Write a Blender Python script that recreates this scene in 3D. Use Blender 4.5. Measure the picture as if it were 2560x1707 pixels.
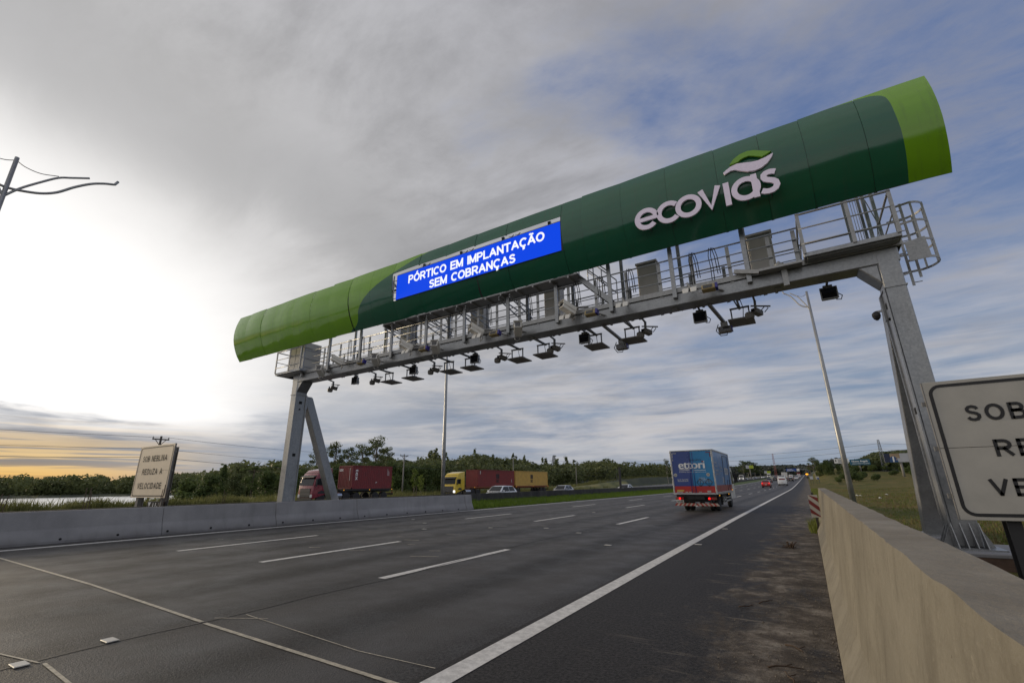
import bpy, bmesh, math, random
from mathutils import Vector, Matrix
rad = math.radians
S = bpy.context.scene
for o in list(bpy.data.objects):
    bpy.data.objects.remove(o)

# ------------------------------------------------------------------ camera
cam_d = bpy.data.cameras.new('camera'); cam = bpy.data.objects.new('camera', cam_d)
S.collection.objects.link(cam); S.camera = cam
cam_d.sensor_width = 36.0; cam_d.lens = 15.918
cam_d.clip_start = 0.05; cam_d.clip_end = 20000
_r = Vector((0.8477661675663, 0.530242076940, -0.0116561130815))
_u = Vector((0.168601406086, -0.248597268240, 0.953820194842))
_f = Vector((-0.502857923270, 0.810581728184, 0.300151913102))
m = Matrix.Identity(4)
for i in range(3):
    m[i][0] = _r[i]; m[i][1] = _u[i]; m[i][2] = -_f[i]
m.translation = (0, 0, 1.5)
cam.matrix_world = m

# ------------------------------------------------------------------ render settings
S.view_settings.view_transform = 'Standard'; S.view_settings.look = 'None'
S.view_settings.exposure = 0.0; S.view_settings.gamma = 1.0
S.cycles.use_denoising = True; S.cycles.sample_clamp_indirect = 4.0
S.cycles.max_bounces = 6; S.cycles.transparent_max_bounces = 8

# ------------------------------------------------------------------ sun and sky
SUN_AZ, SUN_EL = -93.0, 12.0
sd = Vector((math.sin(rad(SUN_AZ)) * math.cos(rad(SUN_EL)), math.cos(rad(SUN_AZ)) * math.cos(rad(SUN_EL)), math.sin(rad(SUN_EL))))
sl = bpy.data.lights.new('sun', 'SUN'); sun = bpy.data.objects.new('sun', sl); S.collection.objects.link(sun)
sl.energy = 2.0; sl.angle = rad(10); sl.color = (1.0, 0.80, 0.52)
sun.rotation_euler = sd.to_track_quat('Z', 'Y').to_euler()

class NT:
    """small helper for node trees"""
    def __init__(s, tree):
        s.t = tree; s.t.nodes.clear()
    def n(s, typ, **kw):
        nd = s.t.nodes.new(typ)
        for k, v in kw.items():
            if k.startswith('i_'):
                key = k[2:]
                key = int(key) if key.isdigit() else key.replace('_', ' ')
                if hasattr(v, 'is_linked') or isinstance(v, bpy.types.NodeSocket): s.t.links.new(v, nd.inputs[key])
                else: nd.inputs[key].default_value = v
            else: setattr(nd, k, v)
        return nd
    def l(s, a, b): s.t.links.new(a, b)
    def math(s, op, a, b=None, c=None, clamp=False):
        nd = s.t.nodes.new('ShaderNodeMath'); nd.operation = op; nd.use_clamp = clamp
        for i, v in enumerate((a, b, c)):
            if v is None: continue
            if isinstance(v, bpy.types.NodeSocket): s.t.links.new(v, nd.inputs[i])
            else: nd.inputs[i].default_value = v
        return nd.outputs[0]
    def vm(s, op, a, b=None):
        nd = s.t.nodes.new('ShaderNodeVectorMath'); nd.operation = op
        for i, v in enumerate((a, b)):
            if v is None: continue
            if isinstance(v, bpy.types.NodeSocket): s.t.links.new(v, nd.inputs[i])
            else: nd.inputs[i].default_value = v
        return nd.outputs['Value'] if op in ('DOT_PRODUCT', 'LENGTH') else nd.outputs[0]
    def noise(s, vec, scale, detail=4, rough=.55, dist=0., lac=2.0):
        nd = s.n('ShaderNodeTexNoise'); nd.inputs['Scale'].default_value = scale; nd.inputs['Detail'].default_value = detail
        nd.inputs['Roughness'].default_value = rough; nd.inputs['Distortion'].default_value = dist; nd.inputs['Lacunarity'].default_value = lac
        if vec is not None: s.l(vec, nd.inputs['Vector'])
        return nd.outputs['Fac']
    def ramp(s, fac, stops, interp='LINEAR'):
        nd = s.n('ShaderNodeValToRGB'); nd.color_ramp.interpolation = interp
        while len(nd.color_ramp.elements) < len(stops): nd.color_ramp.elements.new(0.5)
        for e, (p, c) in zip(nd.color_ramp.elements, stops):
            e.position = p; e.color = (c[0], c[1], c[2], 1) if not isinstance(c, (int, float)) else (c, c, c, 1)
        s.l(fac, nd.inputs[0]); return nd.outputs[0]
    def mr(s, v, a, b, c=0., d=1., smooth=True):
        nd = s.n('ShaderNodeMapRange'); nd.interpolation_type = 'SMOOTHSTEP' if smooth else 'LINEAR'
        s.l(v, nd.inputs[0])
        for i, x in enumerate((a, b, c, d)): nd.inputs[i + 1].default_value = x
        return nd.outputs[0]
    def mix(s, fac, a, b, mode='MIX'):
        nd = s.n('ShaderNodeMix', data_type='RGBA', blend_type=mode); nd.clamp_result = False
        for sock, v in ((nd.inputs[0], fac), (nd.inputs[6], a), (nd.inputs[7], b)):
            if isinstance(v, bpy.types.NodeSocket): s.l(v, sock)
            elif isinstance(v, (int, float)): sock.default_value = v
            else: sock.default_value = (v[0], v[1], v[2], 1)
        return nd.outputs[2]
    def mapping(s, vec, scale=(1, 1, 1), rot=(0, 0, 0), loc=(0, 0, 0)):
        nd = s.n('ShaderNodeMapping'); s.l(vec, nd.inputs[0]); nd.inputs['Scale'].default_value = scale
        nd.inputs['Rotation'].default_value = rot; nd.inputs['Location'].default_value = loc
        return nd.outputs[0]

W = bpy.data.worlds.new('World'); S.world = W; W.use_nodes = True
def build_sky():
    t = NT(W.node_tree)
    co = t.n('ShaderNodeTexCoord').outputs['Generated']
    d = t.vm('NORMALIZE', co)
    sx = t.n('ShaderNodeSeparateXYZ', i_0=d); x, y, z = sx.outputs
    sky = t.n('ShaderNodeTexSky', sky_type='NISHITA'); sky.sun_disc = False
    sky.sun_elevation = rad(SUN_EL); sky.sun_rotation = rad(SUN_AZ % 360)
    sky.air_density = 1.0; sky.dust_density = 0.6; sky.ozone_density = 2.0
    zc = t.math('MAXIMUM', z, 0.0)
    # angle to the bright gap in the clouds in front of the sun
    gaz, gel = rad(-88), rad(19)
    gv = (math.sin(gaz) * math.cos(gel), math.cos(gaz) * math.cos(gel), math.sin(gel))
    ds = t.vm('NORMALIZE', t.vm('MULTIPLY', d, (1, 1, 1.75)))   # the bright gap is wider than tall
    g = t.vm('DOT_PRODUCT', ds, gv)
    # cloud deck: sky direction projected on a high flat layer
    den = t.math('ADD', zc, 0.10)
    px = t.math('DIVIDE', x, den); py = t.math('DIVIDE', y, den)
    P = t.n('ShaderNodeCombineXYZ', i_0=px, i_1=py, i_2=0.0).outputs[0]
    n1 = t.noise(t.mapping(P, (1.0, 1.35, 1), (0, 0, rad(20)), (3.1, 1.7, 0)), 0.95, 8, .58, .35)
    n2 = t.noise(t.mapping(P, (0.9, 1.9, 1), (0, 0, rad(24)), (7, 2, 0)), 1.25, 9, .62, .5)
    n3 = t.noise(t.mapping(P, (1.2, 1.8, 1), (0, 0, rad(30)), (1, 9, 0)), 3.4, 9, .66, .3)
    cl = t.math('ADD', t.math('MULTIPLY', n1, 0.52), t.math('ADD', t.math('MULTIPLY', n2, 0.32), t.math('MULTIPLY', n3, 0.16)))
    # clouds thin out towards the north-east, where the blue shows
    east = t.mr(g, 0.05, 0.85, -0.035, 0.21, False)
    hole = t.math('MULTIPLY', t.mr(px, -1.0, -.05), t.math('MULTIPLY', t.mr(py, .62, 1.02), t.mr(py, 1.3, 2.3, 1, 0)))
    cov = t.mr(t.math('SUBTRACT', t.math('ADD', cl, east), t.math('MULTIPLY', hole, .032)), 0.40, 0.61)
    wisp = t.mr(t.math('ADD', t.math('MULTIPLY', n2, .6), t.math('MULTIPLY', n3, .4)), .42, .66, 0, .62)
    cov = t.math('MAXIMUM', cov, wisp)
    # stratus bands low over the horizon
    B = t.n('ShaderNodeCombineXYZ', i_0=x, i_1=y, i_2=t.math('MULTIPLY', z, 6.5)).outputs[0]
    b1 = t.noise(t.mapping(B, (1.6, 1.6, 1.5)), 1.35, 7, .57, .45)
    b2 = t.noise(t.mapping(B, (2.2, 2.2, 3.2), loc=(5, 1, 2)), 2.2, 6, .6, .5)
    bands = t.math('ADD', t.math('MULTIPLY', b1, .6), t.math('MULTIPLY', b2, .4))
    low = t.mr(z, 0.02, 0.42, 1.0, 0.0)
    # colours (scene linear radiance)
    blue = t.mix(1.0, t.n('ShaderNodeVectorMath', operation='SCALE', i_0=sky.outputs[0]).outputs[0], (0, 0, 0), 'ADD')
    sc = [n for n in W.node_tree.nodes if n.type == 'VECT_MATH' and n.operation == 'SCALE'][-1]; sc.inputs['Scale'].default_value = SKY_STRENGTH
    blue = t.mix(0.72, blue, t.mix(t.mr(z, 0.0, 0.55), (.30, .37, .50), (.148, .215, .42)))
    gl = t.mr(g, 0.10, 0.95)
    ccol = t.mix(t.mr(z, 0.1, .9), (.45, .465, .54), (.365, .372, .42))
    ccol = t.mix(gl, ccol, (.47, .465, .47))
    shade = t.mr(t.math('ADD', n2, t.math('MULTIPLY', n3, .35)), 0.46, 0.86, 1.14, 0.74)
    cs = t.n('ShaderNodeVectorMath', operation='SCALE'); t.l(ccol, cs.inputs[0]); t.l(shade, cs.inputs['Scale'])
    col = t.mix(cov, blue, cs.outputs[0])
    # low bands: alternate pale and slate blue
    bandc = t.mix(t.mr(bands, .39, .61), (.205, .27, .385), (.585, .57, .575))
    bandc = t.mix(t.mr(z, .0, .09, .75, 0), bandc, (.235, .30, .385))
    col = t.mix(t.math('MULTIPLY', low, .82), col, bandc)
    # the bright thin cloud in front of the low sun
    core = t.math('ADD', t.mr(g, 0.83, 0.985), t.math('MULTIPLY', t.math('SUBTRACT', n1, .5), .35))
    core = t.math('MULTIPLY', t.mr(core, .0, 1.0), t.mr(z, .065, .135))
    brk = t.mr(t.math('ADD', bands, t.mr(z, .08, .22, 0, .45)), .47, .62)
    core = t.math('MULTIPLY', core, brk)
    bd = t.math('ADD', px, t.math('MULTIPLY', t.math('SUBTRACT', n2, .5), .55))
    band = t.math('MULTIPLY', t.math('MULTIPLY', t.mr(bd, -1.50, -1.27), t.mr(bd, -1.22, -.86, 1, 0)), t.mr(py, 1.0, 1.9, 1, 0))
    col = t.mix(t.math('MULTIPLY', band, .62), col, (.215, .22, .235))
    col = t.mix(core, col, (1.5, 1.47, 1.43))
    halo = t.mr(g, .66, .93)
    col = t.mix(t.math('MULTIPLY', t.math('MULTIPLY', halo, t.mr(z, .06, .16)), .55), col, (.80, .785, .775))
    # orange afterglow along the left horizon
    oaz = rad(-96)
    go = t.math('ADD', t.math('MULTIPLY', x, math.sin(oaz)), t.math('MULTIPLY', y, math.cos(oaz)))
    of = t.math('MULTIPLY', t.mr(go, .80, .985), t.mr(z, .03, .13, 1, 0))
    b3 = t.noise(t.mapping(B, (1.2, 1.2, 6.0), loc=(2, 4, 1)), 2.6, 5, .5, .2)
    ocol = t.mix(t.mr(b3, .47, .57), (.27, .235, .205), (.92, .62, .24))
    ocol = t.mix(t.mr(z, 0.012, .045, .70, 0), ocol, (.98, .52, .06))
    col = t.mix(t.math('MULTIPLY', of, .95), col, ocol)
    # sky behind the camera raised out of view as added fill light
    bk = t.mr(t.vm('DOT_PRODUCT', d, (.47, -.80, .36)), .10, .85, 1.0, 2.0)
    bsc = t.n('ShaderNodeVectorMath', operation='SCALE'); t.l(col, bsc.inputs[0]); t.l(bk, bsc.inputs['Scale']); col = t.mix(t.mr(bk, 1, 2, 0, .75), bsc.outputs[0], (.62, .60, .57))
    gnd = t.mr(z, -0.02, 0.0)
    col = t.mix(gnd, (.10, .10, .09), col)
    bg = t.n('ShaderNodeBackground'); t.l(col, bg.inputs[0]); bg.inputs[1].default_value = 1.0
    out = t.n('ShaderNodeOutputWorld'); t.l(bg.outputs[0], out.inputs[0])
SKY_STRENGTH = 0.1
build_sky()

# ------------------------------------------------------------------ object helpers
COL = S.collection
OFF = {}
def tag(o, label=None, cat=None, group=None, kind=None):
    if label: o['label'] = label
    if cat: o['category'] = cat
    if group: o['group'] = group
    if kind: o['kind'] = kind
    return o
def empty(name, loc=(0, 0, 0), label=None, cat=None, group=None, world=True):
    """an Empty at a thing's base; with world=True its parts are written in world coordinates"""
    o = bpy.data.objects.new(name, None); COL.objects.link(o); o.location = loc; o.empty_display_size = .2
    if world: OFF[o.name] = Vector(loc)
    return tag(o, label, cat, group)
class MB:
    def __init__(s): s.v = []; s.f = []; s.mi = []; s.m = 0; s.sm = []; s.smooth = False
    def mat(s, i): s.m = i; return s
    def add(s, vs, fs):
        b = len(s.v); s.v += [tuple(v) for v in vs]
        for f in fs: s.f.append(tuple(b + i for i in f)); s.mi.append(s.m); s.sm.append(s.smooth)
        return s
    def box(s, x0, x1, y0, y1, z0, z1):
        vs = [(x, y, z) for z in (z0, z1) for y in (y0, y1) for x in (x0, x1)]
        return s.add(vs, [(0, 2, 3, 1), (4, 5, 7, 6), (0, 1, 5, 4), (2, 6, 7, 3), (0, 4, 6, 2), (1, 3, 7, 5)])
    def cbox(s, c, d):
        return s.box(c[0] - d[0] / 2, c[0] + d[0] / 2, c[1] - d[1] / 2, c[1] + d[1] / 2, c[2] - d[2] / 2, c[2] + d[2] / 2)
    def hexa(s, p):   # 8 points: bottom ring 4 (ccw from above), top ring 4
        return s.add(p, [(3, 2, 1, 0), (4, 5, 6, 7), (0, 1, 5, 4), (1, 2, 6, 5), (2, 3, 7, 6), (3, 0, 4, 7)])
    def bar(s, a, b, w, h=None, up=(0, 0, 1)):   # rectangular bar from a to b
        a = Vector(a); b = Vector(b); h = h or w; d = (b - a).normalized(); up = Vector(up)
        if abs(d.dot(up)) > .95: up = Vector((0, 1, 0)) if abs(d.y) < .9 else Vector((1, 0, 0))
        sx = d.cross(up).normalized(); sy = sx.cross(d).normalized(); sx *= w / 2; sy *= h / 2
        vs = [p + e for p in (a, b) for e in (-sx - sy, sx - sy, sx + sy, -sx + sy)]
        return s.add(vs, [(3, 2, 1, 0), (4, 5, 6, 7), (0, 1, 5, 4), (1, 2, 6, 5), (2, 3, 7, 6), (3, 0, 4, 7)])
    def tube(s, pts, r, n=8, cap=True):   # round tube along a polyline; r number or list
        pts = [Vector(p) for p in pts]; k = len(pts); rs = r if isinstance(r, (list, tuple)) else [r] * k
        ref = None; vs = []
        for i, p in enumerate(pts):
            d = (pts[min(i + 1, k - 1)] - pts[max(i - 1, 0)]).normalized()
            if ref is None:
                ref = Vector((0, 0, 1)) if abs(d.z) < .9 else Vector((1, 0, 0))
            sx = d.cross(ref).normalized(); sy = sx.cross(d).normalized(); ref = sy
            for j in range(n):
                a = 2 * math.pi * j / n; vs.append(p + (sx * math.cos(a) + sy * math.sin(a)) * rs[i])
        fs = [(i * n + j, i * n + (j + 1) % n, (i + 1) * n + (j + 1) % n, (i + 1) * n + j) for i in range(k - 1) for j in range(n)]
        if cap: fs += [tuple(range(n))[::-1], tuple((k - 1) * n + j for j in range(n))]
        o = s.smooth; s.smooth = True; s.add(vs, fs); s.smooth = o
        if cap: s.sm[-1] = s.sm[-2] = False
        return s
    def prism(s, poly, axis, a, b):   # polygon (2D) extruded along axis from a to b
        n = len(poly)
        def P(q, t): return {'x': (t, q[0], q[1]), 'y': (q[0], t, q[1]), 'z': (q[0], q[1], t)}[axis]
        vs = [P(q, a) for q in poly] + [P(q, b) for q in poly]
        return s.add(vs, [tuple(range(n))[::-1], tuple(range(n, 2 * n))] + [(i, (i + 1) % n, n + (i + 1) % n, n + i) for i in range(n)])
    def lathe(s, prof, c, axis='z', n=20):   # prof: (r, t)
        vs = []
        for r, t in prof:
            for j in range(n):
                a = 2 * math.pi * j / n; u, v = r * math.cos(a), r * math.sin(a)
                vs.append({'z': (c[0] + u, c[1] + v, c[2] + t), 'x': (c[0] + t, c[1] + u, c[2] + v), 'y': (c[0] + u, c[1] + t, c[2] + v)}[axis])
        k = len(prof)
        fs = [(i * n + j, i * n + (j + 1) % n, (i + 1) * n + (j + 1) % n, (i + 1) * n + j) for i in range(k - 1) for j in range(n)]
        fs += [tuple(range(n))[::-1], tuple((k - 1) * n + j for j in range(n))]
        return s.add(vs, fs)
    def quad(s, a, b, c, d): return s.add([a, b, c, d], [(0, 1, 2, 3)])
    def mesh(s, name, mats, bevel=0, seg=1, recalc=True):
        me = bpy.data.meshes.new(name); me.from_pydata(s.v, [], s.f)
        mats = mats if isinstance(mats, (list, tuple)) else [mats]
        for mm in mats: me.materials.append(mm)
        for p, i, q in zip(me.polygons, s.mi, s.sm): p.material_index = i; p.use_smooth = q
        if bevel or recalc:
            bm = bmesh.new(); bm.from_mesh(me)
            if bevel:
                bmesh.ops.remove_doubles(bm, verts=bm.verts, dist=1e-5)
                ed = [e for e in bm.edges if len(e.link_faces) == 2 and e.calc_face_angle(0) > .5]
                bmesh.ops.bevel(bm, geom=ed, offset=bevel, segments=seg, affect='EDGES', profile=.6, clamp_overlap=True)
            if recalc: bmesh.ops.recalc_face_normals(bm, faces=bm.faces)
            bm.to_mesh(me); bm.free()
        me.update(); return me
    def build(s, name, mats, parent=None, bevel=0, seg=1, recalc=True):
        o = bpy.data.objects.new(name, s.mesh(name, mats, bevel, seg, recalc)); COL.objects.link(o)
        if parent is not None:
            o.parent = parent
            if parent.name in OFF: o.location = -OFF[parent.name]
        return o
def build_each(s, name, mats, parent=None, bevel=0):
    """every connected piece of the builder becomes a part of its own"""
    par = list(range(len(s.v)))
    def find(i):
        while par[i] != i: par[i] = par[par[i]]; i = par[i]
        return i
    for f in s.f:
        for j in f[1:]: par[find(j)] = find(f[0])
    groups = {}
    for f, k, q in zip(s.f, s.mi, s.sm): groups.setdefault(find(f[0]), []).append((f, k, q))
    for g in groups.values():
        ids = sorted({i for f, _, _ in g for i in f}); mp = {i: n for n, i in enumerate(ids)}; b = MB(); b.v = [s.v[i] for i in ids]
        for f, k, q in g: b.f.append(tuple(mp[i] for i in f)); b.mi.append(k); b.sm.append(q)
        b.build(name, mats, parent, bevel)
def copy_tree(o, parent=None):
    c = o.copy(); COL.objects.link(c)
    if parent is not None: c.parent = parent
    for ch in list(o.children): copy_tree(ch, c)
    return c
def struct(o): o['kind'] = 'structure'; return o
_tc = {}
def text_geo(body, bold=0.0, res=3):
    k = (body, bold, res)
    if k in _tc: return _tc[k]
    cu = bpy.data.curves.new('lettering', 'FONT'); cu.body = body; cu.size = 1; cu.offset = bold; cu.resolution_u = res; cu.fill_mode = 'FRONT'
    ob = bpy.data.objects.new('lettering', cu); COL.objects.link(ob)
    dg = bpy.context.evaluated_depsgraph_get(); dg.update()
    me = bpy.data.meshes.new_from_object(ob.evaluated_get(dg))
    vs = [v.co.copy() for v in me.vertices]; fs = [tuple(p.vertices) for p in me.polygons]
    bpy.data.objects.remove(ob); bpy.data.meshes.remove(me)
    _tc[k] = (vs, fs); return vs, fs
def add_text(mb, body, o, u, v, w=None, h=None, depth=0.0, bold=0.0, center=False, res=3):
    """flat or extruded lettering: o = lower-left (or centre) of its bounding box, u/v unit directions, fitted to w x h"""
    if bold and depth <= 0:   # heavier strokes: the same lettering laid three times, a hair apart
        hh = h or .1; bo = bold * hh * 1.15; nn = Vector(u).cross(Vector(v)).normalized(); w0 = None if w is None else w - 2 * bo
        for k, q in enumerate((-bo, 0, bo)): add_text(mb, body, Vector(o) + Vector(u) * (q if center else q + bo) + nn * .0012 * k, u, v, w0, h, 0, 0, center, res)
        return
    vs, fs = text_geo(body, bold, res)
    x0 = min(p.x for p in vs); x1 = max(p.x for p in vs); y0 = min(p.y for p in vs); y1 = max(p.y for p in vs)
    if w is None: w = h * (x1 - x0) / (y1 - y0)
    if h is None: h = w * (y1 - y0) / (x1 - x0)
    o = Vector(o); u = Vector(u); v = Vector(v); n = u.cross(v).normalized()
    if center: o = o - u * w / 2 - v * h / 2
    P = [o + u * ((p.x - x0) / (x1 - x0) * w) + v * ((p.y - y0) / (y1 - y0) * h) for p in vs]
    if depth <= 0: mb.add(P, fs); return
    k = len(P); Q = [p + n * depth for p in P]
    from collections import Counter
    ec = Counter()
    for f in fs:
        for a, b in zip(f, f[1:] + f[:1]): ec[(a, b)] += 1
    side = [(a, b, b + k, a + k) for (a, b) in ec if (b, a) not in ec]
    mb.add(P + Q, [tuple(reversed(f)) for f in fs] + [tuple(i + k for i in f) for f in fs] + side)
def stroke(mb, pts, w, o, u, v, depth, closed=False):
    """constant-width ribbon along 2D points, extruded along u x v"""
    o = Vector(o); u = Vector(u); v = Vector(v); n = u.cross(v).normalized(); k = len(pts); L = []; R = []
    for i, p in enumerate(pts):
        a = pts[(i - 1) % k] if (closed or i) else p; b = pts[(i + 1) % k] if (closed or i < k - 1) else p
        d = Vector((b[0] - a[0], b[1] - a[1])).normalized(); q = Vector((-d.y, d.x)) * w / 2
        L.append((p[0] + q.x, p[1] + q.y)); R.append((p[0] - q.x, p[1] - q.y))
    P = lambda q, t: o + u * q[0] + v * q[1] + n * t
    vs = [P(q, 0) for q in L] + [P(q, 0) for q in R] + [P(q, depth) for q in L] + [P(q, depth) for q in R]
    fs = []
    for i in range(k if closed else k - 1):
        j = (i + 1) % k
        fs += [(i, j, k + j, k + i), (2 * k + i, 3 * k + i, 3 * k + j, 2 * k + j), (i, 2 * k + i, 2 * k + j, j), (k + i, k + j, 3 * k + j, 3 * k + i)]
    if not closed: fs += [(0, k, 3 * k, 2 * k), (k - 1, 3 * k - 1, 4 * k - 1, 2 * k - 1)]
    mb.add(vs, fs)
def smooth_path(pts, n=5):
    P = [Vector(p) for p in pts]; P = [P[0] * 2 - P[1]] + P + [P[-1] * 2 - P[-2]]; out = []
    for i in range(1, len(P) - 2):
        for k in range(n):
            t_ = k / n; a, b, c, d = P[i - 1], P[i], P[i + 1], P[i + 2]
            out.append(.5 * ((2 * b) + (c - a) * t_ + (2 * a - 5 * b + 4 * c - d) * t_ ** 2 + (3 * b - a - 3 * c + d) * t_ ** 3))
    return out + [P[-2]]
def arc(cx, cy, r, a0, a1, n=16): return [(cx + r * math.cos(rad(a0 + (a1 - a0) * i / n)), cy + r * math.sin(rad(a0 + (a1 - a0) * i / n))) for i in range(n + 1)]

GLY = {
 'P': (.62, [[(0, 0), (0, 1)]], [[(0, 1), (.34, 1)] + [(.34 + .28 * math.sin(rad(a)), .73 + .27 * math.cos(rad(a))) for a in range(0, 181, 20)] + [(0, .46)]]),
 'R': (.66, [[(0, 0), (0, 1)], [(.34, .46), (.66, 0)]], [[(0, 1), (.36, 1)] + [(.36 + .28 * math.sin(rad(a)), .73 + .27 * math.cos(rad(a))) for a in range(0, 181, 20)] + [(0, .46)]]),
 'B': (.64, [[(0, 0), (0, 1)]], [[(0, 1), (.34, 1)] + [(.34 + .24 * math.sin(rad(a)), .765 + .235 * math.cos(rad(a))) for a in range(0, 181, 20)] + [(0, .53)], [(0, .53), (.36, .53)] + [(.36 + .28 * math.sin(rad(a)), .265 + .265 * math.cos(rad(a))) for a in range(0, 181, 20)] + [(0, 0)]]),
 'D': (.68, [[(0, 0), (0, 1)]], [[(0, 1), (.26, 1)] + [(.26 + .42 * math.sin(rad(a)), .5 + .5 * math.cos(rad(a))) for a in range(0, 181, 15)] + [(0, 0)]]),
 'O': (.80, [], [[(.4 + .4 * math.cos(rad(a)), .5 + .5 * math.sin(rad(a))) for a in range(0, 361, 15)]]),
 'C': (.72, [], [[(.4 + .4 * math.cos(rad(a)), .5 + .5 * math.sin(rad(a))) for a in range(38, 323, 15)]]),
 'T': (.66, [[(.33, 0), (.33, 1)], [(0, 1), (.66, 1)]], []), 'I': (0.0, [[(0, 0), (0, 1)]], []), 'L': (.54, [[(0, 0), (0, 1)], [(0, 0), (.54, 0)]], []),
 'E': (.58, [[(0, 0), (0, 1)], [(0, 0), (.58, 0)], [(0, .52), (.53, .52)], [(0, 1), (.58, 1)]], []),
 'M': (.80, [[(0, 0), (0, 1)], [(0, 1), (.40, .05)], [(.40, .05), (.80, 1)], [(.80, 0), (.80, 1)]], []),
 'N': (.66, [[(0, 0), (0, 1)], [(0, 1), (.66, 0)], [(.66, 0), (.66, 1)]], []), 'A': (.76, [[(0, 0), (.38, 1)], [(.38, 1), (.76, 0)], [(.14, .32), (.62, .32)]], []),
 'V': (.74, [[(0, 1), (.37, 0)], [(.37, 0), (.74, 1)]], []), 'Z': (.64, [[(0, 1), (.64, 1)], [(.64, 1), (0, 0)], [(0, 0), (.64, 0)]], []),
 'U': (.66, [], [[(0, 1), (0, .33)] + [(.33 - .33 * math.cos(rad(a)), .33 - .33 * math.sin(rad(a))) for a in range(15, 180, 15)] + [(.66, .33), (.66, 1)]]),
 'S': (.60, [], [[(.58, .79), (.50, .93), (.32, 1), (.14, .95), (.04, .83), (.05, .69), (.15, .59), (.31, .53), (.48, .46), (.59, .34), (.59, .19), (.49, .05), (.30, 0), (.12, .05), (.01, .20)]]), ' ': (.30, [], [])}
GLY['Ó'] = (GLY['O'][0], [[(.36, 1.20), (.50, 1.36)]], GLY['O'][2]); GLY['Ã'] = (GLY['A'][0], GLY['A'][1], [[(.14, 1.22), (.24, 1.31), (.36, 1.27), (.50, 1.23), (.62, 1.32)]]); GLY['Ç'] = (GLY['C'][0], [[(.40, -.12), (.38, -.20)]], GLY['C'][2] + [[(.36, -.20), (.50, -.24), (.46, -.36), (.28, -.36)]])
def caps(mb, txt, o, u, v, w, h, wt, gap=.34):
    """plain sans-serif capitals centred on o; w = full width, h = cap height, wt = stroke weight relative to height"""
    tot = sum(GLY[c][0] + gap for c in txt) - gap; k = (w - wt * h) / tot; o = Vector(o) - Vector(u) * (w / 2 - wt * h / 2); o -= Vector(v) * h / 2; n = Vector(u).cross(Vector(v)).normalized(); hh = h * (1 - wt); x = 0.0
    for c in txt:
        adv, lines, curves = GLY[c]; f = lambda q: ((x + q[0]) * k, wt * h / 2 + q[1] * hh)
        for a, b in lines:
            a, b = Vector(f(a)), Vector(f(b)); d = (b - a).normalized(); e = d * wt * h * (.5 if abs(d.x) < .02 or abs(d.y) < .02 else .30); stroke_flat(mb, [a - e, b + e], wt * h, o, u, v)
        for cv in curves: stroke_flat(mb, [Vector(f(q)) for q in cv], wt * h, o, u, v)
        x += adv + gap
def stroke_flat(mb, pts, w, o, u, v):
    o = Vector(o); u = Vector(u); v = Vector(v); k = len(pts); vs = []
    for i, p in enumerate(pts):
        closed = (pts[0] - pts[-1]).length < 1e-6 and k > 3
        a = pts[i - 1] if i else (pts[-2] if closed else p); b = pts[i + 1] if i < k - 1 else (pts[1] if closed else p)
        d = (b - a).normalized(); q = Vector((-d.y, d.x)) * w / 2
        for r in (p + q, p - q): vs.append(o + u * r[0] + v * r[1])
    mb.add(vs, [(2 * i + 1, 2 * i + 3, 2 * i + 2, 2 * i) for i in range(k - 1)])

# ------------------------------------------------------------------ materials
M = {}
def mat(name, color=(.5, .5, .5), rough=.6, metal=0., coat=0., spec=.5, var=0.0, vscale=3.0, bump=0.0, bscale=40., emit=None, es=0., alpha=None):
    """plain painted / metal material with a little procedural unevenness"""
    mt = bpy.data.materials.new(name); mt.use_nodes = True; t = NT(mt.node_tree)
    bs = t.n('ShaderNodeBsdfPrincipled'); out = t.n('ShaderNodeOutputMaterial'); t.l(bs.outputs[0], out.inputs[0])
    bs.inputs['Roughness'].default_value = rough; bs.inputs['Metallic'].default_value = metal
    bs.inputs['Coat Weight'].default_value = coat; bs.inputs['Coat Roughness'].default_value = .08
    bs.inputs['Specular IOR Level'].default_value = spec
    bs.inputs['Base Color'].default_value = (*color, 1)
    if var or bump:
        co = t.n('ShaderNodeTexCoord').outputs['Object']
    if var:
        n = t.noise(co, vscale, 5, .6)
        a = tuple(c * (1 - var) for c in color); b = tuple(min(1, c * (1 + var)) for c in color)
        t.l(t.ramp(n, [(.3, a), (.7, b)]), bs.inputs['Base Color'])
        t.l(t.mr(n, .3, .7, max(0.02, rough - .08), min(1, rough + .1)), bs.inputs['Roughness'])
    if bump:
        bn = t.n('ShaderNodeBump', i_Strength=bump); bn.inputs['Distance'].default_value = .02
        t.l(t.noise(co, bscale, 4, .6), bn.inputs['Height']); t.l(bn.outputs[0], bs.inputs['Normal'])
    if emit:
        bs.inputs['Emission Color'].default_value = (*emit, 1); bs.inputs['Emission Strength'].default_value = es
    M[name] = mt; return mt

def wpos(t): return t.n('ShaderNodeNewGeometry').outputs['Position']
def custom(name):
    mt = bpy.data.materials.new(name); mt.use_nodes = True; t = NT(mt.node_tree)
    bs = t.n('ShaderNodeBsdfPrincipled'); out = t.n('ShaderNodeOutputMaterial'); t.l(bs.outputs[0], out.inputs[0])
    M[name] = mt; return t, bs
def bumpto(t, bs, h, st=.3, dist=.02):
    bn = t.n('ShaderNodeBump'); bn.inputs['Strength'].default_value = st; bn.inputs['Distance'].default_value = dist
    t.l(h, bn.inputs['Height']); t.l(bn.outputs[0], bs.inputs['Normal'])

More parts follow.
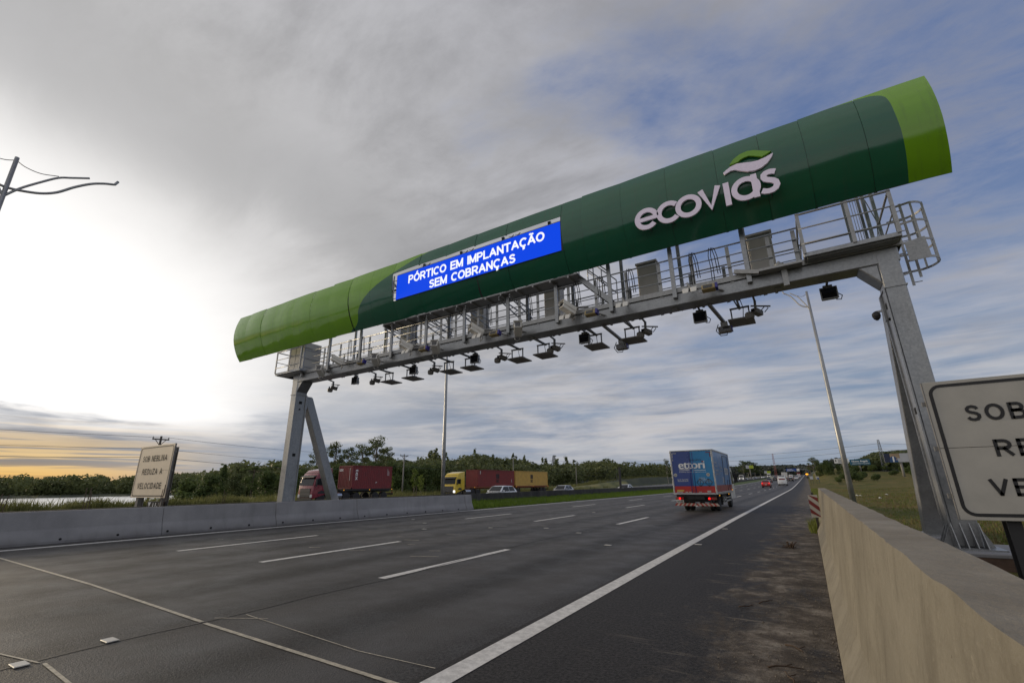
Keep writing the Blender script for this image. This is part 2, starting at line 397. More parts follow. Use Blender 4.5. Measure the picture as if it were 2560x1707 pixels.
def asphalt_mat(name, base, lanes):
    t, bs = custom(name); p = wpos(t); sx = t.n('ShaderNodeSeparateXYZ', i_0=p)
    fine = t.noise(p, 120, 3, .7); agg = t.n('ShaderNodeTexVoronoi', i_Vector=p); agg.inputs['Scale'].default_value = 62
    mid = t.noise(p, 1.4, 5, .6)
    st = t.noise(t.mapping(p, (1.0, .035, 1)), 2.2, 5, .6)
    col = t.ramp(fine, [(.25, tuple(c * .72 for c in base)), (.75, tuple(c * 1.25 for c in base))])
    g2 = t.noise(p, 30, 2, .6); col = t.mix(1.0, col, t.ramp(g2, [(.36, .45), (.64, 1.55)]), 'MULTIPLY')
    spk = t.mr(agg.outputs['Distance'], .0, .30, .9, 0)
    col = t.mix(t.math('MULTIPLY', spk, t.mr(t.noise(p, 24, 3), .50, .60)), col, tuple(c * 3.4 for c in base))
    if lanes:
        # tyre tracks worn along each lane (two per lane), lane pitch 3.62 m
        u = t.math('DIVIDE', t.math('ADD', sx.outputs[0], 2.87), 3.62)
        fr = t.math('FRACT', t.math('ADD', u, 20.0))
        tr = t.math('ABSOLUTE', t.math('SINE', t.math('MULTIPLY', t.math('ADD', fr, t.math('MULTIPLY', t.math('SUBTRACT', t.noise(t.mapping(p, (.6, .05, 1)), 1.2, 3), .5), .16)), 2 * math.pi)))
        trk = t.math('MULTIPLY', t.mr(tr, .15, 1.0), t.mr(st, .25, .75, .5, 1.0))
        col = t.mix(t.math('MULTIPLY', trk, .95), col, tuple(c * 2.0 for c in base))
        oil = t.mr(t.math('ABSOLUTE', t.math('SUBTRACT', fr, .5)), .0, .17, .85, 0)
        col = t.mix(t.math('MULTIPLY', oil, st), col, tuple(c * .45 for c in base))
    col = t.mix(t.mr(st, .45, .70, 0, .35), col, tuple(c * .55 for c in base))
    col = t.mix(t.mr(mid, .5, .75, 0, .12), col, tuple(c * 1.5 for c in base))
    t.l(col, bs.inputs['Base Color'])
    t.l(t.mr(mid, .3, .7, .50, .66), bs.inputs['Roughness']); bs.inputs['Specular IOR Level'].default_value = .20
    h = t.math('ADD', fine, t.math('MULTIPLY', agg.outputs['Distance'], .8)); bumpto(t, bs, t.math('ADD', h, t.math('MULTIPLY', g2, 1.2)), .6, .006)
    return t, bs, col, sx
asphalt_mat('asphalt', (.040, .038, .0368), True)
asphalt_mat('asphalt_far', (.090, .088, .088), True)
t, bs, col, sx = asphalt_mat('asphalt_shoulder', (.030, .0278, .0268), False)
def shoulder_dirt(t, bs, col, sx):
    p = wpos(t); x, y = sx.outputs[0], sx.outputs[1]
    edge = t.mr(x, -2.4, -0.05, -.17, .27)
    n = t.noise(t.mapping(p, (1, .7, 1)), 1.5, 8, .66, .5); n2 = t.noise(p, 7, 6, .72)
    k = t.mr(t.math('ADD', t.math('ADD', n, edge), t.math('MULTIPLY', t.math('SUBTRACT', n2, .5), .4)), .50, .78)
    dirt = t.ramp(t.noise(p, 2.2, 9, .76), [(.36, (.055, .046, .039)), (.48, (.115, .096, .079)), (.56, (.21, .182, .153)), (.64, (.34, .305, .26))])
    c = t.mix(t.math('MULTIPLY', k, .72), col, dirt)
    streak = t.noise(t.mapping(p, (.55, 3.2, 1), (0, 0, rad(-24)), (2, 3, 0)), 1.5, 6, .6, .4)
    s2 = t.math('MULTIPLY', t.mr(streak, .60, .72), t.mr(x, -2.6, -.9))
    c = t.mix(t.math('MULTIPLY', s2, .45), c, (.27, .235, .19))
    t.l(c, bs.inputs['Base Color'])
    t.l(t.mr(k, 0, 1, .66, .92), bs.inputs['Roughness'])
shoulder_dirt(t, bs, col, sx)

def paint_mat(name, base, wear=.5, bg=(.075, .072, .07)):
    t, bs = custom(name); p = wpos(t)
    n = t.noise(p, 9, 7, .72); f = t.noise(p, 70, 3, .7)
    k = t.mr(t.math('ADD', n, t.math('MULTIPLY', f, .5)), .58, .90, 0, wear)
    c = t.mix(k, t.ramp(f, [(.3, tuple(q * .8 for q in base)), (.7, base)]), bg)
    t.l(c, bs.inputs['Base Color']); bs.inputs['Roughness'].default_value = .62; bumpto(t, bs, f, .3, .01)
paint_mat('road_paint', (.78, .76, .72), .38)
paint_mat('road_paint_thin', (.56, .50, .38), .55)
paint_mat('sealant', (.028, .027, .027), .25, (.05, .05, .05))

def concrete_grey():
    t, bs = custom('concrete_grey'); p = wpos(t)
    n = t.noise(p, .9, 6, .6); f = t.noise(p, 24, 5, .65); st = t.noise(t.mapping(p, (1, 1.6, .16)), 2.2, 6, .6)
    c = t.ramp(n, [(.3, (.215, .212, .218)), (.7, (.305, .30, .305))])
    c = t.mix(t.mr(st, .5, .75, 0, .38), c, (.15, .145, .145)); c = t.mix(t.mr(f, .55, .8, 0, .4), c, (.38, .37, .365))
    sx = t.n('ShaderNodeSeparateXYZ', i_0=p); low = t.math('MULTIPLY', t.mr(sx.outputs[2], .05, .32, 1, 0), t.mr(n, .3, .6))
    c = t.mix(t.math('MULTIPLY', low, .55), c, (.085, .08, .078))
    t.l(c, bs.inputs['Base Color']); bs.inputs['Roughness'].default_value = .85; bumpto(t, bs, t.math('ADD', f, st), .25, .01)
concrete_grey()
def concrete_beige():
    t, bs = custom('concrete_beige'); p = wpos(t)
    n = t.noise(p, 1.3, 6, .6); f = t.noise(p, 30, 6, .68)
    st = t.noise(t.mapping(p, (1.5, 1.6, .62), (rad(9), 0, 0)), 1.7, 10, .70, 1.1); s2 = t.noise(t.mapping(p, (1.5, 3.0, .55), (rad(5), 0, 0), (0, 3, 1)), 1.8, 9, .70, .9)
    c = t.ramp(n, [(.3, (.150, .136, .107)), (.7, (.225, .207, .167))])
    c = t.mix(t.mr(st, .47, .70, 0, .55), c, (.10, .087, .064)); c = t.mix(t.mr(s2, .54, .74, 0, .50), c, (.085, .073, .054))
    c = t.mix(t.mr(f, .56, .76, 0, .45), c, (.36, .33, .27)); c = t.mix(t.mr(t.noise(p, 11, 7, .75), .5, .7, 0, .5), c, (.13, .115, .09))
    sp = t.n('ShaderNodeTexVoronoi', i_Vector=p); sp.inputs['Scale'].default_value = 17
    c = t.mix(t.math('MULTIPLY', t.mr(sp.outputs['Distance'], .03, .10, 1, 0), t.mr(t.noise(p, 3, 3), .52, .6)), c, (.09, .075, .055))
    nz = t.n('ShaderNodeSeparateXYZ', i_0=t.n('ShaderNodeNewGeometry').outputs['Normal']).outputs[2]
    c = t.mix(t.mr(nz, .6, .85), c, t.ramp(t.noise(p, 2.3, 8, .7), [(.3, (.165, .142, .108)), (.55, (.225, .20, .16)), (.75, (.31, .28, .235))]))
    t.l(c, bs.inputs['Base Color']); bs.inputs['Roughness'].default_value = .88
    bumpto(t, bs, t.math('ADD', f, t.math('MULTIPLY', st, 1.5)), .45, .02)
concrete_beige()
def dark_concrete():
    t, bs = custom('concrete_dark'); p = wpos(t)
    n = t.noise(p, 1.2, 6, .65); st = t.noise(t.mapping(p, (1, 1.2, .2)), 1.8, 6, .6)
    c = t.ramp(n, [(.3, (.022, .021, .020)), (.7, (.05, .048, .045))]); c = t.mix(t.mr(st, .5, .7, 0, .5), c, (.085, .08, .075))
    t.l(c, bs.inputs['Base Color']); bs.inputs['Roughness'].default_value = .9
dark_concrete()
def galv(name, a, b, metal=.55, rough=.42):
    t, bs = custom(name); p = t.n('ShaderNodeTexCoord').outputs['Object']
    v = t.n('ShaderNodeTexVoronoi', i_Vector=p); v.inputs['Scale'].default_value = 26
    n = t.noise(p, 1.6, 6, .6); st = t.noise(t.mapping(p, (2, 2, .3)), 2.5, 5, .6)
    k = t.math('ADD', t.math('MULTIPLY', v.outputs['Color'], .25), t.math('MULTIPLY', n, .75))
    c = t.ramp(k, [(.3, a), (.7, b)]); c = t.mix(t.mr(st, .55, .75, 0, .3), c, tuple(q * .6 for q in a))
    t.l(c, bs.inputs['Base Color']); bs.inputs['Metallic'].default_value = metal
    t.l(t.mr(n, .3, .7, rough - .1, rough + .12), bs.inputs['Roughness'])
galv('galvanised_steel', (.225, .232, .24), (.37, .375, .38), .6, .40)
galv('galvanised_dark', (.25, .25, .25), (.38, .38, .375), .5, .45)
mat('steel_tube', (.36, .37, .38), .38, .7, var=.12)
mat('rust_steel', (.075, .05, .035), .8, .2, var=.3, vscale=20)
mat('black_plastic', (.018, .018, .02), .5, var=.2)
mat('rubber', (.022, .022, .023), .85, var=.25, vscale=9)
mat('dark_void', (.006, .006, .006), .8)
mat('cabinet_grey', (.46, .44, .41), .5, .1, var=.08)
mat('camera_white', (.68, .66, .62), .45, var=.08)
mat('sensor_yellow', (.32, .25, .12), .5, var=.15)
mat('sensor_blue', (.03, .025, .22), .25)
mat('plate_grey', (.21, .20, .19), .55, var=.12)
mat('lens_glass', (.01, .01, .015), .08, coat=.5)
mat('cable_black', (.02, .02, .022), .6)
mat('letter_lilac', (.88, .78, .95), .3, coat=.2, var=.04)
mat('letter_white', (.78, .78, .77), .5)
mat('leaf_green_sign', (.16, .36, .015), .35, coat=.2)
mat('letter_edge', (.08, .09, .09), .5)
mat('strip_white', (.8, .8, .82), .5)
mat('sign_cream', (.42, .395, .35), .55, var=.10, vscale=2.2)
mat('sign_cream_left', (.70, .585, .44), .5, var=.08, vscale=2.2)  # same cream as the other sign, with warm light painted into it
mat('sign_black', (.012, .011, .012), .5)
mat('sign_back', (.19, .185, .18), .6, .3)
mat('led_blue', (.0, .002, .02), .6, spec=.15, emit=(.0, .058, .78), es=1.0)
mat('led_white', (.1, .1, .1), .6, spec=.1, emit=(.92, .95, 1.0), es=1.0)
mat('glass_dark', (.010, .012, .015), .10, spec=.35)
mat('chrome', (.62, .62, .62), .18, 1.0)
mat('rim_grey', (.42, .42, .42), .4, .8, var=.15, vscale=8)
mat('headlight_lit', (.9, .9, .9), .2, emit=(1, .97, .88), es=2.2)
mat('headlight_off', (.6, .6, .6), .12, coat=.5)
mat('tail_lit', (.5, .01, .01), .25, emit=(1, .015, .012), es=1.1)
mat('tail_red', (.33, .012, .01), .25, coat=.4)
mat('amber_lit', (.7, .3, .02), .3, emit=(1, .42, .03), es=.7)
mat('amber_lamp_strong', (.7, .3, .02), .3, emit=(1, .33, .01), es=2.2)
mat('car_white', (.70, .71, .73), .25, coat=.8, var=.03)
mat('car_silver', (.50, .51, .53), .28, .5, coat=.7)
mat('car_red', (.40, .015, .012), .25, coat=.8)
mat('car_black', (.015, .015, .018), .2, coat=.8)
mat('car_grey', (.10, .105, .115), .25, .3, coat=.7)
mat('truck_maroon', (.185, .013, .028), .3, coat=.6, var=.08)
mat('truck_yellow', (.62, .43, .02), .3, coat=.6, var=.06)
mat('container_maroon', (.165, .022, .025), .55, var=.22, vscale=1.6)
mat('container_red', (.185, .027, .025), .55, var=.2, vscale=1.6)
mat('container_yellow', (.50, .315, .075), .55, var=.16, vscale=1.6)
mat('chassis_dark', (.022, .022, .022), .7, var=.3, vscale=6)
mat('chassis_orange', (.22, .07, .03), .7, var=.3)
mat('fuel_tank', (.55, .55, .56), .22, 1.0)
mat('truck_white', (.58, .57, .55), .4, coat=.3, var=.08)
mat('box_navy', (.022, .052, .23), .35, coat=.3, var=.1)
mat('box_blue', (.010, .20, .44), .35, coat=.3, var=.1)
mat('box_side_blue', (.07, .175, .38), .4, coat=.2, var=.15, vscale=1.2)
mat('box_red', (.42, .025, .02), .4, var=.18, vscale=2)
mat('box_side_red', (.24, .045, .042), .45, var=.22, vscale=1.5)
mat('aluminium_trim', (.42, .42, .42), .4, .7, var=.2, vscale=4)
mat('stripe_red', (.33, .05, .035), .5, var=.2)
mat('stripe_pale', (.42, .33, .27), .5, var=.2)
mat('retro_white', (.46, .44, .39), .45, var=.15)
mat('yellow_label', (.55, .40, .08), .5)
mat('reflector_red', (.20, .022, .02), .4, var=.15)
mat('billboard_teal', (.010, .095, .165), .45)
mat('billboard_pale', (.42, .43, .46), .5, var=.12, vscale=.3)
mat('billboard_navy', (.012, .02, .055), .5, var=.3, vscale=.25)
mat('billboard_tan', (.30, .22, .14), .5, var=.35, vscale=.25)
mat('skin_print', (.33, .20, .14), .6)
mat('suit_print', (.025, .075, .20), .6)
mat('lime', (.34, .43, .03), .5)
mat('road_sign_blue', (.012, .06, .30), .45)
mat('pole_concrete', (.20, .19, .175), .85, var=.15, vscale=2)
mat('pole_dark', (.030, .029, .030), .7, var=.2)
mat('wood_dark', (.055, .047, .04), .85, var=.25)
mat('lattice_steel', (.20, .21, .23), .6, .3)
mat('mast_red', (.34, .12, .10), .6)
mat('wire', (.055, .06, .068), .6)
mat('soil', (.10, .062, .043), .95, var=.35, vscale=4, bump=.6, bscale=12)
mat('grit', (.10, .086, .072), .95, var=.5, vscale=30)
mat('litter', (.62, .60, .56), .8, var=.1)
mat('twig_brown', (.06, .038, .025), .9, var=.3)
mat('bark', (.085, .068, .052), .9, var=.35, vscale=5)
mat('bark_pale', (.24, .215, .185), .85, var=.25, vscale=3)

def leaf_mat(name, a, b, tr=.25):
    mt = bpy.data.materials.new(name); mt.use_nodes = True; t = NT(mt.node_tree)
    out = t.n('ShaderNodeOutputMaterial'); p = wpos(t)
    oi = t.n('ShaderNodeObjectInfo').outputs['Random']
    n = t.noise(p, .55, 3, .6); n2 = t.noise(p, 4.0, 2, .6)
    k = t.math('ADD', t.math('MULTIPLY', n, .55), t.math('ADD', t.math('MULTIPLY', n2, .45), t.math('MULTIPLY', t.math('SUBTRACT', oi, .5), .22)))
    c = t.ramp(k, [(.30, a), (.70, b)])
    d = t.n('ShaderNodeBsdfPrincipled'); t.l(c, d.inputs['Base Color']); d.inputs['Roughness'].default_value = .6; d.inputs['Specular IOR Level'].default_value = .3
    tl = t.n('ShaderNodeBsdfTranslucent'); t.l(c, tl.inputs[0])
    mx = t.n('ShaderNodeMixShader'); mx.inputs[0].default_value = tr
    t.l(d.outputs[0], mx.inputs[1]); t.l(tl.outputs[0], mx.inputs[2]); t.l(mx.outputs[0], out.inputs[0])
    M[name] = mt
leaf_mat('leaf_dark', (.050, .078, .024), (.125, .165, .048), .4)
leaf_mat('leaf_olive', (.070, .090, .034), (.135, .160, .058), .35)
leaf_mat('leaf_bright', (.085, .125, .022), (.17, .22, .045), .4)
leaf_mat('leaf_forest', (.055, .074, .030), (.125, .145, .055), .35)
leaf_mat('leaf_far_hazed', (.045, .055, .050), (.070, .082, .066))  # distance haze painted into the leaf colour as a bluish tint
leaf_mat('grass_dry', (.11, .088, .035), (.24, .18, .085), .3)
leaf_mat('grass_blade', (.075, .095, .018), (.20, .23, .05), .35)
leaf_mat('grass_tall', (.075, .088, .026), (.19, .19, .065), .35)
leaf_mat('grass_verge', (.085, .135, .012), (.16, .24, .028), .35)

def field_mat():
    t, bs = custom('field_grass'); p = wpos(t)
    n = t.noise(p, .16, 6, .62, .6); f = t.noise(p, 3.5, 6, .7); b = t.noise(t.mapping(p, (1, .35, 1)), .55, 5, .62)
    k = t.math('ADD', t.math('MULTIPLY', n, .5), t.math('ADD', t.math('MULTIPLY', f, .25), t.math('MULTIPLY', b, .3)))
    c = t.ramp(k, [(.38, (.046, .068, .016)), (.48, (.088, .094, .026)), (.56, (.142, .116, .043)), (.68, (.18, .135, .062))])
    t.l(c, bs.inputs['Base Color']); bs.inputs['Roughness'].default_value = .95; bs.inputs['Specular IOR Level'].default_value = .1
    bumpto(t, bs, t.math('ADD', f, t.noise(p, 14, 4, .7)), .8, .06)
field_mat()
def bank_mat():
    t, bs = custom('bank_grass'); p = wpos(t)
    n = t.noise(p, .10, 6, .62, .5); f = t.noise(p, 2.2, 6, .7)
    c = t.ramp(t.math('ADD', t.math('MULTIPLY', n, .6), t.math('MULTIPLY', f, .4)), [(.36, (.035, .048, .014)), (.5, (.10, .108, .03)), (.64, (.185, .16, .06))])
    t.l(c, bs.inputs['Base Color']); bs.inputs['Roughness'].default_value = .95; bumpto(t, bs, f, .8, .1)
bank_mat()
mat('forest_floor', (.028, .036, .016), .95, var=.4, vscale=.2)
mat('verge_soil', (.075, .105, .022), .95, var=.35, vscale=2.0)
def water_mat():
    t, bs = custom('lake_water'); p = wpos(t)
    bs.inputs['Base Color'].default_value = (.62, .62, .62, 1); bs.inputs['Metallic'].default_value = .9; bs.inputs['Roughness'].default_value = .30
    bs.inputs['Specular IOR Level'].default_value = 1.0
    bumpto(t, bs, t.noise(t.mapping(p, (.4, 1, 1)), 1.6, 5, .6), .02, .02)
water_mat()

def panel_mat():
    """fascia paint: light green ends, dark green middle; the two curved colour edges are functions of height"""
    t, bs = custom('fascia_green'); p = wpos(t); sx = t.n('ShaderNodeSeparateXYZ', i_0=p); x, z = sx.outputs[0], sx.outputs[2]
    zn = t.math('DIVIDE', t.math('SUBTRACT', z, 7.3), 2.7)
    def curve(pts, lo, hi):
        fc = t.n('ShaderNodeFloatCurve'); c = fc.mapping.curves[0]
        P = [((zz - 7.3) / 2.7, (xx - lo) / (hi - lo)) for zz, xx in pts]
        c.points[0].location = P[0]; c.points[1].location = P[-1]
        for q in P[1:-1]: c.points.new(*q)
        fc.mapping.update(); t.l(zn, fc.inputs['Value'])
        return t.math('ADD', t.math('MULTIPLY', fc.outputs[0], hi - lo), lo)
    xl = curve([(7.3, -15.3), (7.6, -15.2), (7.88, -14.63), (8.39, -14.33), (8.84, -13.79), (9.23, -13.01), (9.48, -12.3), (9.75, -11.4), (10.0, -10.3)], -16, -10)
    xr = curve([(7.3, 2.92), (7.62, 2.94), (8.5, 2.97), (9.1, 2.95), (9.5, 2.93), (9.68, 2.89), (9.80, 2.78), (9.88, 2.55), (9.93, 2.1), (10.0, 1.4)], 1, 3.2)
    k = t.math('MAXIMUM', t.math('LESS_THAN', x, xl), t.math('GREATER_THAN', x, xr))
    c = t.mix(k, (.009, .098, .052), (.165, .36, .010))
    n = t.noise(p, .8, 4, .5)
    c = t.mix(t.mr(n, .35, .7, 0, .12), c, (.03, .12, .03))
    dr = t.noise(t.mapping(p, (5, 1, .35)), 2.0, 6, .65, .3); c = t.mix(t.mr(dr, .52, .72, 0, .22), c, (.045, .06, .045))
    t.l(c, bs.inputs['Base Color']); bs.inputs['Roughness'].default_value = .14
    bs.inputs['Specular IOR Level'].default_value = .45; bs.inputs['Coat Weight'].default_value = .35; bs.inputs['Coat Roughness'].default_value = .07
    wv = t.noise(t.mapping(p, (.8, 1, 1.1)), .9, 2, .4, .5); bumpto(t, bs, wv, .6, .05)
panel_mat()

# ------------------------------------------------------------------ terrain
def prof(y):
    t = max(0.0, y - 90.0); return .0135 * t * t / (t + 40.0) if y < 1000 else 11.5
def sst(a, b, x):
    t = min(1, max(0, (x - a) / (b - a))); return t * t * (3 - 2 * t)
def lerp(tab, x):
    if x <= tab[0][0]: return tab[0][1]
    for (a, u), (b, v) in zip(tab, tab[1:]):
        if x <= b: return u + (v - u) * (x - a) / (b - a)
    return tab[-1][1]
# skyline of the wooded hills: bearing from the road (deg) -> slope of the tree tops above eye level
SKY = [(-110, .010), (-79, .0073), (-74.6, .0131), (-71.6, .0135), (-67.6, .023), (-65.4, .0251), (-63.5, .028), (-60.6, .034), (-58.3, .036), (-55.9, .034),
       (-50, .038), (-46.6, .0480), (-41.7, .0460), (-38.8, .0531), (-36.2, .0594), (-33.1, .0514), (-29.3, .0399), (-27.1, .0327), (-24.2, .0336), (-21.7, .0369),
       (-18.4, .0286), (-13.8, .0254), (-8.1, .0235), (-5, .016)]
RR = [(-110, 330), (-67, 320), (-63, 225), (-55, 210), (-36, 235), (-24, 300), (-15, 360), (-5, 480)]
def ridge_ground(az):   # ground height of the ridge
    r = lerp(RR, az); return 1.5 + lerp(SKY, az) * r - 7.0
def H(x, y):
    r = math.hypot(x, y); az = math.degrees(math.atan2(x, y))
    if y > -60 and -51.5 < x < 2.2 and y < 1000:
        return prof(y) - .55
    if x >= 2.2 or y <= -60 and x > -20:
        z = prof(min(y, 900)) - .05
        if y > 60:
            z += 5.4 * sst(1.5, 7.5, x) * sst(165, 400, y) + 7.0 * sst(18, 48, x) * sst(300, 420, y)
            z += 6 * sst(30, 60, x) * sst(360, 460, y) - 6 * sst(600, 1200, r)
        z += .18 * math.sin(x * .31 + y * .11) * sst(4, 14, x) + .12 * math.sin(y * .23 - x * .1) * sst(4, 14, x)
        far = 1.5 + .019 * r - 12
        return z + (max(far, z) - z) * sst(700, 1200, r)
    zr = ridge_ground(az); R = lerp(RR, az)
    if az < -62.5:      # the reservoir side
        k = sst(-62.5, -66.5, az) if False else min(1, max(0, (-62.5 - az) / 4))
        bed = -.55 - 2.5 * sst(56, 64, r) if r < 232 else -3.05 + 2.5 * sst(232, 248, r)
        z1 = bed if r < 248 else -.55 + (max(zr, -.55) + .55) * sst(248, R, r)
        z0 = -.3 + (zr + .3) * sst(125, R, r)
        z = z0 + (z1 - z0) * k
    else:
        base = prof(max(0, y)) - .3
        z = base + (zr - base) * sst(105 if az < -40 else 150, R, r)
        if az > -30: z += 2.2 * sst(-30, -14, az) * sst(55, 130, r) * (1 - sst(200, 320, r))
    if az > -12: 
        far = 1.5 + .0215 * r - 11
        z += (max(far, z) - z) * sst(650, 1250, r)
    elif r > R: z -= (z + 1.5) * sst(R + 40, R * 2.2, r) * .6
    return z
def build_ground():
    azs = [-104 + .5 * i for i in range(0, 280)]; a = 36.0
    while a < 256: azs.append(a); a += 5
    rs = [2.0]
    while rs[-1] < 3000: rs.append(rs[-1] * (1.075 if rs[-1] > 25 else 1.16))
    vs = [(0, 0, -.5)]; fs = []; mi = []
    n = len(azs)
    for r in rs:
        for a in azs:
            x, y = r * math.sin(rad(a)), r * math.cos(rad(a)); vs.append((x, y, H(x, y)))
    def mi_of(i):
        x, y, z = vs[i]; az = math.degrees(math.atan2(x, y)); r = math.hypot(x, y)
        if x > 2: return 0 if r < (300 if az > 3.2 else 430) else 2
        if az > -12 and r > 800: return 2
        return 2 if r > (118 if az < -40 else 165) else 1
    for j in range(n): fs.append((0, 1 + (j + 1) % n, 1 + j)); mi.append(1)
    for i in range(len(rs) - 1):
        for j in range(n):
            q = (1 + i * n + j, 1 + i * n + (j + 1) % n, 1 + (i + 1) * n + (j + 1) % n, 1 + (i + 1) * n + j)
            fs.append(q[::-1]); mi.append(mi_of(q[3]))
    me = bpy.data.meshes.new('ground'); me.from_pydata(vs, [], fs)
    for mm in ('field_grass', 'bank_grass', 'forest_floor'): me.materials.append(M[mm])
    for p, k in zip(me.polygons, mi): p.material_index = k; p.use_smooth = True
    o = bpy.data.objects.new('ground', me); COL.objects.link(o); return struct(o)
build_ground()
lk = MB(); lk.quad((-620, -150, -1.32), (-57, -150, -1.32), (-57, 110, -1.32), (-620, 110, -1.32)); struct(lk.build('lake', M['lake_water']))

YS = [-40 + 2 * i for i in range(0, 80)] + [120 + 6 * i for i in range(0, 60)] + [480 + 20 * i for i in range(0, 25)]
def xl(y): return -18.12 + .0185 * min(max(y, -10), 60)
def strip(name, cols, m, kind='structure', ys=YS, mats=None, mi=None):
    """long sheet along the road; cols = list of functions y -> (x, dz)"""
    mb = MB(); k = len(cols); vs = []
    for y in ys:
        for c in cols:
            x, dz = c(y); vs.append((x, y, prof(y) + dz))
    mb.add(vs, [(i * k + j, i * k + j + 1, (i + 1) * k + j + 1, (i + 1) * k + j) for i in range(len(ys) - 1) for j in range(k - 1)])
    if mi: mb.mi = [mi[j] for i in range(len(ys) - 1) for j in range(k - 1)]
    o = mb.build(name, mats or M[m], recalc=False)
    for p in o.data.polygons: p.use_smooth = True
    o['kind'] = kind; return o
strip('road', [lambda y: (xl(y) - .75 if y > 26 else -20.1, 0), lambda y: (-10.0, 0), lambda y: (-2.98, 0)], 'asphalt')
strip('hard_shoulder', [lambda y: (-2.98, 0), lambda y: (-1.4, 0), lambda y: (.22 if y < 19 else .12, 0)], 'asphalt_shoulder')
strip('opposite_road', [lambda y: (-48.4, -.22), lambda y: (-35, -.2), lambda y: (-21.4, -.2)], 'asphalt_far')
strip('median_verge', [lambda y: (-21.2, .30), lambda y: (-20.4, .27), lambda y: ((-19.2, .12) if y > 25 else (-20.3, .12)), lambda y: ((xl(y) - .72, .012) if y > 25 else (-20.05, .012))], 'verge_soil', ys=sorted(YS + [24.3, 25.1]))
strip('bank', [lambda y: (-58, -.6 if y < 45 else -.35), lambda y: (-52, -.15), lambda y: (-49.4, -.12), lambda y: (-48.3, -.2)], 'bank_grass')
strip('grass_verge', [lambda y: (.10, .012), lambda y: (1.2, .03), lambda y: (3.4, -.02), lambda y: (6.5, -.12 if y < 150 else .5)], 'field_grass', ys=[y for y in YS if y >= -12])

# painted markings, seams and sealed sensor grooves
mk = MB()
def ln(xf, y0, y1, w, m, dz=.004, step=4.0):
    mk.mat(m); n = max(1, int((y1 - y0) / step)); b = []
    for i in range(n + 1):
        y = y0 + (y1 - y0) * i / n; x = xf(y) if callable(xf) else xf
        b += [(x - w / 2, y, prof(y) + dz), (x + w / 2, y, prof(y) + dz)]
    mk.add(b, [(2 * i, 2 * i + 1, 2 * i + 3, 2 * i + 2) for i in range(n)])
ln(lambda y: -2.765 - .0055 * min(max(y, 0), 22), -10, 900, .22, 0); ln(xl, -10, 900, .27, 0)
for X in (-6.42, -10.03, -13.70):
    y = 6.05 - 11.75
    while y < 600: ln(X, y, y + 4.0, .175, 0); y += 11.75
ln(-47.2, -10, 900, .16, 0, -.21 + .004 + .0); ln(-22.6, -10, 900, .16, 0, -.19)
for X in (-26.4, -30.6, -34.8, -39.0, -43.2):
    y = 3.0
    while y < 500: ln(X, y, y + 4.0, .15, 0, -.19); y += 12
def seg(a, b, w, m, dz=.006):
    mk.mat(m); a = Vector((*a, dz)); b = Vector((*b, dz)); q = (b - a).normalized().cross(Vector((0, 0, 1))) * w / 2
    mk.quad(a - q, a + q, b + q, b - q)
seg((-16.9, 3.47), (-10.4, 3.37), .055, 1); seg((-10.4, 3.37), (-6.30, 3.19), .05, 1); seg((-6.22, 3.18), (-2.98, 3.09), .048, 1)
seg((-6.16, 3.63), (-3.9, 3.45), .013, 1); seg((-3.9, 3.45), (-2.98, 3.49), .013, 1); seg((-6.35, 3.35), (-5.75, 3.66), .016, 1)
seg((-6.14, 1.80), (-5.3, 1.755), .03, 1); seg((-7.2, 1.60), (-6.2, 1.78), .02, 1)
pts = [(-6.30 + .035 * math.sin(i * 1.3) + .02 * math.sin(i * 3.1), 0.6 + i * .5) for i in range(12)] + [(-6.60 + .03 * math.sin(i * 1.7), 10.1 + i * .7) for i in range(11)]
for a, b in zip(pts, pts[1:]):
    if not 6.2 < a[1] < 10: seg(a, b, .03, 2, .005)
rnd = random.Random(5)
for i in range(46):    # scuffs left on the lanes
    X = rnd.uniform(-17, -7); Y = 8 + 26 * rnd.random() ** 1.5; a = rnd.uniform(-.3, .3); L = rnd.uniform(.15, .7)
    seg((X, Y), (X + L * math.sin(a + 1.2), Y + L * math.cos(a + 1.2)), rnd.uniform(.02, .05), 1, .005)
struct(mk.build('road_markings', [M['road_paint'], M['road_paint_thin'], M['sealant']], recalc=False))

rs_ = MB(); rs_.box(-.085, .085, -.055, .055, 0, .012)
stud0 = None
for (X, Y) in [(-6.41, 2.36), (-6.28, 1.67), (-4.55, 11.8), (-6.42, 14.2), (-10.0, 14.5), (-8.1, 15.2), (-2.6, 12.9), (-13.7, 15.1), (-11.9, 13.1), (-10.0, 24.2), (-2.6, 17.4), (-15.6, 16.4)]:
    if stud0 is None:
        stud0 = o = rs_.build('road_stud', M['retro_white'], bevel=.005)
    else: o = stud0.copy(); COL.objects.link(o)
    o.location = (X, Y, .004); tag(o, 'small pale raised stud stuck to the dark motorway asphalt', 'road stud', 'pale studs on the carriageway')

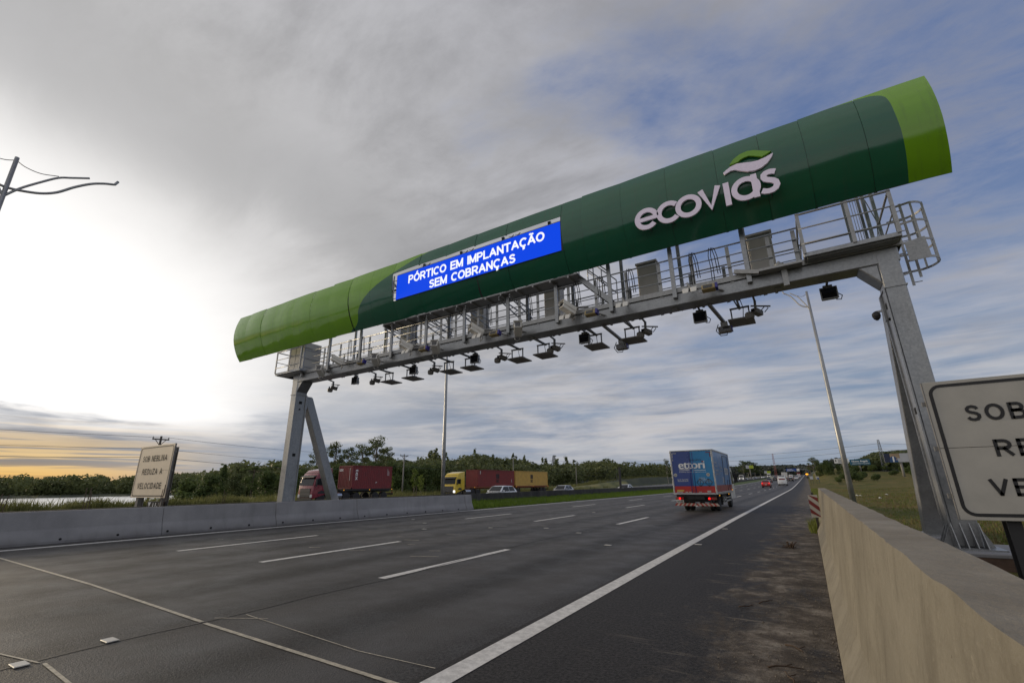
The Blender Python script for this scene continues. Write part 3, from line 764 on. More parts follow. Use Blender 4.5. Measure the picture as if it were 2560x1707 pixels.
# ------------------------------------------------------------------ concrete barriers
def xb(y): return -19.9 + (y + 12) * (1.95 / 36.2)
def left_barrier():
    e = empty('concrete_barrier', (xb(6), 6, 0), 'pale grey concrete barrier along the far side of the carriageway under the gantry', 'barrier')
    y = -12.0; k = 0
    prf = [(0, -.02), (0, .07), (-.135, .40), (-.215, .90), (-.37, .90), (-.39, -.02)]
    while y < 24.1:
        y1 = min(y + 3.95, 24.2); mb = MB()
        vs = [(xb(yy) + px + .012 * math.sin(k * 2.1), yy, pz) for yy in (y, y1 - .014) for px, pz in prf]; n = 6
        mb.add(vs, [tuple(range(n)), tuple(range(n, 2 * n))[::-1]] + [(i, n + i, n + (i + 1) % n, (i + 1) % n) for i in range(n)])
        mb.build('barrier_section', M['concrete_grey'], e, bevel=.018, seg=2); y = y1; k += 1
    d = MB()
    yy = 2.5
    while yy < 24:
        d.lathe([(.035, 0), (.035, .02)], (xb(yy) - .012, yy, .11), 'x', 10); yy += 1.35
    build_each(d, 'drain_hole', M['dark_void'], e)
left_barrier()
def right_barrier():
    from mathutils import noise as mn
    mb = MB(); ctrl = [(-.02, -.05), (-.02, .08), (.12, .34), (.235, 1.25), (.43, 1.25), (.50, .34), (.52, -.05)]; prf = []
    for (a0, b0), (a1, b1), k in zip(ctrl, ctrl[1:], (1, 4, 12, 5, 2, 1)): prf += [(a0 + (a1 - a0) * i / k, b0 + (b1 - b0) * i / k, q == 0) for i in range(k) for q in (0,)]
    prf.append((*ctrl[-1], True)); n = len(prf); vs = []; ys = [-3 + .10 * i for i in range(222)] + [19.2]
    for y in ys:
        for i, (px, pz, _) in enumerate(prf):
            k = sst(.02, .3, pz) * (1 - .75 * sst(.9, 1.25, pz))
            d = .016 * mn.noise((y * 1.15, pz * .35, 1.7)) + .012 * mn.noise((y * 3.2, pz * .5, 4.1)) + .006 * mn.noise((y * 9, pz * 7, 8.3))
            e_ = .004 * mn.noise((y * 2.4, 3.3, px * 4)) + .004 * mn.noise((y * 11, 1.1, px * 9)) + .003 * mn.noise((y * 31, 2.1, px * 19))
            vs.append((px + (d * k if px < .25 else 0) + (.6 * e_ if pz > 1.2 else 0), y, pz + (e_ if pz > 1.2 else 0)))
    fs = [tuple(range(n))[::-1], tuple(range((len(ys) - 1) * n, len(ys) * n))]
    fs += [(a * n + i, a * n + (i + 1) % n, (a + 1) * n + (i + 1) % n, (a + 1) * n + i) for a in range(len(ys) - 1) for i in range(n)]
    mb.smooth = True; mb.add(vs, fs); mb.sm[0] = mb.sm[1] = False
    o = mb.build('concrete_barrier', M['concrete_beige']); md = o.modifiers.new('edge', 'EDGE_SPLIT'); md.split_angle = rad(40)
    tag(o, 'rough beige streaked concrete barrier beside the hard shoulder in the foreground', 'barrier')
right_barrier()
mb = MB(); ys = [y for y in YS if -14 <= y <= 700]; vs = []
for y in ys:
    z = prof(y)
    for px, pz in ((-21.18, -.3), (-21.22, .12), (-21.30, .86), (-21.5, .86), (-21.62, -.3)): vs.append((px, y, z + pz))
n = 5
mb.add(vs, [tuple(range(n))] + [(a * n + i, a * n + (i + 1) % n, (a + 1) * n + (i + 1) % n, (a + 1) * n + i) for a in range(len(ys) - 1) for i in range(n)])
tag(mb.build('median_barrier', M['concrete_dark']), 'long blackened concrete barrier on the grass median between both carriageways', 'barrier')
# rough soil behind the right barrier
mb = MB(); r2 = random.Random(9); nx, ny = 16, 40; vs = []
for j in range(ny):
    for i in range(nx):
        x = .47 + i * .26; y = .5 + j * .38
        vs.append((x, y, -.02 + r2.uniform(0, .07) + .10 * sst(3.2, .8, x) * 0 + .05 * math.sin(x * 2 + y)))
mb.smooth = True
mb.add(vs, [(j * nx + i, j * nx + i + 1, (j + 1) * nx + i + 1, (j + 1) * nx + i) for j in range(ny - 1) for i in range(nx - 1)])
struct(mb.build('soil', M['soil'], recalc=False))

# loose grit gathered along the foot of the right barrier
mb = MB(); r2 = random.Random(21)
for i in range(2600):
    y = 2.2 + 17 * r2.random() ** 1.5; x = -.03 - .95 * r2.random() ** 2.2; k = r2.uniform(.004, .013) * (1.5 if r2.random() < .05 else 1); j = lambda: r2.uniform(.6, 1.3) * k
    mb.add([(x + j(), y, .004 + k * .4), (x, y + j(), .004 + k * .4), (x - j(), y, .004 + k * .4), (x, y - j(), .004 + k * .4), (x, y, .004 + j()), (x, y, .003)], [(0, 1, 4), (1, 2, 4), (2, 3, 4), (3, 0, 4)])
tag(mb.build('gravel', M['grit'], recalc=False), 'loose grit and small stones on the shoulder along the beige barrier', 'gravel', None, 'stuff')

# ------------------------------------------------------------------ toll gantry
gy = empty('toll_gantry', (-8.5, 12.4, 0), 'steel gantry spanning the carriageway with a curved green fascia on top', 'gantry')
GS, GD, TB = M['galvanised_steel'], M['galvanised_dark'], M['steel_tube']
Y0, Y1 = 12.1, 12.66
def leg(x0, x1, inner):
    mb = MB(); mb.box(x0, x1, Y0, Y1, .30, 6.40)
    s = 1 if inner > 0 else -1; xi = x1 if s > 0 else x0
    # haunch under the beam
    mb.prism([(xi, 5.62), (xi + s * .36, 6.08), (xi, 6.08)], 'y', Y0 + .01, Y1 - .01)
    lg = mb.build('leg', GS, gy, bevel=.02)
    f = MB(); f.box(x0 - .02, x1 + .02, Y0 - .02, Y1 + .02, 5.50, 5.53); f.box(xi - .004, xi + s * .03, Y0 - .015, Y0 + .035, .3, 5.5); f.box(xi - .004, xi + s * .03, Y1 - .035, Y1 + .015, .3, 5.5)
    f.box(xi - .004, xi + s * .045, Y1 - .06, Y1 + .05, 4.9, 5.48)
    f.build('flange', GS, lg)
    h = MB()
    for z, w, hh in ((5.10, .15, .13), (2.78, .15, .13)): h.box(xi - .01, xi + s * .006, Y0 + .2, Y0 + .2 + w, z, z + hh)
    h.lathe([(.035, 0), (.035, .03)], (xi - (.0 if s > 0 else .03), Y0 + .26, 4.86), 'x', 12)
    h.build('access_opening', M['dark_void'], lg)
    b = MB(); cx = (x0 + x1) / 2; cy = (Y0 + Y1) / 2
    b.box(cx - .42, cx + (.42 if x0 > 0 else .25), cy - .58, cy + .58, .27, .30)
    for k in range(4):
        t_ = -.15 + .10 * k
        b.prism([(cx + t_ - .006, .3), (cx + t_ + .006, .3), (cx + t_ + .006, .31), (cx + t_ - .006, .31)], 'y', Y0 - .32, Y1 + .32)
        for yy, sg in ((Y0, -1), (Y1, 1)): b.add([(cx + t_ * 1.3 - .007, yy, .3), (cx + t_ * 1.3 + .007, yy, .3), (cx + t_ * 1.3 - .007, yy + sg * .25, .3), (cx + t_ * 1.3 + .007, yy + sg * .25, .3), (cx + t_ * 1.3 - .007, yy, .72), (cx + t_ * 1.3 + .007, yy, .72)], [(0, 1, 3, 2), (0, 4, 5, 1), (2, 3, 5, 4), (0, 2, 4), (1, 5, 3)])
    for sg, xx in (((-1, x0), (1, x1)) if x0 > 0 else ((-1, x0),)):
        for k in range(3):
            yy = Y0 + .1 + .18 * k
            b.add([(xx, yy - .007, .3), (xx, yy + .007, .3), (xx + sg * .17, yy - .007, .3), (xx + sg * .17, yy + .007, .3), (xx, yy - .007, .70), (xx, yy + .007, .70)], [(0, 1, 3, 2), (0, 4, 5, 1), (2, 3, 5, 4), (0, 2, 4), (1, 5, 3)])
    b.build('base_plate', GS, gy)
    fx = .95 if x0 > 0 else .28; ft = MB(); ft.box(cx - .85, cx + fx, cy - .85, cy + .75, -.6, .268); ft.box(cx - .75, cx + .75, 14.3, 15.85, -.6, .25)
    build_each(ft, 'footing', M['soil'] if x0 > 0 else M['concrete_grey'], gy, .03)
    ft2 = MB(); ft2.box(cx - .86, cx + fx + .01, cy - .86, cy + .76, .19, .272); ft2.box(cx - .76, cx + .76, 14.29, 15.86, .17, .254)
    build_each(ft2, 'footing_cap', M['concrete_grey'], gy, .02)
    st = MB(); w = .19
    a = Vector((cx, 12.80, 5.40)); c = Vector((cx, 15.07, .255)); d = (c - a).normalized(); nrm = Vector((0, d.z, -d.y)) * .195
    X = Vector((w, 0, 0))
    st.hexa([c - nrm - X, c - nrm + X, c + nrm + X, c + nrm - X, a - nrm - X, a - nrm + X, a + nrm + X, a + nrm - X])
    so = st.build('strut', GS if x0 < 0 else GD, gy, bevel=.012)
    st = MB(); st.box(cx - .3, cx + .3, 14.68, 15.45, .256, .285); st.box(cx - .16, cx + .16, Y1, 12.95, 5.15, 5.5)
    st.build('strut_plate', GS, so)
leg(-19.50, -19.12, 1); leg(2.13, 2.51, -1)

b = MB(); b.box(-19.53, 2.54, Y0 + .004, Y1 - .004, 6.085, 6.42); bm_ = b.build('beam', GS, gy, bevel=.02)
b = MB()
for x in (-13.9, -8.05, -2.2, -.25): b.box(x, x + .012, Y0 - .002, Y1 + .002, 6.08, 6.425)
for x in (-16.1, -11.9, -7.0, -2.4, .1): b.box(x, x + .14, Y0 + .2, Y1 - .1, 6.055, 6.085)
build_each(b, 'splice_plate', GD, bm_)
b = MB(); b.box(-18.9, .8, Y0 - .03, 13.45, 6.424, 6.475); b.box(-18.9, .8, Y0 - .045, Y0 - .03, 6.42, 6.56); b.box(-18.9, .8, 13.45, 13.465, 6.42, 6.56)
x = -18.5
while x < .8: b.box(x, x + .07, Y1, 13.4, 6.33, 6.424); x += .93
b.build('walkway', GD, gy)

def railing(y, z0, zt, x0, x1, posts, mid=2):
    r = MB(); r.tube([(x0, y, zt), (x1, y, zt)], .023)
    for k in range(1, mid + 1):
        z = z0 + (zt - z0) * (1 - k / (mid + 1)) + .02; r.tube([(x0, y - .02, z), (x1, y - .02, z)], .016)
    o = r.build('railing', TB, gy)
    for x in posts:
        p = MB(); p.box(x - .045, x + .045, y + .012, y + .035, z0 - .1, zt - .03); p.box(x - .045, x - .033, y + .035, y + .07, z0 - .1, zt - .03)
        p.build('railing_post', GD, o)
    return o
fp = [-17.38, -16.28, -15.4, -14.45, -13.45, -12.3, -11.6, -10.6, -9.9, -8.9, -8.1, -7.2, -6.5, -5.4, -4.5, -3.54, -2.59, -1.71, -.8, .14, .7]
railing(Y0 - .02, 6.47, 7.44, -18.2, .8, fp)
railing(13.45, 6.47, 7.52, -18.2, .8, [-17.8 + .93 * i for i in range(20)])
# vertical hangers that carry the fascia: front and rear rows
PX = [-18.75, -16.92, -14.89, -13.06, -11.24, -9.43, -7.59, -5.78, -4.02, -2.22, -.40]
for x in PX:
    p = MB(); p.box(x - .055, x + .055, Y0 - .13, Y0 - .07, 6.28, 7.72); p.box(x - .055, x - .04, Y0 - .07, Y0 - .02, 6.28, 7.72); p.box(x - .055, x + .055, Y0 - .132, Y0 + .02, 6.26, 6.30)
    p.hexa([(x - .05, Y0 - .13, 7.7), (x + .05, Y0 - .13, 7.7), (x + .05, Y0 - .07, 7.7), (x - .05, Y0 - .07, 7.7), (x - .05, 11.70, 9.7), (x + .05, 11.70, 9.7), (x + .05, 11.78, 9.7), (x - .05, 11.78, 9.7)])
    p.build('hanger', GS, gy)
    p = MB(); p.box(x - .05, x + .05, 13.30, 13.36, 6.47, 8.6); p.box(x - .05, x - .037, 13.36, 13.42, 6.47, 8.6)
    p.bar((x, 13.33, 8.55), (x, 11.75, 9.5), .06); p.build('rear_hanger', GS, gy)
b = MB()
for z, y in ((7.72, 11.80), (8.95, 11.72), (9.75, 11.62)): b.box(-23.6, 3.5, y - .03, y + .03, z - .03, z + .03)
b.build('fascia_frame', GS, gy)

# curved fascia in separate sheet segments
PROF = [(11.70, 7.625), (11.615, 7.74), (11.52, 7.88), (11.43, 8.05), (11.345, 8.25), (11.27, 8.47), (11.215, 8.70), (11.195, 8.95), (11.205, 9.20), (11.245, 9.47), (11.31, 9.71), (11.385, 9.93)]
SEAM = [-23.75, -22.63, -21.35, -20.12, -18.83, -17.47, -16.18, -14.96, -13.62, -12.40, -11.05, -9.74, -8.45, -7.16, -5.10, -4.53, -3.23, -1.95, -.68, .19, 1.12, 2.37, 3.65]
SEAM = [-23.75, -22.63, -21.35, -20.12, -18.83, -17.47, -16.18, -14.96, -13.62, -12.40, -11.05, -9.74, -8.45, -7.16, -5.13, -4.45, -3.23, -1.95, -.68, .35, 1.25, 2.37, 3.65]
ZL0, ZL1, XL0, XL1 = 8.275, 9.40, -12.40, -5.13
rg = random.Random(12)
def prof_at(z):
    for (y0, z0), (y1, z1) in zip(PROF, PROF[1:]):
        if z <= z1: return y0 + (y1 - y0) * (z - z0) / (z1 - z0)
    return PROF[-1][0]
for a, c in zip(SEAM, SEAM[1:]):
    dy0, dz0, dy1, dz1 = [rg.uniform(-.017, .017) for _ in range(4)]
    led = XL0 - .01 <= a and c <= XL1 + .01
    def patch(zs, mb):
        nx = 7; vs = []
        for z in zs:
            for i in range(nx):
                t_ = i / (nx - 1); x = a + .0035 + (c - a - .007) * t_
                bulge = .007 * math.sin(math.pi * t_)
                vs.append((x, prof_at(z) - bulge + dy0 * (1 - t_) + dy1 * t_, z + dz0 * (1 - t_) + dz1 * t_))
        k = len(zs); base = len(vs); vs += [(q[0], q[1] + .012, q[2]) for q in vs]
        idx = lambda r_, i: r_ * nx + i
        fs = [(idx(r_, i), idx(r_, i + 1), idx(r_ + 1, i + 1), idx(r_ + 1, i)) for r_ in range(k - 1) for i in range(nx - 1)]
        fs += [tuple(base + q for q in reversed(f)) for f in fs]
        rim = [idx(0, i) for i in range(nx)] + [idx(r_, nx - 1) for r_ in range(1, k)] + [idx(k - 1, i) for i in range(nx - 2, -1, -1)] + [idx(r_, 0) for r_ in range(k - 2, 0, -1)]
        fs += [(rim[(q + 1) % len(rim)], rim[q], base + rim[q], base + rim[(q + 1) % len(rim)]) for q in range(len(rim))]
        mb.smooth = True; mb.add(vs, fs)
    import bisect
    def zs(lo, hi, n):
        return [lo + (hi - lo) * i / n for i in range(n + 1)]
    mb = MB()
    for rng_ in ([(7.625, ZL0, 9), (ZL1, 9.93, 10)] if led else [(7.625, 9.93, 30)]):
        mb = MB(); patch(zs(*rng_), mb)
        o = mb.build('fascia_panel', M['fascia_green'], gy, recalc=False)
        md = o.modifiers.new('edge', 'EDGE_SPLIT'); md.split_angle = rad(50)
    if c < 3.6:      # dark backing rib behind each seam
        for rng_ in ([(7.63, ZL0, 9), (ZL1, 9.92, 10)] if XL0 - .01 <= c <= XL1 - .3 else [(7.63, 9.92, 26)]):
            q = zs(*rng_); mb = MB()
            for z0, z1 in zip(q, q[1:]): mb.hexa([(c - .03, prof_at(z0) + .016, z0), (c + .03, prof_at(z0) + .016, z0), (c + .03, prof_at(z0) + .04, z0), (c - .03, prof_at(z0) + .04, z0), (c - .03, prof_at(z1) + .016, z1), (c + .03, prof_at(z1) + .016, z1), (c + .03, prof_at(z1) + .04, z1), (c - .03, prof_at(z1) + .04, z1)])
            mb.build('fascia_rib', M['black_plastic'], gy, recalc=False)

# service deck and brackets behind the message sign, stair down to the walkway
b = MB(); b.box(-13.3, -4.9, 11.72, 12.35, 7.585, 7.625)
x = -13.3
while x < -4.9: b.box(x, x + .05, 11.70, 12.37, 7.52, 7.585); x += .62
b.box(-13.3, -4.9, 12.33, 12.37, 7.52, 7.66); b.build('service_deck', M['galvanised_dark'], gy)
for x in (-13.06, -11.24, -9.43, -7.59):
    for dx in (-.0, .42):
        t_ = MB(); t_.bar((x + dx - .2, 11.75, 7.50), (x + dx - .2, 13.3, 7.40), .035); t_.bar((x + dx - .2, 11.75, 7.42), (x + dx - .2, 13.3, 7.12), .035)
        t_.bar((x + dx - .2, 12.1, 7.45), (x + dx - .2, 12.7, 7.22), .025); t_.bar((x + dx - .2, 12.7, 7.22), (x + dx - .2, 12.95, 7.42), .025); t_.build('deck_bracket', GS, gy)
s_ = MB()
A, Bz = Vector((-4.98, 0, 7.60)), Vector((-4.05, 0, 6.62))
for y in (12.05, 12.78): s_.bar(A + Vector((0, y, 0)), Bz + Vector((0, y, 0)), .03, .15)
sr = s_.build('stair', GS, gy)
s_ = MB()
for k in range(6):
    q = A + (Bz - A) * ((k + .4) / 6); s_.box(q.x - .10, q.x + .10, 12.07, 12.76, q.z - .015, q.z + .015)
s_.build('tread', M['rust_steel'], sr)
s_ = MB()
for y in (12.05, 12.78):
    for dz in (.5, .95): s_.tube([A + Vector((0, y, dz)), Bz + Vector((0, y, dz))], .018)
    for k in (0, .5, 1): q = A + (Bz - A) * k; s_.tube([(q.x, y, q.z), (q.x, y, q.z + .95)], .018)
build_each(s_, 'handrail', TB, sr)

# end platforms
def platform(x0, x1, y0, y1, z0, z1, zr, closed):
    b = MB(); b.box(x0, x1, y0, y1, z0, z1); b.box(x0 + .06, x1 - .06, y0 + .06, y1 - .06, z0 - .03, z0)
    pf = b.build('platform', GS, gy, bevel=.012)
    r = MB(); xs = [x0 + .03, x0 + (x1 - x0) * .55, x1 - .03]
    for x in xs:
        r.box(x - .035, x + .035, y0 - .035, y0 - .002, z0 + .08, zr)
    for x in (x0 + .03, x1 - .03):
        r.box(x - .03, x + .03, y1 - .04, y1, z1, zr)
        r.tube([(x, y0, zr - .03), (x, y1, zr - .03)], .025); r.tube([(x, y0, (z1 + zr) / 2), (x, y1, (z1 + zr) / 2)], .016)
    for z in (zr - .03, z1 + (zr - z1) * .60, z1 + .22):
        r.tube([(x0, y0 - .02, z), (x1, y0 - .02, z)], .027 if z > zr - .1 else .018)
    r.tube([(x0, y1, zr - .03), (x1, y1, zr - .03)], .025); r.tube([(x0, y1, (z1 + zr) / 2), (x1, y1, (z1 + zr) / 2)], .018)
    r.build('platform_railing', GD, pf)
platform(.80, 2.60, 11.72, 13.45, 6.475, 6.585, 7.61, False)
platform(-20.4, -18.5, 11.72, 13.45, 6.475, 6.585, 7.61, True)
b = MB(); b.box(-20.2, 2.6, Y0 + .05, Y1 - .05, 6.42, 6.46); b.box(-20.2, -18.6, Y0 - .05, Y1 + .05, 6.42, 6.50); b.box(.75, 2.62, Y0 - .05, Y1 + .08, 6.42, 6.50); b.build('bearing_rail', GD, bm_)
# bracket arm on the front of the beam near the right platform
b = MB(); b.box(-.15, .75, Y0 - .32, Y0 - .02, 6.40, 6.46); b.bar((-.15, Y0 - .2, 6.43), (-.7, Y0 - .1, 6.62), .10); b.lathe([(.10, 0), (.11, .05), (.05, .10), (.02, .14)], (.28, Y0 - .18, 6.46), 'z', 14); b.box(.30, .42, Y0 - .12, Y0 + .0, 5.98, 6.40); b.build('mounting_bracket', GD, gy)
# caged ladder on the outside of the right leg
ld = MB()
for x in (2.78, 2.94): ld.bar((x, 12.82, 5.68 if x < 2.9 else 5.85), (x, 12.82, 7.75), .05, .02)
z = 5.75
while z < 7.7: ld.tube([(2.78, 12.82, z), (2.94, 12.82, z)], .011); z += .26
for z in (5.9, 6.4): ld.bar((2.52, 12.7, z), (2.78, 12.82, z + .1), .03)
la = ld.build('ladder', GD, gy)
cg = MB()
def hoop(z): return [(2.72, 12.55, z)] + [(2.98 + .36 * math.sin(rad(a)), 12.88 - .42 * math.cos(rad(a)), z) for a in range(10, 175, 15)] + [(2.72, 13.3, z)]
for z in (6.18, 6.62, 7.10, 7.56):
    h_ = hoop(z)
    for p, q in zip(h_, h_[1:]): cg.bar(p, q, .012, .05)
for i in (1, 4, 7, 10): p = hoop(0)[i]; cg.bar((p[0], p[1], 6.16), (p[0], p[1], 7.58), .04, .012)
cg.build('safety_cage', GD, la)
cg = MB(); cg.prism([(2.74, 6.12), (3.12, 6.12), (3.10, 6.64), (2.74, 6.58)], 'y', 12.40, 12.41); cg.build('ladder_guard', M['galvanised_dark'], la)
# upright grille panel on the right platform
g_ = MB()
for x in (1.98, 2.30): g_.box(x - .03, x + .03, 13.36, 13.40, 6.76, 8.6)
for k in range(5): g_.tube([(2.03 + .055 * k, 13.38, 6.8), (2.03 + .055 * k, 13.38, 8.55)], .008, 6)
for x in (2.38, 2.56): g_.box(x - .035, x + .035, 13.2, 13.27, 6.76, 8.6)
g_.bar((2.42, 13.23, 6.9), (2.54, 13.23, 7.6), .02); g_.bar((2.54, 13.23, 7.6), (2.42, 13.23, 8.3), .02)
g_.build('grille_upright', TB, gy)
# loose cable runs on the railings
for x in (-17.1, -15.7, -14.9, -12.0, -10.2, -8.5, -6.9, -5.2, -4.4, -3.5, -1.75, -1.25):
    cb = MB()
    for k in range(2):
        xx = x + k * .06
        cb.tube([(xx, Y0 - .06, 6.55), (xx + .01, Y0 - .07, 6.9), (xx - .01, Y0 - .06, 7.25), (xx + .03, Y0 - .07, 7.47), (xx + .10, Y0 - .05, 7.44), (xx + .14, Y0 - .05, 7.2), (xx + .16, Y0 - .04, 6.7)], .011, 6)
    cb.build('cable', M['cable_black'], gy)

# message board (its own thing)
ms = empty('message_sign', (-8.6, 11.2, 8.15), 'long blue illuminated message board with white capitals set in the green fascia', 'message board')
LX0, LX1, LZ0, LZ1, LY = -12.24, -5.19, 8.265, 9.29, 11.30
b = MB(); b.box(LX0, LX1, LY + .004, LY + .22, LZ0, LZ1); b.build('cabinet', M['sign_black'], ms)
b = MB(); b.quad((LX0 + .01, LY, LZ0 + .01), (LX1 - .01, LY, LZ0 + .01), (LX1 - .01, LY, LZ1 - .01), (LX0 + .01, LY, LZ1 - .01)); b.build('display', M['led_blue'], ms, recalc=False)
b = MB(); U, V = (1, 0, 0), (0, 0, 1)
caps(b, 'PÓRTICO EM IMPLANTAÇÃO', (-8.683, LY - .004, 8.965), U, V, 5.86, .335, .20, .27)
caps(b, 'SEM COBRANÇAS', (-8.693, LY - .004, 8.50), U, V, 3.71, .335, .20, .27)
b.build('lettering', M['led_white'], ms, recalc=False)
b = MB(); b.box(LX0 - .05, LX1, LY + .10, LY + .14, LZ1 + .02, LZ1 + .085); b.box(LX0 - .30, LX0 - .26, LY + .10, LY + .14, LZ0, LZ1 + .1)
b.build('trim_strip', M['strip_white'], ms)
b = MB()
for x in (-11.0, -9.0, -7.1):
    for k in range(2): b.bar((x + .25 * k, LY + .05, LZ1), (x + .2 + .25 * k, LY + .02, LZ1 + .08), .022); b.bar((x + .25 * k + .2, LY + .05, LZ1), (x + .25 * k, LY + .02, LZ1 + .08), .014)
for k in range(4): b.bar((LX0 - .34, LY + .2, LZ0 + .2 + .25 * k), (LX0, LY + .1, LZ0 + .12 + .25 * k), .025)
b.build('bracket', M['galvanised_dark'], ms)

# company lettering and leaf emblem (its own thing)
lg = empty('logo_sign', (-1.1, 11.2, 8.03), 'raised lilac lowercase letters reading ecovias with a green and lilac leaf emblem', 'lettering sign')
def put(name, m, fn):
    mb = MB(); fn(mb); mb.build(name, m, lg)
O_ = (0, 11.165, 8.03); D_ = .045; w_ = .132
LM = [M['letter_lilac'], M['letter_edge']]
def letter(fn): put('letter', M['letter_lilac'], fn)
R_ = .325 - w_ / 2
ST = lambda mb, p, cl=False, w=w_: stroke(mb, p, w, O_, U, V, D_, cl)
letter(lambda mb: (ST(mb, arc(-2.535, .325, R_, 0, 318, 30)), stroke(mb, [(-2.73, .318), (-2.25, .318)], .115, (0, 11.1635, 8.03), U, V, D_)))
letter(lambda mb: ST(mb, arc(-1.94, .325, R_, 42, 318, 26)))
letter(lambda mb: ST(mb, arc(-1.445, .325, R_, 0, 360, 36)[:-1], True))
letter(lambda mb: ST(mb, [(-1.115, .65), (-.905, .075), (-.695, .65)]))
letter(lambda mb: ST(mb, [(-.51, 0), (-.51, .65)]))
letter(lambda mb: (ST(mb, arc(-.09, .325, R_, 0, 360, 36)[:-1], True), stroke(mb, [(.115, 0), (.115, .65)], w_, (0, 11.1635, 8.03), U, V, D_)))
letter(lambda mb: ST(mb, [(.575, .545), (.52, .57), (.45, .582), (.375, .57), (.325, .53), (.318, .47), (.345, .41), (.42, .365), (.495, .325), (.55, .27), (.562, .19), (.525, .115), (.45, .075), (.37, .07), (.30, .088), (.235, .125)], False, .135))
def poly_plate(mb, pts, y0, y1): mb.prism(pts, 'y', y0, y1)
def ngon_ext(pts):
    mb = MB(); n = len(pts); import mathutils
    tris = mathutils.geometry.tessellate_polygon([[Vector((p[0], p[1], 0)) for p in pts]])
    vs = [(p[0], 11.12, p[1]) for p in pts] + [(p[0], 11.18, p[1]) for p in pts]
    mb.add(vs, [tuple(t_) for t_ in tris] + [tuple(n + i for i in reversed(t_)) for t_ in tris] + [(i, (i + 1) % n, n + (i + 1) % n, n + i) for i in range(n)])
    return mb
E1 = [(-.347, 9.148), (-.235, 9.275), (-.08, 9.354), (.086, 9.373), (.24, 9.335), (.421, 9.233), (.585, 9.152), (.499, 9.118), (.377, 9.081), (.215, 9.175), (.103, 9.226), (-.018, 9.219), (-.104, 9.189), (-.154, 9.153), (-.254, 9.148)]
E2 = [(-.517, 8.978), (-.459, 9.02), (-.334, 9.088), (-.176, 9.114), (0, 9.069), (.134, 9.031), (.269, 9.011), (.428, 9.032), (.613, 9.085), (.575, 8.992), (.458, 8.862), (.311, 8.783), (.172, 8.765), (.02, 8.804), (-.129, 8.88), (-.241, 8.954), (-.341, 8.97), (-.428, 8.94), (-.489, 8.92)]
ngon_ext(E1).build('leaf_emblem', M['leaf_green_sign'], lg); ngon_ext(E2).build('wave_emblem', M['letter_lilac'], lg)
for x, z in [(-2.5, 8.1), (-1.9, 8.1), (-1.45, 8.1), (-.9, 8.15), (-.51, 8.2), (-.1, 8.1), (.42, 8.1), (-2.5, 8.6), (-1.9, 8.6), (-1.45, 8.6), (-.51, 8.6), (-.1, 8.6), (.42, 8.6), (.3, 8.9), (-.1, 9.0), (0, 9.28)]:
    b = MB(); b.bar((x, 11.17, z), (x, prof_at(z), z), .03); b.build('standoff', M['letter_edge'], lg)

# ---------------- equipment mounted on the gantry: every unit its own thing
ORD = ['leftmost', 'second', 'third', 'fourth', 'fifth', 'sixth', 'seventh', 'eighth', 'ninth', 'tenth', 'eleventh']
def nth(i, n, noun):
    if i == 0: return 'leftmost of ' + noun
    if i == n - 1: return 'rightmost of ' + noun
    return ORD[i] + ' from left of ' + noun
an = empty('antenna_panel', (0, 0, 0), world=False); tag(an, 'flat grey antenna plate', 'antenna', 'flat antenna plates hung behind the gantry beam')
b = MB(); b.box(-.32, .32, .5, 1.2, -.02, .02); b.build('plate', M['plate_grey'], an, bevel=.006)
b = MB(); b.box(-.24, -.205, .70, .73, .0, .36); b.box(.205, .24, .70, .73, .0, .36); b.box(-.25, .25, .69, .74, .345, .385); b.box(-.28, -.17, .62, .80, .02, .05); b.box(.17, .28, .62, .80, .02, .05); b.build('bracket', M['galvanised_dark'], an)
b = MB(); b.bar((0, -.1, .44), (0, .95, .42), .05, .035); b.bar((-.09, -.1, .44), (-.02, .95, .40), .03, .03); b.build('arm', GD, an)
b = MB(); b.tube([(.08, .1, .42), (.10, .6, .30), (.06, .75, .12), (.04, .8, .03)], .01, 6); b.build('cable', M['cable_black'], an)
AXs = sorted([-.82, -3.88, -5.12, -7.02, -8.08, -10.2, -11.24, -13.28, -14.55])
for i, x in enumerate(AXs):
    o = an if i == 0 else copy_tree(an); o.location = (x, 12.67, 5.75)
    o['label'] = 'flat square antenna plate below the gantry beam, ' + nth(i, len(AXs), 'nine plates')
fl = empty('floodlight', (0, 0, 0), world=False); tag(fl, 'x', 'floodlight', 'black faced lamps hung under the gantry beam')
b = MB(); b.box(-.17, .17, .32, .44, -.17, .12); b.box(-.185, .185, .30, .325, -.185, .135); b.build('housing', M['galvanised_dark'], fl, bevel=.008)
b = MB(); b.box(-.155, .155, .294, .300, -.155, .105); b.build('lamp_glass', M['lens_glass'], fl)
b = MB(); b.bar((0, -.1, .26), (0, .5, .22), .05, .035); b.box(-.10, .10, .34, .42, .12, .2); b.box(-.02, .02, .36, .4, .12, .26); b.build('arm', GD, fl)
b = MB(); b.tube([(.17, .4, -.02), (.26, .38, -.12), (.22, .37, -.22), (.12, .38, -.20)], .012, 6); b.build('cable', M['cable_black'], fl)
FXs = sorted([1.23, -1.82, -5.36, -9.77, -12.87, -16.4])
for i, x in enumerate(FXs):
    o = fl if i == 0 else copy_tree(fl); o.location = (x, 12.75, 5.98 if i else 6.0); o.scale = (1, 1, 1)
    o['label'] = 'square black faced floodlight under the gantry beam, ' + nth(i, len(FXs), 'six lamps')
hc = empty('hanging_camera', (0, 0, 0), world=False); tag(hc, 'x', 'camera', 'small cameras hung on arms behind the gantry beam')
b = MB(); b.bar((-.05, .3, -.10), (.10, .55, -.16), .17, .14); b.lathe([(.10, 0), (.12, .05), (.12, .14), (.08, .18)], (-.16, .36, -.30), 'z', 12); b.build('housing', M['plate_grey'], hc, bevel=.012)
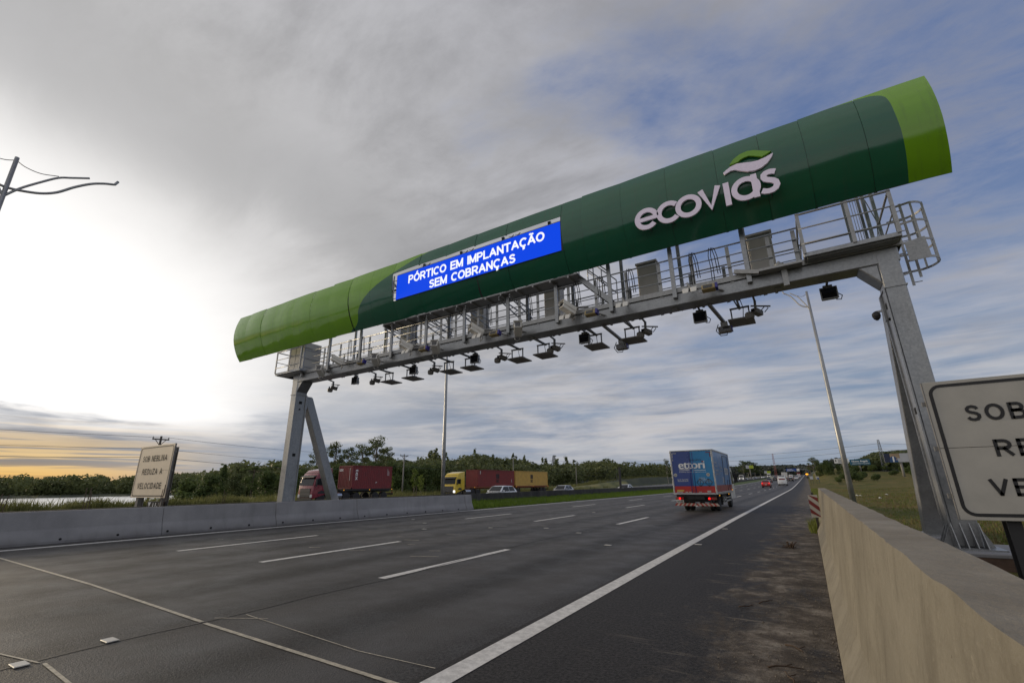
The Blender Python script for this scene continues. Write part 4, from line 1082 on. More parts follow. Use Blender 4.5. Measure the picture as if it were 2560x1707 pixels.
b = MB(); b.box(-.09, -.02, .22, .235, -.16, -.08); b.build('lens', M['lens_glass'], hc)
b = MB(); b.bar((0, -.15, .24), (.02, .36, .16), .05, .04); b.bar((.02, .36, .18), (.0, .38, -.08), .06, .06); b.bar((-.10, .36, .05), (.36, .46, -.02), .045, .03); b.build('arm', GD, hc)
b = MB(); b.tube([(.1, .5, -.1), (.24, .46, .02), (.30, .44, -.06), (.2, .46, -.16)], .012, 6); b.build('cable', M['cable_black'], hc)
HXs = sorted([-.43, -3.41, -6.49, -8.63, -11.82, -15.17, -18.0])
for i, x in enumerate(HXs):
    o = hc if i == 0 else copy_tree(hc); o.location = (x, 12.8, 5.98)
    o['label'] = 'small swivel camera hung behind the gantry beam, ' + nth(i, len(HXs), 'seven cameras')
sc_ = empty('vehicle_scanner', (0, 0, 0), world=False); tag(sc_, 'x', 'scanner', 'laser scanners on long arms behind the beam')
b = MB(); b.box(-.17, .17, .86, 1.06, -.16, .02); b.build('housing', M['plate_grey'], sc_, bevel=.02)
b = MB(); b.box(-.13, .13, .852, .860, -.13, -.01); b.build('lens', M['lens_glass'], sc_); b = MB(); b.box(.172, .20, .87, 1.05, -.14, 0); b.build('sensor_end', M['sensor_blue'], sc_)
b = MB(); b.bar((-.2, -.1, .40), (0, .95, .16), .09, .06); b.box(-.09, .09, .9, 1.0, .0, .16); b.build('arm', GD, sc_)
b = MB(); b.tube([(-.15, .9, .1), (-.22, .85, -.1), (-.12, .84, -.26), (.04, .86, -.26), (.06, .9, -.14)], .013, 6); b.build('cable', M['cable_black'], sc_)
for i, (x, lab) in enumerate([(-1.28, 'dark laser scanner on a long arm below the beam, left of the largest antenna plate'), (-4.30, 'dark laser scanner on a long arm below the beam, half hidden by an antenna plate')]):
    o = sc_ if i == 0 else copy_tree(sc_); o.location = (x, 12.6, 5.68); o['label'] = lab
pc = empty('plate_camera', (0, 0, 0), world=False); tag(pc, 'x', 'camera', 'white box cameras on the front of the gantry')
b = MB(); b.box(-.12, .12, -.24, .24, -.11, .10); b.build('housing', M['camera_white'], pc, bevel=.02, seg=2)
b = MB(); b.box(-.14, .14, -.30, .22, .105, .12); b.box(-.14, -.125, -.28, .2, 0, .105); b.box(.125, .14, -.28, .2, 0, .105); b.build('sunshield', M['camera_white'], pc)
b = MB(); b.box(-.085, .085, -.252, -.240, -.085, .075); b.build('lens_window', M['lens_glass'], pc)
b = MB(); b.bar((0, .05, .13), (0, .2, .22), .05); b.bar((-.15, .2, .22), (.55, .34, .06), .06, .035); b.tube([(0, .24, -.03), (.06, .3, -.16), (-.05, .3, -.24), (-.12, .28, -.14), (-.08, .24, -.04)], .011, 6); b.build('arm', GD, pc)
PXs = sorted([(-5.27, 6.52, .75), (-7.04, 6.20, -.7), (-8.69, 6.47, .7), (-10.5, 6.18, -.7), (-11.95, 6.48, .7), (-13.56, 6.18, -.7), (-15.89, 6.52, .7), (-16.97, 6.22, -.75)])
for i, (x, z, tw) in enumerate(PXs):
    o = pc if i == 0 else copy_tree(pc); o.location = (x, 11.72, z); o.rotation_euler = (rad(-24), 0, tw * -.75)
    o['label'] = 'white box camera on the front of the beam, ' + nth(i, len(PXs), 'eight box cameras')
pr = empty('beam_sensor', (0, 0, 0), world=False); tag(pr, 'x', 'sensor', 'blue ended sensors on the gantry beam')
b = MB(); b.box(-.16, .16, -.09, .09, -.10, .05); b.build('housing', M['sensor_yellow'], pr, bevel=.015); b = MB(); b.box(.162, .22, -.08, .08, -.09, .06); b.build('sensor_end', M['sensor_blue'], pr); b = MB(); b.box(-.12, .10, -.098, -.09, -.07, .02); b.build('lens', M['lens_glass'], pr)
b = MB(); b.bar((-.1, .12, .18), (.3, .34, .06), .06, .04); b.box(-.03, .03, .02, .08, .05, .2); b.tube([(-.14, 0, .04), (-.26, .0, .0), (-.26, 0, -.12), (-.14, 0, -.12)], .011, 6); b.build('arm', GD, pr)
SXs = sorted([-1.33, -4.55, -7.94, -11.06, -14.4])
for i, x in enumerate(SXs):
    o = pr if i == 0 else copy_tree(pr); o.location = (x, 11.72, 6.24); o.rotation_euler = (rad(-14), 0, 0)
    o['label'] = 'small yellowish blue ended sensor on the beam front, ' + nth(i, len(SXs), 'five sensors')
sl_ = empty('twin_lamp', (0, 0, 0), world=False); tag(sl_, 'x', 'lamp', 'pairs of small white lamps on the beam front')
for sx in (-1, 1):
    b = MB(); b.hexa([(sx * .10 - .07, -.12, -.12), (sx * .10 + .07, -.12, -.12), (sx * .10 + .07, .0, -.04), (sx * .10 - .07, .0, -.04), (sx * .10 - .08, -.06, .03), (sx * .10 + .08, -.06, .03), (sx * .10 + .08, .06, .09), (sx * .10 - .08, .06, .09)]); b.build('lamp_head', M['camera_white'], sl_, bevel=.01)
b = MB(); b.bar((0, .05, .05), (0, .3, .12), .05); b.bar((0, .3, .12), (-.1, .34, .34), .05); b.build('arm', GD, sl_)
TXs = sorted([-1.78, -3.59, -5.36, -8.62, -11.9])
for i, x in enumerate(TXs):
    o = sl_ if i == 0 else copy_tree(sl_); o.location = (x, 11.70, 6.28)
    o['label'] = 'small white twin lamp below the front railing, ' + nth(i, len(TXs), 'five twin lamps')
cbn = empty('equipment_cabinet', (0, 0, 0), world=False); tag(cbn, 'x', 'cabinet', 'grey cabinets standing on the gantry walkway')
b = MB(); b.box(-.30, .30, 0, .38, 0, 1.5); b.build('body', M['cabinet_grey'], cbn, bevel=.012); b = MB(); b.box(-.33, .33, -.04, .42, 1.5, 1.56); b.build('canopy', M['cabinet_grey'], cbn)
b = MB(); b.box(-.26, .26, -.008, 0, .08, .70); b.box(-.26, .26, -.008, 0, .76, 1.42); b.build('door', M['cabinet_grey'], cbn, bevel=.003)
CXs = sorted([-.04, -3.14, -6.43, -9.62, -13.34])
for i, x in enumerate(CXs):
    o = cbn if i == 0 else copy_tree(cbn); o.location = (x, 13.0, 6.476)
    o['label'] = 'tall grey cabinet on the gantry walkway, ' + nth(i, len(CXs), 'five walkway cabinets')
cb2 = empty('equipment_cabinet', (-19.8, 12.7, 6.586), 'broad pale cabinet on the railed platform above the left gantry leg', 'cabinet', 'grey cabinets standing on the gantry walkway')
b = MB(); b.box(-20.22, -19.22, 12.22, 13.2, 6.588, 8.1); b.build('body', M['cabinet_grey'], cb2, bevel=.015)
b = MB(); b.box(-20.17, -19.74, 12.208, 12.22, 6.7, 8.0); b.box(-19.70, -19.27, 12.208, 12.22, 6.7, 8.0); b.build('door', M['cabinet_grey'], cb2, bevel=.004)
b = MB()
for k in range(3): b.box(-19.22, -19.202, 12.3, 13.1, 6.85 + .42 * k, 6.91 + .42 * k)
b.build('louvre', M['galvanised_dark'], cb2)
o = empty('dome_camera', (1.96, 12.3, 5.05), 'small black dome camera on the inner face of the right gantry leg', 'camera')
b = MB(); b.lathe([(.03, .16), (.075, .12), (.08, .06), (.06, .0), (.02, -.04)], (1.90, 12.3, 4.9), 'z', 14); b.build('dome', M['black_plastic'], o); b = MB(); b.bar((2.02, 12.3, 5.06), (1.90, 12.3, 5.05), .04); b.build('arm', GD, o)

# ------------------------------------------------------------------ road signs
def fog_sign(x0, x1, y, z0, z1, label, face, posts, wt=.18):
    e = empty('road_sign', ((x0 + x1) / 2, y, 0), label, 'road sign')
    b = MB(); b.box(x0, x1, y, y + .035, z0, (z0 + z1) / 2 - .003); b.box(x0, x1, y + .001, y + .035, (z0 + z1) / 2 + .003, z1); pn = b.build('panel', M[face], e, bevel=.003)
    b = MB(); i = .065; w = .040; r = .12
    X0, X1, Z0, Z1 = x0 + i, x1 - i, z0 + i, z1 - i
    path = arc(X1 - r, Z1 - r, r, 0, 90, 6) + arc(X0 + r, Z1 - r, r, 90, 180, 6) + arc(X0 + r, Z0 + r, r, 180, 270, 6) + arc(X1 - r, Z0 + r, r, 270, 360, 6)
    stroke(b, path, w, (0, y - .001, 0), U, V, .003, True); b.build('border', M['sign_black'], e)
    b = MB(); cx = (x0 + x1) / 2
    for (txt, zc, wd) in (('SOB NEBLINA', z0 + (z1 - z0) * .745, 2.02), ('REDUZA A', z0 + (z1 - z0) * .49, 1.66), ('VELOCIDADE', z0 + (z1 - z0) * .222, 1.98)):
        caps(b, txt, (cx - .02, y - .006, zc), U, V, wd, .22, wt, .42)
    b.build('lettering', M['sign_black'], e, recalc=False)
    b = MB(); b.box(x0 - .01, x0 + .0, y, y + .05, z0, z1); b.box(x1, x1 + .012, y + .01, y + .05, z0, z1)
    for z in (z0 + .3, (z0 + z1) / 2, z1 - .3): b.box(x0 - .05, x1 + .07, y + .036, y + .075, z - .03, z + .03)
    b.build('back_frame', M['sign_back'], e)
    for px, pw in posts:
        b = MB(); b.box(px - pw, px + pw, y + .08, y + .095, -.3, z1 - .1); b.box(px - pw, px + pw, y + .26, y + .275, -.3, z1 - .1); b.box(px - .012, px + .012, y + .095, y + .26, -.3, z1 - .1)
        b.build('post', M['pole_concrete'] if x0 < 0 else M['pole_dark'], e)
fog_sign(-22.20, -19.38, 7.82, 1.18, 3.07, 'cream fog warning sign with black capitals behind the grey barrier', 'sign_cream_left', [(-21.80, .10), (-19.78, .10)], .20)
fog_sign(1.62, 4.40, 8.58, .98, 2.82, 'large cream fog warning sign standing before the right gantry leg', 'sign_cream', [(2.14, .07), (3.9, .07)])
e = empty('gradient_sign', (-20.1, 8.0, 0), 'small black plate with white numbers below the far fog warning sign', 'road sign')
b = MB(); b.box(-21.05, -19.5, 7.98, 8.01, .62, 1.05); b.build('plate', M['sign_black'], e)
b = MB(); add_text(b, '11,1%', (-20.15, 7.974, .925), U, V, .85, .16, 0, .04, True); b.add([(-20.98, 7.974, 1.02), (-20.74, 7.974, 1.02), (-20.86, 7.974, .85)], [(0, 2, 1)]); b.build('lettering', M['letter_white'], e, recalc=False)
b = MB(); b.box(-20.9, -20.82, 8.01, 8.07, -.2, .7); b.box(-19.7, -19.62, 8.01, 8.07, -.2, .7); b.build('post', M['pole_dark'], e)
# bundles of rusty reinforcing bars standing up behind the barrier
for i, (y, zt, n, lab) in enumerate([(3.78, 1.53, 4, 'leftmost bundle of bent dark steel bars standing behind the grey barrier'), (5.72, 1.66, 3, 'dark steel bars standing behind the barrier left of the far fog sign'), (7.72, 1.66, 3, 'dark steel bars standing behind the barrier just right of the far fog sign'), (9.8, 1.42, 2, 'short dark steel bars standing behind the barrier left of the gantry leg'), (19.7, 1.55, 3, 'dark steel bars standing behind the barrier before the red container')]):
    r3 = random.Random(i); b = MB(); X = xb(y) - .5
    for k in range(n):
        xx = X + r3.uniform(-.06, .06); yy = y + k * .07 - .05
        b.tube([(xx, yy, -.05), (xx + r3.uniform(-.02, .02), yy + r3.uniform(-.02, .02), .9), (xx + r3.uniform(-.03, .03), yy + r3.uniform(-.05, .05), zt - r3.uniform(0, .25))], .012, 6)
    tag(b.build('rebar_bundle', M['rust_steel']), lab, 'steel bars', 'steel bars behind the barrier')
# striped hazard marker at the end of the right barrier
e = empty('hazard_marker', (.02, 16.9, 0), 'red and white striped hazard marker at the end of the beige barrier', 'hazard marker')
b = MB(); b.box(-.09, .15, 16.9, 16.92, .46, 1.09); b.build('plate', M['retro_white'], e)
b = MB()
for k in range(-2, 4):
    z = .36 + .26 * k; q = [(-.09, z + .22), (.15, z), (.15, z + .13), (-.09, z + .35)]
    q = [(x, min(1.09, max(.46, zz))) for x, zz in q]
    if max(p[1] for p in q) - min(p[1] for p in q) > .05: b.add([(x, 16.897, zz) for x, zz in q], [(0, 1, 2, 3)])
b.build('stripe', M['reflector_red'], e, recalc=False)
b = MB(); b.box(.0, .06, 16.92, 16.96, -.1, 1.16); b.build('post', M['wood_dark'], e)

# ------------------------------------------------------------------ lamp posts
def lamp_post(x, y, h, label, arms, r0=.11, r1=.055):
    z0 = H(x, y) if not -21 < x < -18 else 0
    e = empty('lamp_post', (x, y, z0), label, 'lamp post', 'tall galvanised lamp posts beside the motorway')
    b = MB(); b.tube([(x, y, z0 - .3), (x, y, h * .35), (x, y, h * .352), (x, y, h * .68), (x, y, h * .682), (x, y, h)], [r0, r0 * .86, r0 * .80, r0 * .66, r0 * .6, r1], 14); b.box(x - .16, x + .16, y - .16, y + .16, z0 - .3, z0 + .03); b.build('pole', GS, e)
    for (dx, dy) in arms:
        L = lambda t_, dz: (x + dx * t_, y + dy * t_, h + dz)
        b = MB(); b.tube(smooth_path([L(.02, -1.1), L(.12, -1.06), L(.3, -.93), L(.45, -.70), L(.6, -.30), L(.75, .03), L(.88, .22), L(1.0, .34)]) + [L(1.03, .50)], .042, 8); b.build('arm', GD, e)
        b = MB(); b.tube(smooth_path([L(0, -1.42), L(.12, -.98), L(.28, -.53), L(.42, -.18), L(.55, .0), L(.72, .22)]), .036, 8)
        b.build('brace', GD, e)
        b = MB(); b.tube(smooth_path([L(0, -.1), L(.1, -.22), L(.25, -.25), L(.42, -.12)]), .012, 6); b.build('cable', M['cable_black'], e)
lamp_post(-19.5, 1.87, 11.53, 'lamp post with two thin curved arms high above the fog sign', [(.25, 2.33), (-.25, -2.33)])
lamp_post(-19.3, 22.75, 13.5, 'thin lamp post rising behind the grey barrier and the middle of the gantry', [(.2, 2.2), (-.2, -2.2)], .125)
lamp_post(2.05, 34.6, 13.7, 'tall leaning looking lamp post beside the grass field right of the shoulder', [(-1.3, .5)], .16, .07)

# ------------------------------------------------------------------ utility poles and cables
def upole(x, y, h, label, arm=1.6, dark=False, r=.12):
    z0 = H(x, y)
    e = empty('utility_pole', (x, y, z0), label, 'utility pole', 'utility poles beyond the far carriageway')
    b = MB(); b.tube([(x, y, z0 - .5), (x, y, h)], [r * 1.25, r * .8], 10); b.build('pole', M['wood_dark'] if dark else M['pole_concrete'], e)
    if arm:
        b = MB(); b.box(x - .06, x + .06, y - arm * .5, y + arm * .5, h - .38, h - .26); b.bar((x, y - arm * .35, h - .3), (x, y, h - .95), .05); b.bar((x, y + arm * .35, h - .3), (x, y, h - .95), .05); b.build('crossarm', M['wood_dark'], e)
        b = MB()
        for k in (-.46, 0, .46): b.lathe([(.03, 0), (.06, .05), (.03, .1), (.06, .14), (.02, .2)], (x, y + arm * k, h - .26), 'z', 8)
        build_each(b, 'insulator', M['plate_grey'], e)
    return (x, y, h)
p1 = upole(-56, 21.2, 6.65, 'dark utility pole whose top shows above the far fog warning sign', 1.5, True)
p2 = upole(-62, 62.0, 6.98, 'utility pole with a crossarm between the red container and the tall lamp post', 2.0)
p3 = upole(-62, 99.8, 7.75, 'utility pole rising behind the red and yellow containers', .0)
p4 = upole(-62, 137.6, 6.6, 'thin utility pole right of the yellow container in front of the trees', .0)
p5 = upole(-64, 180.5, 6.9, 'distant utility pole with a crossarm near the dark post', 2.2)
p0 = (-58, -32, 7.4); p6 = (-66, 260, 8.5)
P_ = [p0, p1, p2, p3, p4, p5, p6]
def cable(a, c, sag, r, label, n=16):
    a = Vector(a); c = Vector(c)
    pts = [a + (c - a) * (i / n) - Vector((0, 0, 4 * sag * (i / n) * (1 - i / n))) for i in range(n + 1)]
    b = MB(); b.tube(pts, r, 5); return tag(b.build('power_cable', M['wire']), label, 'cable', 'overhead cables')
names = ['above the lake', 'over the red truck', 'over the yellow container', 'over the wooded hill', 'near the dark post', 'at the far end of the poles']
for i, (a, c) in enumerate(zip(P_, P_[1:])):
    cable((a[0], a[1] + .5, a[2] - .1), (c[0], c[1] + .5, c[2] - .1), .55, .016, 'upper thin overhead cable strung between poles ' + names[i])
    cable((a[0], a[1], a[2] - 1.25), (c[0], c[1], c[2] - 1.25), .7, .014, 'middle thin overhead cable strung between poles ' + names[i])
    cable((a[0], a[1], a[2] - 2.1), (c[0], c[1], c[2] - 2.1), .8, .02, 'lowest overhead cable strung between poles ' + names[i])
e = empty('sign_post', (-22.3, 64.2, -.2), 'thick dark post standing behind the blackened barrier next to a white car', 'post')
b = MB(); b.box(-22.42, -22.18, 64.05, 64.35, -.3, 3.6); b.build('post', M['pole_dark'], e, bevel=.02); b = MB(); b.box(-22.75, -21.95, 64.0, 64.4, -.22, .55); b.build('base_block', M['concrete_dark'], e, bevel=.03)
# lattice pylons and a mast
def lattice(name, az, r, ztop, zbot, w0, w1, label, cat, mt, arms=(), n=9, th=.09):
    x, y = r * math.sin(rad(az)), r * math.cos(rad(az)); e = empty(name, (x, y, zbot), label, cat)
    b = MB(); lv = [zbot + (ztop - zbot) * (1 - (1 - i / n) ** 1.15) for i in range(n + 1)]
    def ring(i):
        w = w0 + (w1 - w0) * i / n; return [(x + sx * w / 2, y + sy * w / 2, lv[i]) for sx, sy in ((-1, -1), (1, -1), (1, 1), (-1, 1))]
    for i in range(n):
        A_, B_ = ring(i), ring(i + 1)
        for k in range(4):
            b.bar(A_[k], B_[k], th); b.bar(A_[k], B_[(k + 1) % 4], th * .6); b.bar(A_[(k + 1) % 4], B_[k], th * .6); b.bar(B_[k], B_[(k + 1) % 4], th * .6)
    b.build('lattice', M[mt], e)
    for z, L in arms:
        b = MB()
        for s in (-1, 1):
            b.bar((x, y, z + .5), (x + s * L, y, z), th * .8); b.bar((x, y, z - .4), (x + s * L, y, z), th * .8)
        b.build('crossarm', M[mt], e)
    return x, y
q1 = lattice('power_pylon', -26.86, 430, 1.5 + .0575 * 430, 6, 6, 1.2, 'distant lattice power pylon above the wooded hill', 'pylon', 'lattice_steel', [(21.5, 5), (18.6, 6), (15.6, 5.2)], 9, .28)
q2 = lattice('power_pylon', 6.42, 300, 1.5 + .0645 * 300, 5, 2.0, .7, 'lattice power pylon behind the wide billboard on the right hill', 'pylon', 'lattice_steel', (), 12, .13)
q3 = lattice('radio_mast', -2.78, 640, 1.5 + .0484 * 640, 5, 2.2, 1.2, 'slim red and white radio mast far down the motorway', 'mast', 'mast_red', (), 14, .16)
for k, (za, zb) in enumerate(((.0473, .0585), (.0401, .0490), (.0332, .0400))):
    rA, rB = 520, 300
    A_ = (rA * math.sin(rad(-12.6)), rA * math.cos(rad(-12.6)), 1.5 + (za - .001) * rA); B_ = (rB * math.sin(rad(6.4)), rB * math.cos(rad(6.4)), 1.5 + zb * rB)
    cable(A_, B_, 2.2, .07, ['highest', 'middle', 'lowest'][k] + ' high voltage cable crossing the sky above the distant traffic', 24)
    C_ = (260 * math.sin(rad(16)), 260 * math.cos(rad(16)), 1.5 + (zb - .004) * 260)
    cable(B_, C_, 1.2, .06, ['highest', 'middle', 'lowest'][k] + ' high voltage cable right of the hilltop pylon', 12)
    D_2 = (430 * math.sin(rad(-26.86)), 430 * math.cos(rad(-26.86)), (21.5, 18.6, 15.6)[k])
    cable(D_2, A_, 3.0, .07, ['highest', 'middle', 'lowest'][k] + ' high voltage cable running right from the distant pylon', 24)

# ------------------------------------------------------------------ billboards and far signs
def pt(az, r, el=None, z=None):
    return r * math.sin(rad(az)), r * math.cos(rad(az)), (1.5 + el * r if z is None else z)
def billboard(az0, az1, elt, elb, azp, r, label, face, extra=None, pr=.35, name='billboard', cat='billboard', pole='pole_concrete', grp=None):
    y = r * math.cos(rad((az0 + az1) / 2)); x0, x1 = y * math.tan(rad(az0)), y * math.tan(rad(az1)); z0, z1 = 1.5 + elb * r, 1.5 + elt * r; px = y * math.tan(rad(azp))
    zb = H(px, y + .6)
    e = empty(name, (px, y + .6, zb), label, cat, grp)
    b = MB(); b.box(x0, x1, y, y + .35, z0, z1); b.build('panel', M[face], e)
    b = MB(); b.tube([(px, y + .7, zb - 1), (px, y + .7, z0 + .2)], pr, 12); b.build('post', M[pole], e)
    b = MB(); b.box(x0, x1, y + .36, y + .6, z0 + .2, z0 + .4); b.box(x0, x1, y + .36, y + .6, z1 - .5, z1 - .3); b.build('back_frame', M['sign_back'], e)
    if extra: extra(e, x0, x1, y - .02, z0, z1)
    return e
def home(e, x0, x1, y, z0, z1):
    w, h = x1 - x0, z1 - z0; b = MB()
    add_text(b, 'Home Angels', (x0 + w * .50, y, z0 + h * .63), U, V, w * .80, h * .36, 0, .06, True); add_text(b, 'CUIDADO COMPLETO PARA IDOSOS', (x0 + w * .52, y, z0 + h * .25), U, V, w * .86, h * .13, 0, .04, True)
    b.build('lettering', M['letter_white'], e, recalc=False)
billboard(3.81, 5.42, .0338, .0243, 4.56, 290, 'teal billboard on a single post with large white lettering', 'billboard_teal', home, .33)
def lin(e, x0, x1, y, z0, z1):
    w, h = x1 - x0, z1 - z0
    b = MB(); b.box(x0, x0 + w * .13, y, y + .02, z0, z1); b.build('dark_print', M['billboard_navy'], e)
    b = MB(); b.box(x0 + w * .13, x0 + w * .33, y, y + .02, z0 + h * .45, z1); b.build('tan_print', M['billboard_tan'], e)
    cx = x0 + w * .19; Y_ = y - .01
    b = MB(); b.add([(cx + p * w * .085, Y_, z0 + q * h) for p, q in ((-1, 0), (-.8, .5), (-.35, .68), (.35, .68), (.85, .48), (1.05, 0))], [(0, 5, 4, 3, 2, 1)]); b.build('printed_suit', M['suit_print'], e, recalc=False)
    b = MB(); b.add([(cx + p * w * .085, Y_ - .01, z0 + q * h) for p, q in ((-.22, .05), (.16, .05), (.2, .66), (-.2, .66))], [(0, 1, 2, 3)]); b.build('printed_shirt', M['letter_white'], e, recalc=False)
    b = MB(); b.add([(cx + w * .018 * math.cos(t_ * .7854), Y_ - .01, z0 + h * .81 + h * .12 * math.sin(t_ * .7854)) for t_ in range(8)], [tuple(range(8))]); b.add([(cx + w * .06 + w * .012 * math.cos(t_ * .7854), Y_ - .01, z0 + h * .32 + h * .10 * math.sin(t_ * .7854)) for t_ in range(8)], [tuple(range(8))]); b.build('printed_face', M['skin_print'], e, recalc=False)
    b = MB(); add_text(b, 'LIND', (x0 + w * .62, Y_, z0 + h * .48), U, V, w * .20, h * .13, 0, .04, True)
    add_text(b, 'empreendimentos', (x0 + w * .62, Y_, z0 + h * .22), U, V, w * .18, h * .06, 0, 0, True); b.build('lettering', M['sign_back'], e, recalc=False)
    b = MB(); b.add([(x0 + w * .62 + w * .022 * math.cos(t_ * .7854), Y_, z0 + h * .76 + h * .09 * math.sin(t_ * .7854)) for t_ in range(8)], [tuple(range(8))]); b.build('printed_emblem', M['sensor_yellow'], e, recalc=False)
billboard(6.55, 10.1, .041, .0270, 7.72, 235, 'wide pale billboard showing a person in a blue suit', 'billboard_pale', lin, .42)
def wb(e, x0, x1, y, z0, z1):
    w, h = x1 - x0, z1 - z0; b = MB()
    for k in range(3): b.box(x0 + w * .25, x0 + w * (.9 - .1 * k), y - .01, y, z0 + h * (.2 + .25 * k), z0 + h * (.32 + .25 * k))
    b.box(x0 + w * .06, x0 + w * .15, y - .01, y, z0 + h * .35, z0 + h * .8); b.build('print', M['sign_back'], e)
billboard(2.55, 3.75, .0359, .0280, 3.12, 340, 'small white billboard on a slanting post behind the right lamp post', 'letter_white', wb, .3)
def lime(e, x0, x1, y, z0, z1):
    b = MB(); b.box(x0 + (x1 - x0) * .42, x1, y, y + .02, z0, z1); b.build('lime_print', M['lime'], e)
billboard(-5.54, -4.80, .0286, .0229, -5.18, 420, 'nearer white and lime billboard on the hill beyond the delivery truck', 'billboard_pale', lime, .3)
billboard(-3.85, -3.25, .0178, .0134, -3.50, 520, 'farther white and lime billboard low beside the distant carriageway', 'billboard_pale', lime, .3)
# blue direction sign over the road in the distance
r_ = 560; e = empty('direction_sign', (-3, r_, prof(r_)), 'blue overhead direction sign with a white square far down the road', 'road sign')
b = MB(); b.box(r_ * math.tan(rad(-1.78)), r_ * math.tan(rad(-.84)), r_, r_ + .2, 1.5 + .0164 * r_, 1.5 + .0212 * r_); b.build('panel', M['road_sign_blue'], e)
b = MB(); b.box(r_ * math.tan(rad(-.84)) + .1, r_ * math.tan(rad(-.58)), r_, r_ + .2, 1.5 + .0165 * r_, 1.5 + .0210 * r_); b.build('white_panel', M['letter_white'], e)
b = MB(); zt = 1.5 + .0195 * r_; b.box(-19.5, 1.5, r_ + .3, r_ + .8, zt - .4, zt + .4); b.box(-19.6, -19.1, r_ + .3, r_ + .8, prof(r_) - .3, zt); b.box(1.1, 1.6, r_ + .3, r_ + .8, prof(r_) - .3, zt); b.build('frame', M['lattice_steel'], e)
b = MB()
for k in range(3): b.box(r_ * math.tan(rad(-1.7)), r_ * math.tan(rad(-1.0 - .12 * k)), r_ - .02, r_, 1.5 + r_ * (.0172 + .0012 * k), 1.5 + r_ * (.0177 + .0012 * k))
b.build('lettering', M['letter_white'], e)
# warning trailer, boards and verge signs
y = 300; e = empty('warning_light', (.1, y, prof(y)), 'glowing orange warning light on a post beside the distant shoulder', 'warning light')
b = MB(); b.lathe([(.05, -.35), (.55, -.3), (.6, 0), (.5, .28), (.1, .36)], (0, y, 1.5 + .0109 * y), 'z', 12); b.build('lamp', M['amber_lamp_strong'], e)
b = MB(); b.box(-.08, .08, y - .08, y + .08, prof(y) - .3, 1.5 + .0099 * y); b.box(-.5, .5, y - .15, y + .15, prof(y) + .3, prof(y) + 1.0); b.build('post', M['pole_dark'], e)
for i, (az, elt, elb, r, m_, lab) in enumerate([(-.02, .0072, .0020, 150, 'billboard_pale', 'narrow pale sign on two posts at the far end of the right verge'), (.50, .0070, .0020, 150, 'retro_white', 'white and blue sign on posts at the far end of the right verge')]):
    x = r * math.tan(rad(az)) + .9; z1, z0 = 1.5 + elt * r, 1.5 + elb * r; e = empty('verge_sign', (x, r, prof(r)), lab, 'road sign')
    b = MB(); b.box(x - .36, x + .36, r, r + .04, z0, z1); b.build('panel', M[m_], e); b = MB(); b.box(x - .3, x - .24, r + .05, r + .1, prof(r) - .3, z0 + .1); b.box(x + .24, x + .3, r + .05, r + .1, prof(r) - .3, z0 + .1); b.build('post', M['pole_dark'], e)
    if i: b = MB(); b.box(x - .1, x + .34, r - .01, r, z0, z0 + .35); b.build('blue_panel', M['road_sign_blue'], e)
r = 330; x = r * math.tan(rad(-3.22)); e = empty('verge_sign', (x, r, prof(r)), 'pale rectangular board on the median grass far beyond the delivery truck', 'road sign')
b = MB(); b.box(x - .95, x + .95, r, r + .06, 1.5 + .0030 * r, 1.5 + .0081 * r); b.build('panel', M['retro_white'], e); b = MB(); b.box(x - .6, x - .5, r + .06, r + .14, prof(r) - .2, 1.5 + .007 * r); b.box(x + .5, x + .6, r + .06, r + .14, prof(r) - .2, 1.5 + .007 * r); b.build('post', M['pole_dark'], e)
e = empty('delineator', (-17.9, 92, 0), 'small orange and white delineator post on the median beside the delivery truck', 'post')
b = MB(); b.lathe([(.05, 0), (.05, .32)], (-17.9, 92, 0), 'z', 10); b.lathe([(.05, .48), (.05, .64)], (-17.9, 92, 0), 'z', 10); b.build('post', M['amber_lit'], e)
b = MB(); b.lathe([(.052, .30), (.052, .49)], (-17.9, 92, 0), 'z', 10); b.lathe([(.052, .63), (.03, .74)], (-17.9, 92, 0), 'z', 10); b.build('reflector', M['retro_white'], e)
# debris on the shoulder and litter in the field
b = MB(); r3 = random.Random(8)
for k in range(16):
    a = r3.uniform(0, 6.28); L = r3.uniform(.05, .16); x, y = -.62 + r3.uniform(-.09, .09), 13.3 + r3.uniform(-.16, .16)
    b.bar((x, y, .01), (x + L * math.cos(a), y + L * math.sin(a), r3.uniform(.02, .14)), .03, .015)
tag(b.build('dead_branch', M['twig_brown']), 'small clump of dead twigs lying on the dirty shoulder', 'twigs')
tw = [(-.55, 4.9, .4), (-.45, 5.6, -.5), (-.8, 7.2, .9), (-1.0, 6.9, .2), (-.35, 4.6, 1.2)]
for i, (x, y, a) in enumerate(tw):
    b = MB(); pts = [(x, y, .012)]
    for k in range(4): a += r3.uniform(-.5, .5); p = pts[-1]; pts.append((p[0] + .07 * math.cos(a), p[1] + .07 * math.sin(a), .012 + r3.uniform(0, .02)))
    b.tube(pts, [.008, .007, .006, .005, .003], 5); b.tube([pts[2], (pts[2][0] + .05, pts[2][1] + .08, .02)], .004, 5)
    tag(b.build('twig', M['twig_brown']), 'thin brown twig lying on the dirt along the beige barrier', 'twig', 'twigs on the shoulder')
for i in range(14):
    x = r3.uniform(3.5, 13); y = r3.uniform(24, 62); b = MB(); z = H(x, y)
    n_ = 7; vs = [(x + r3.uniform(.08, .18) * math.cos(k * .9), y + r3.uniform(.08, .18) * math.sin(k * .9), z + r3.uniform(.02, .10)) for k in range(n_)] + [(x, y, z + .16)]
    b.add(vs, [(k, (k + 1) % n_, n_) for k in range(n_)]); tag(b.build('litter', M['litter']), 'crumpled white scrap of litter lying in the dry grass field', 'litter', 'white litter in the field')

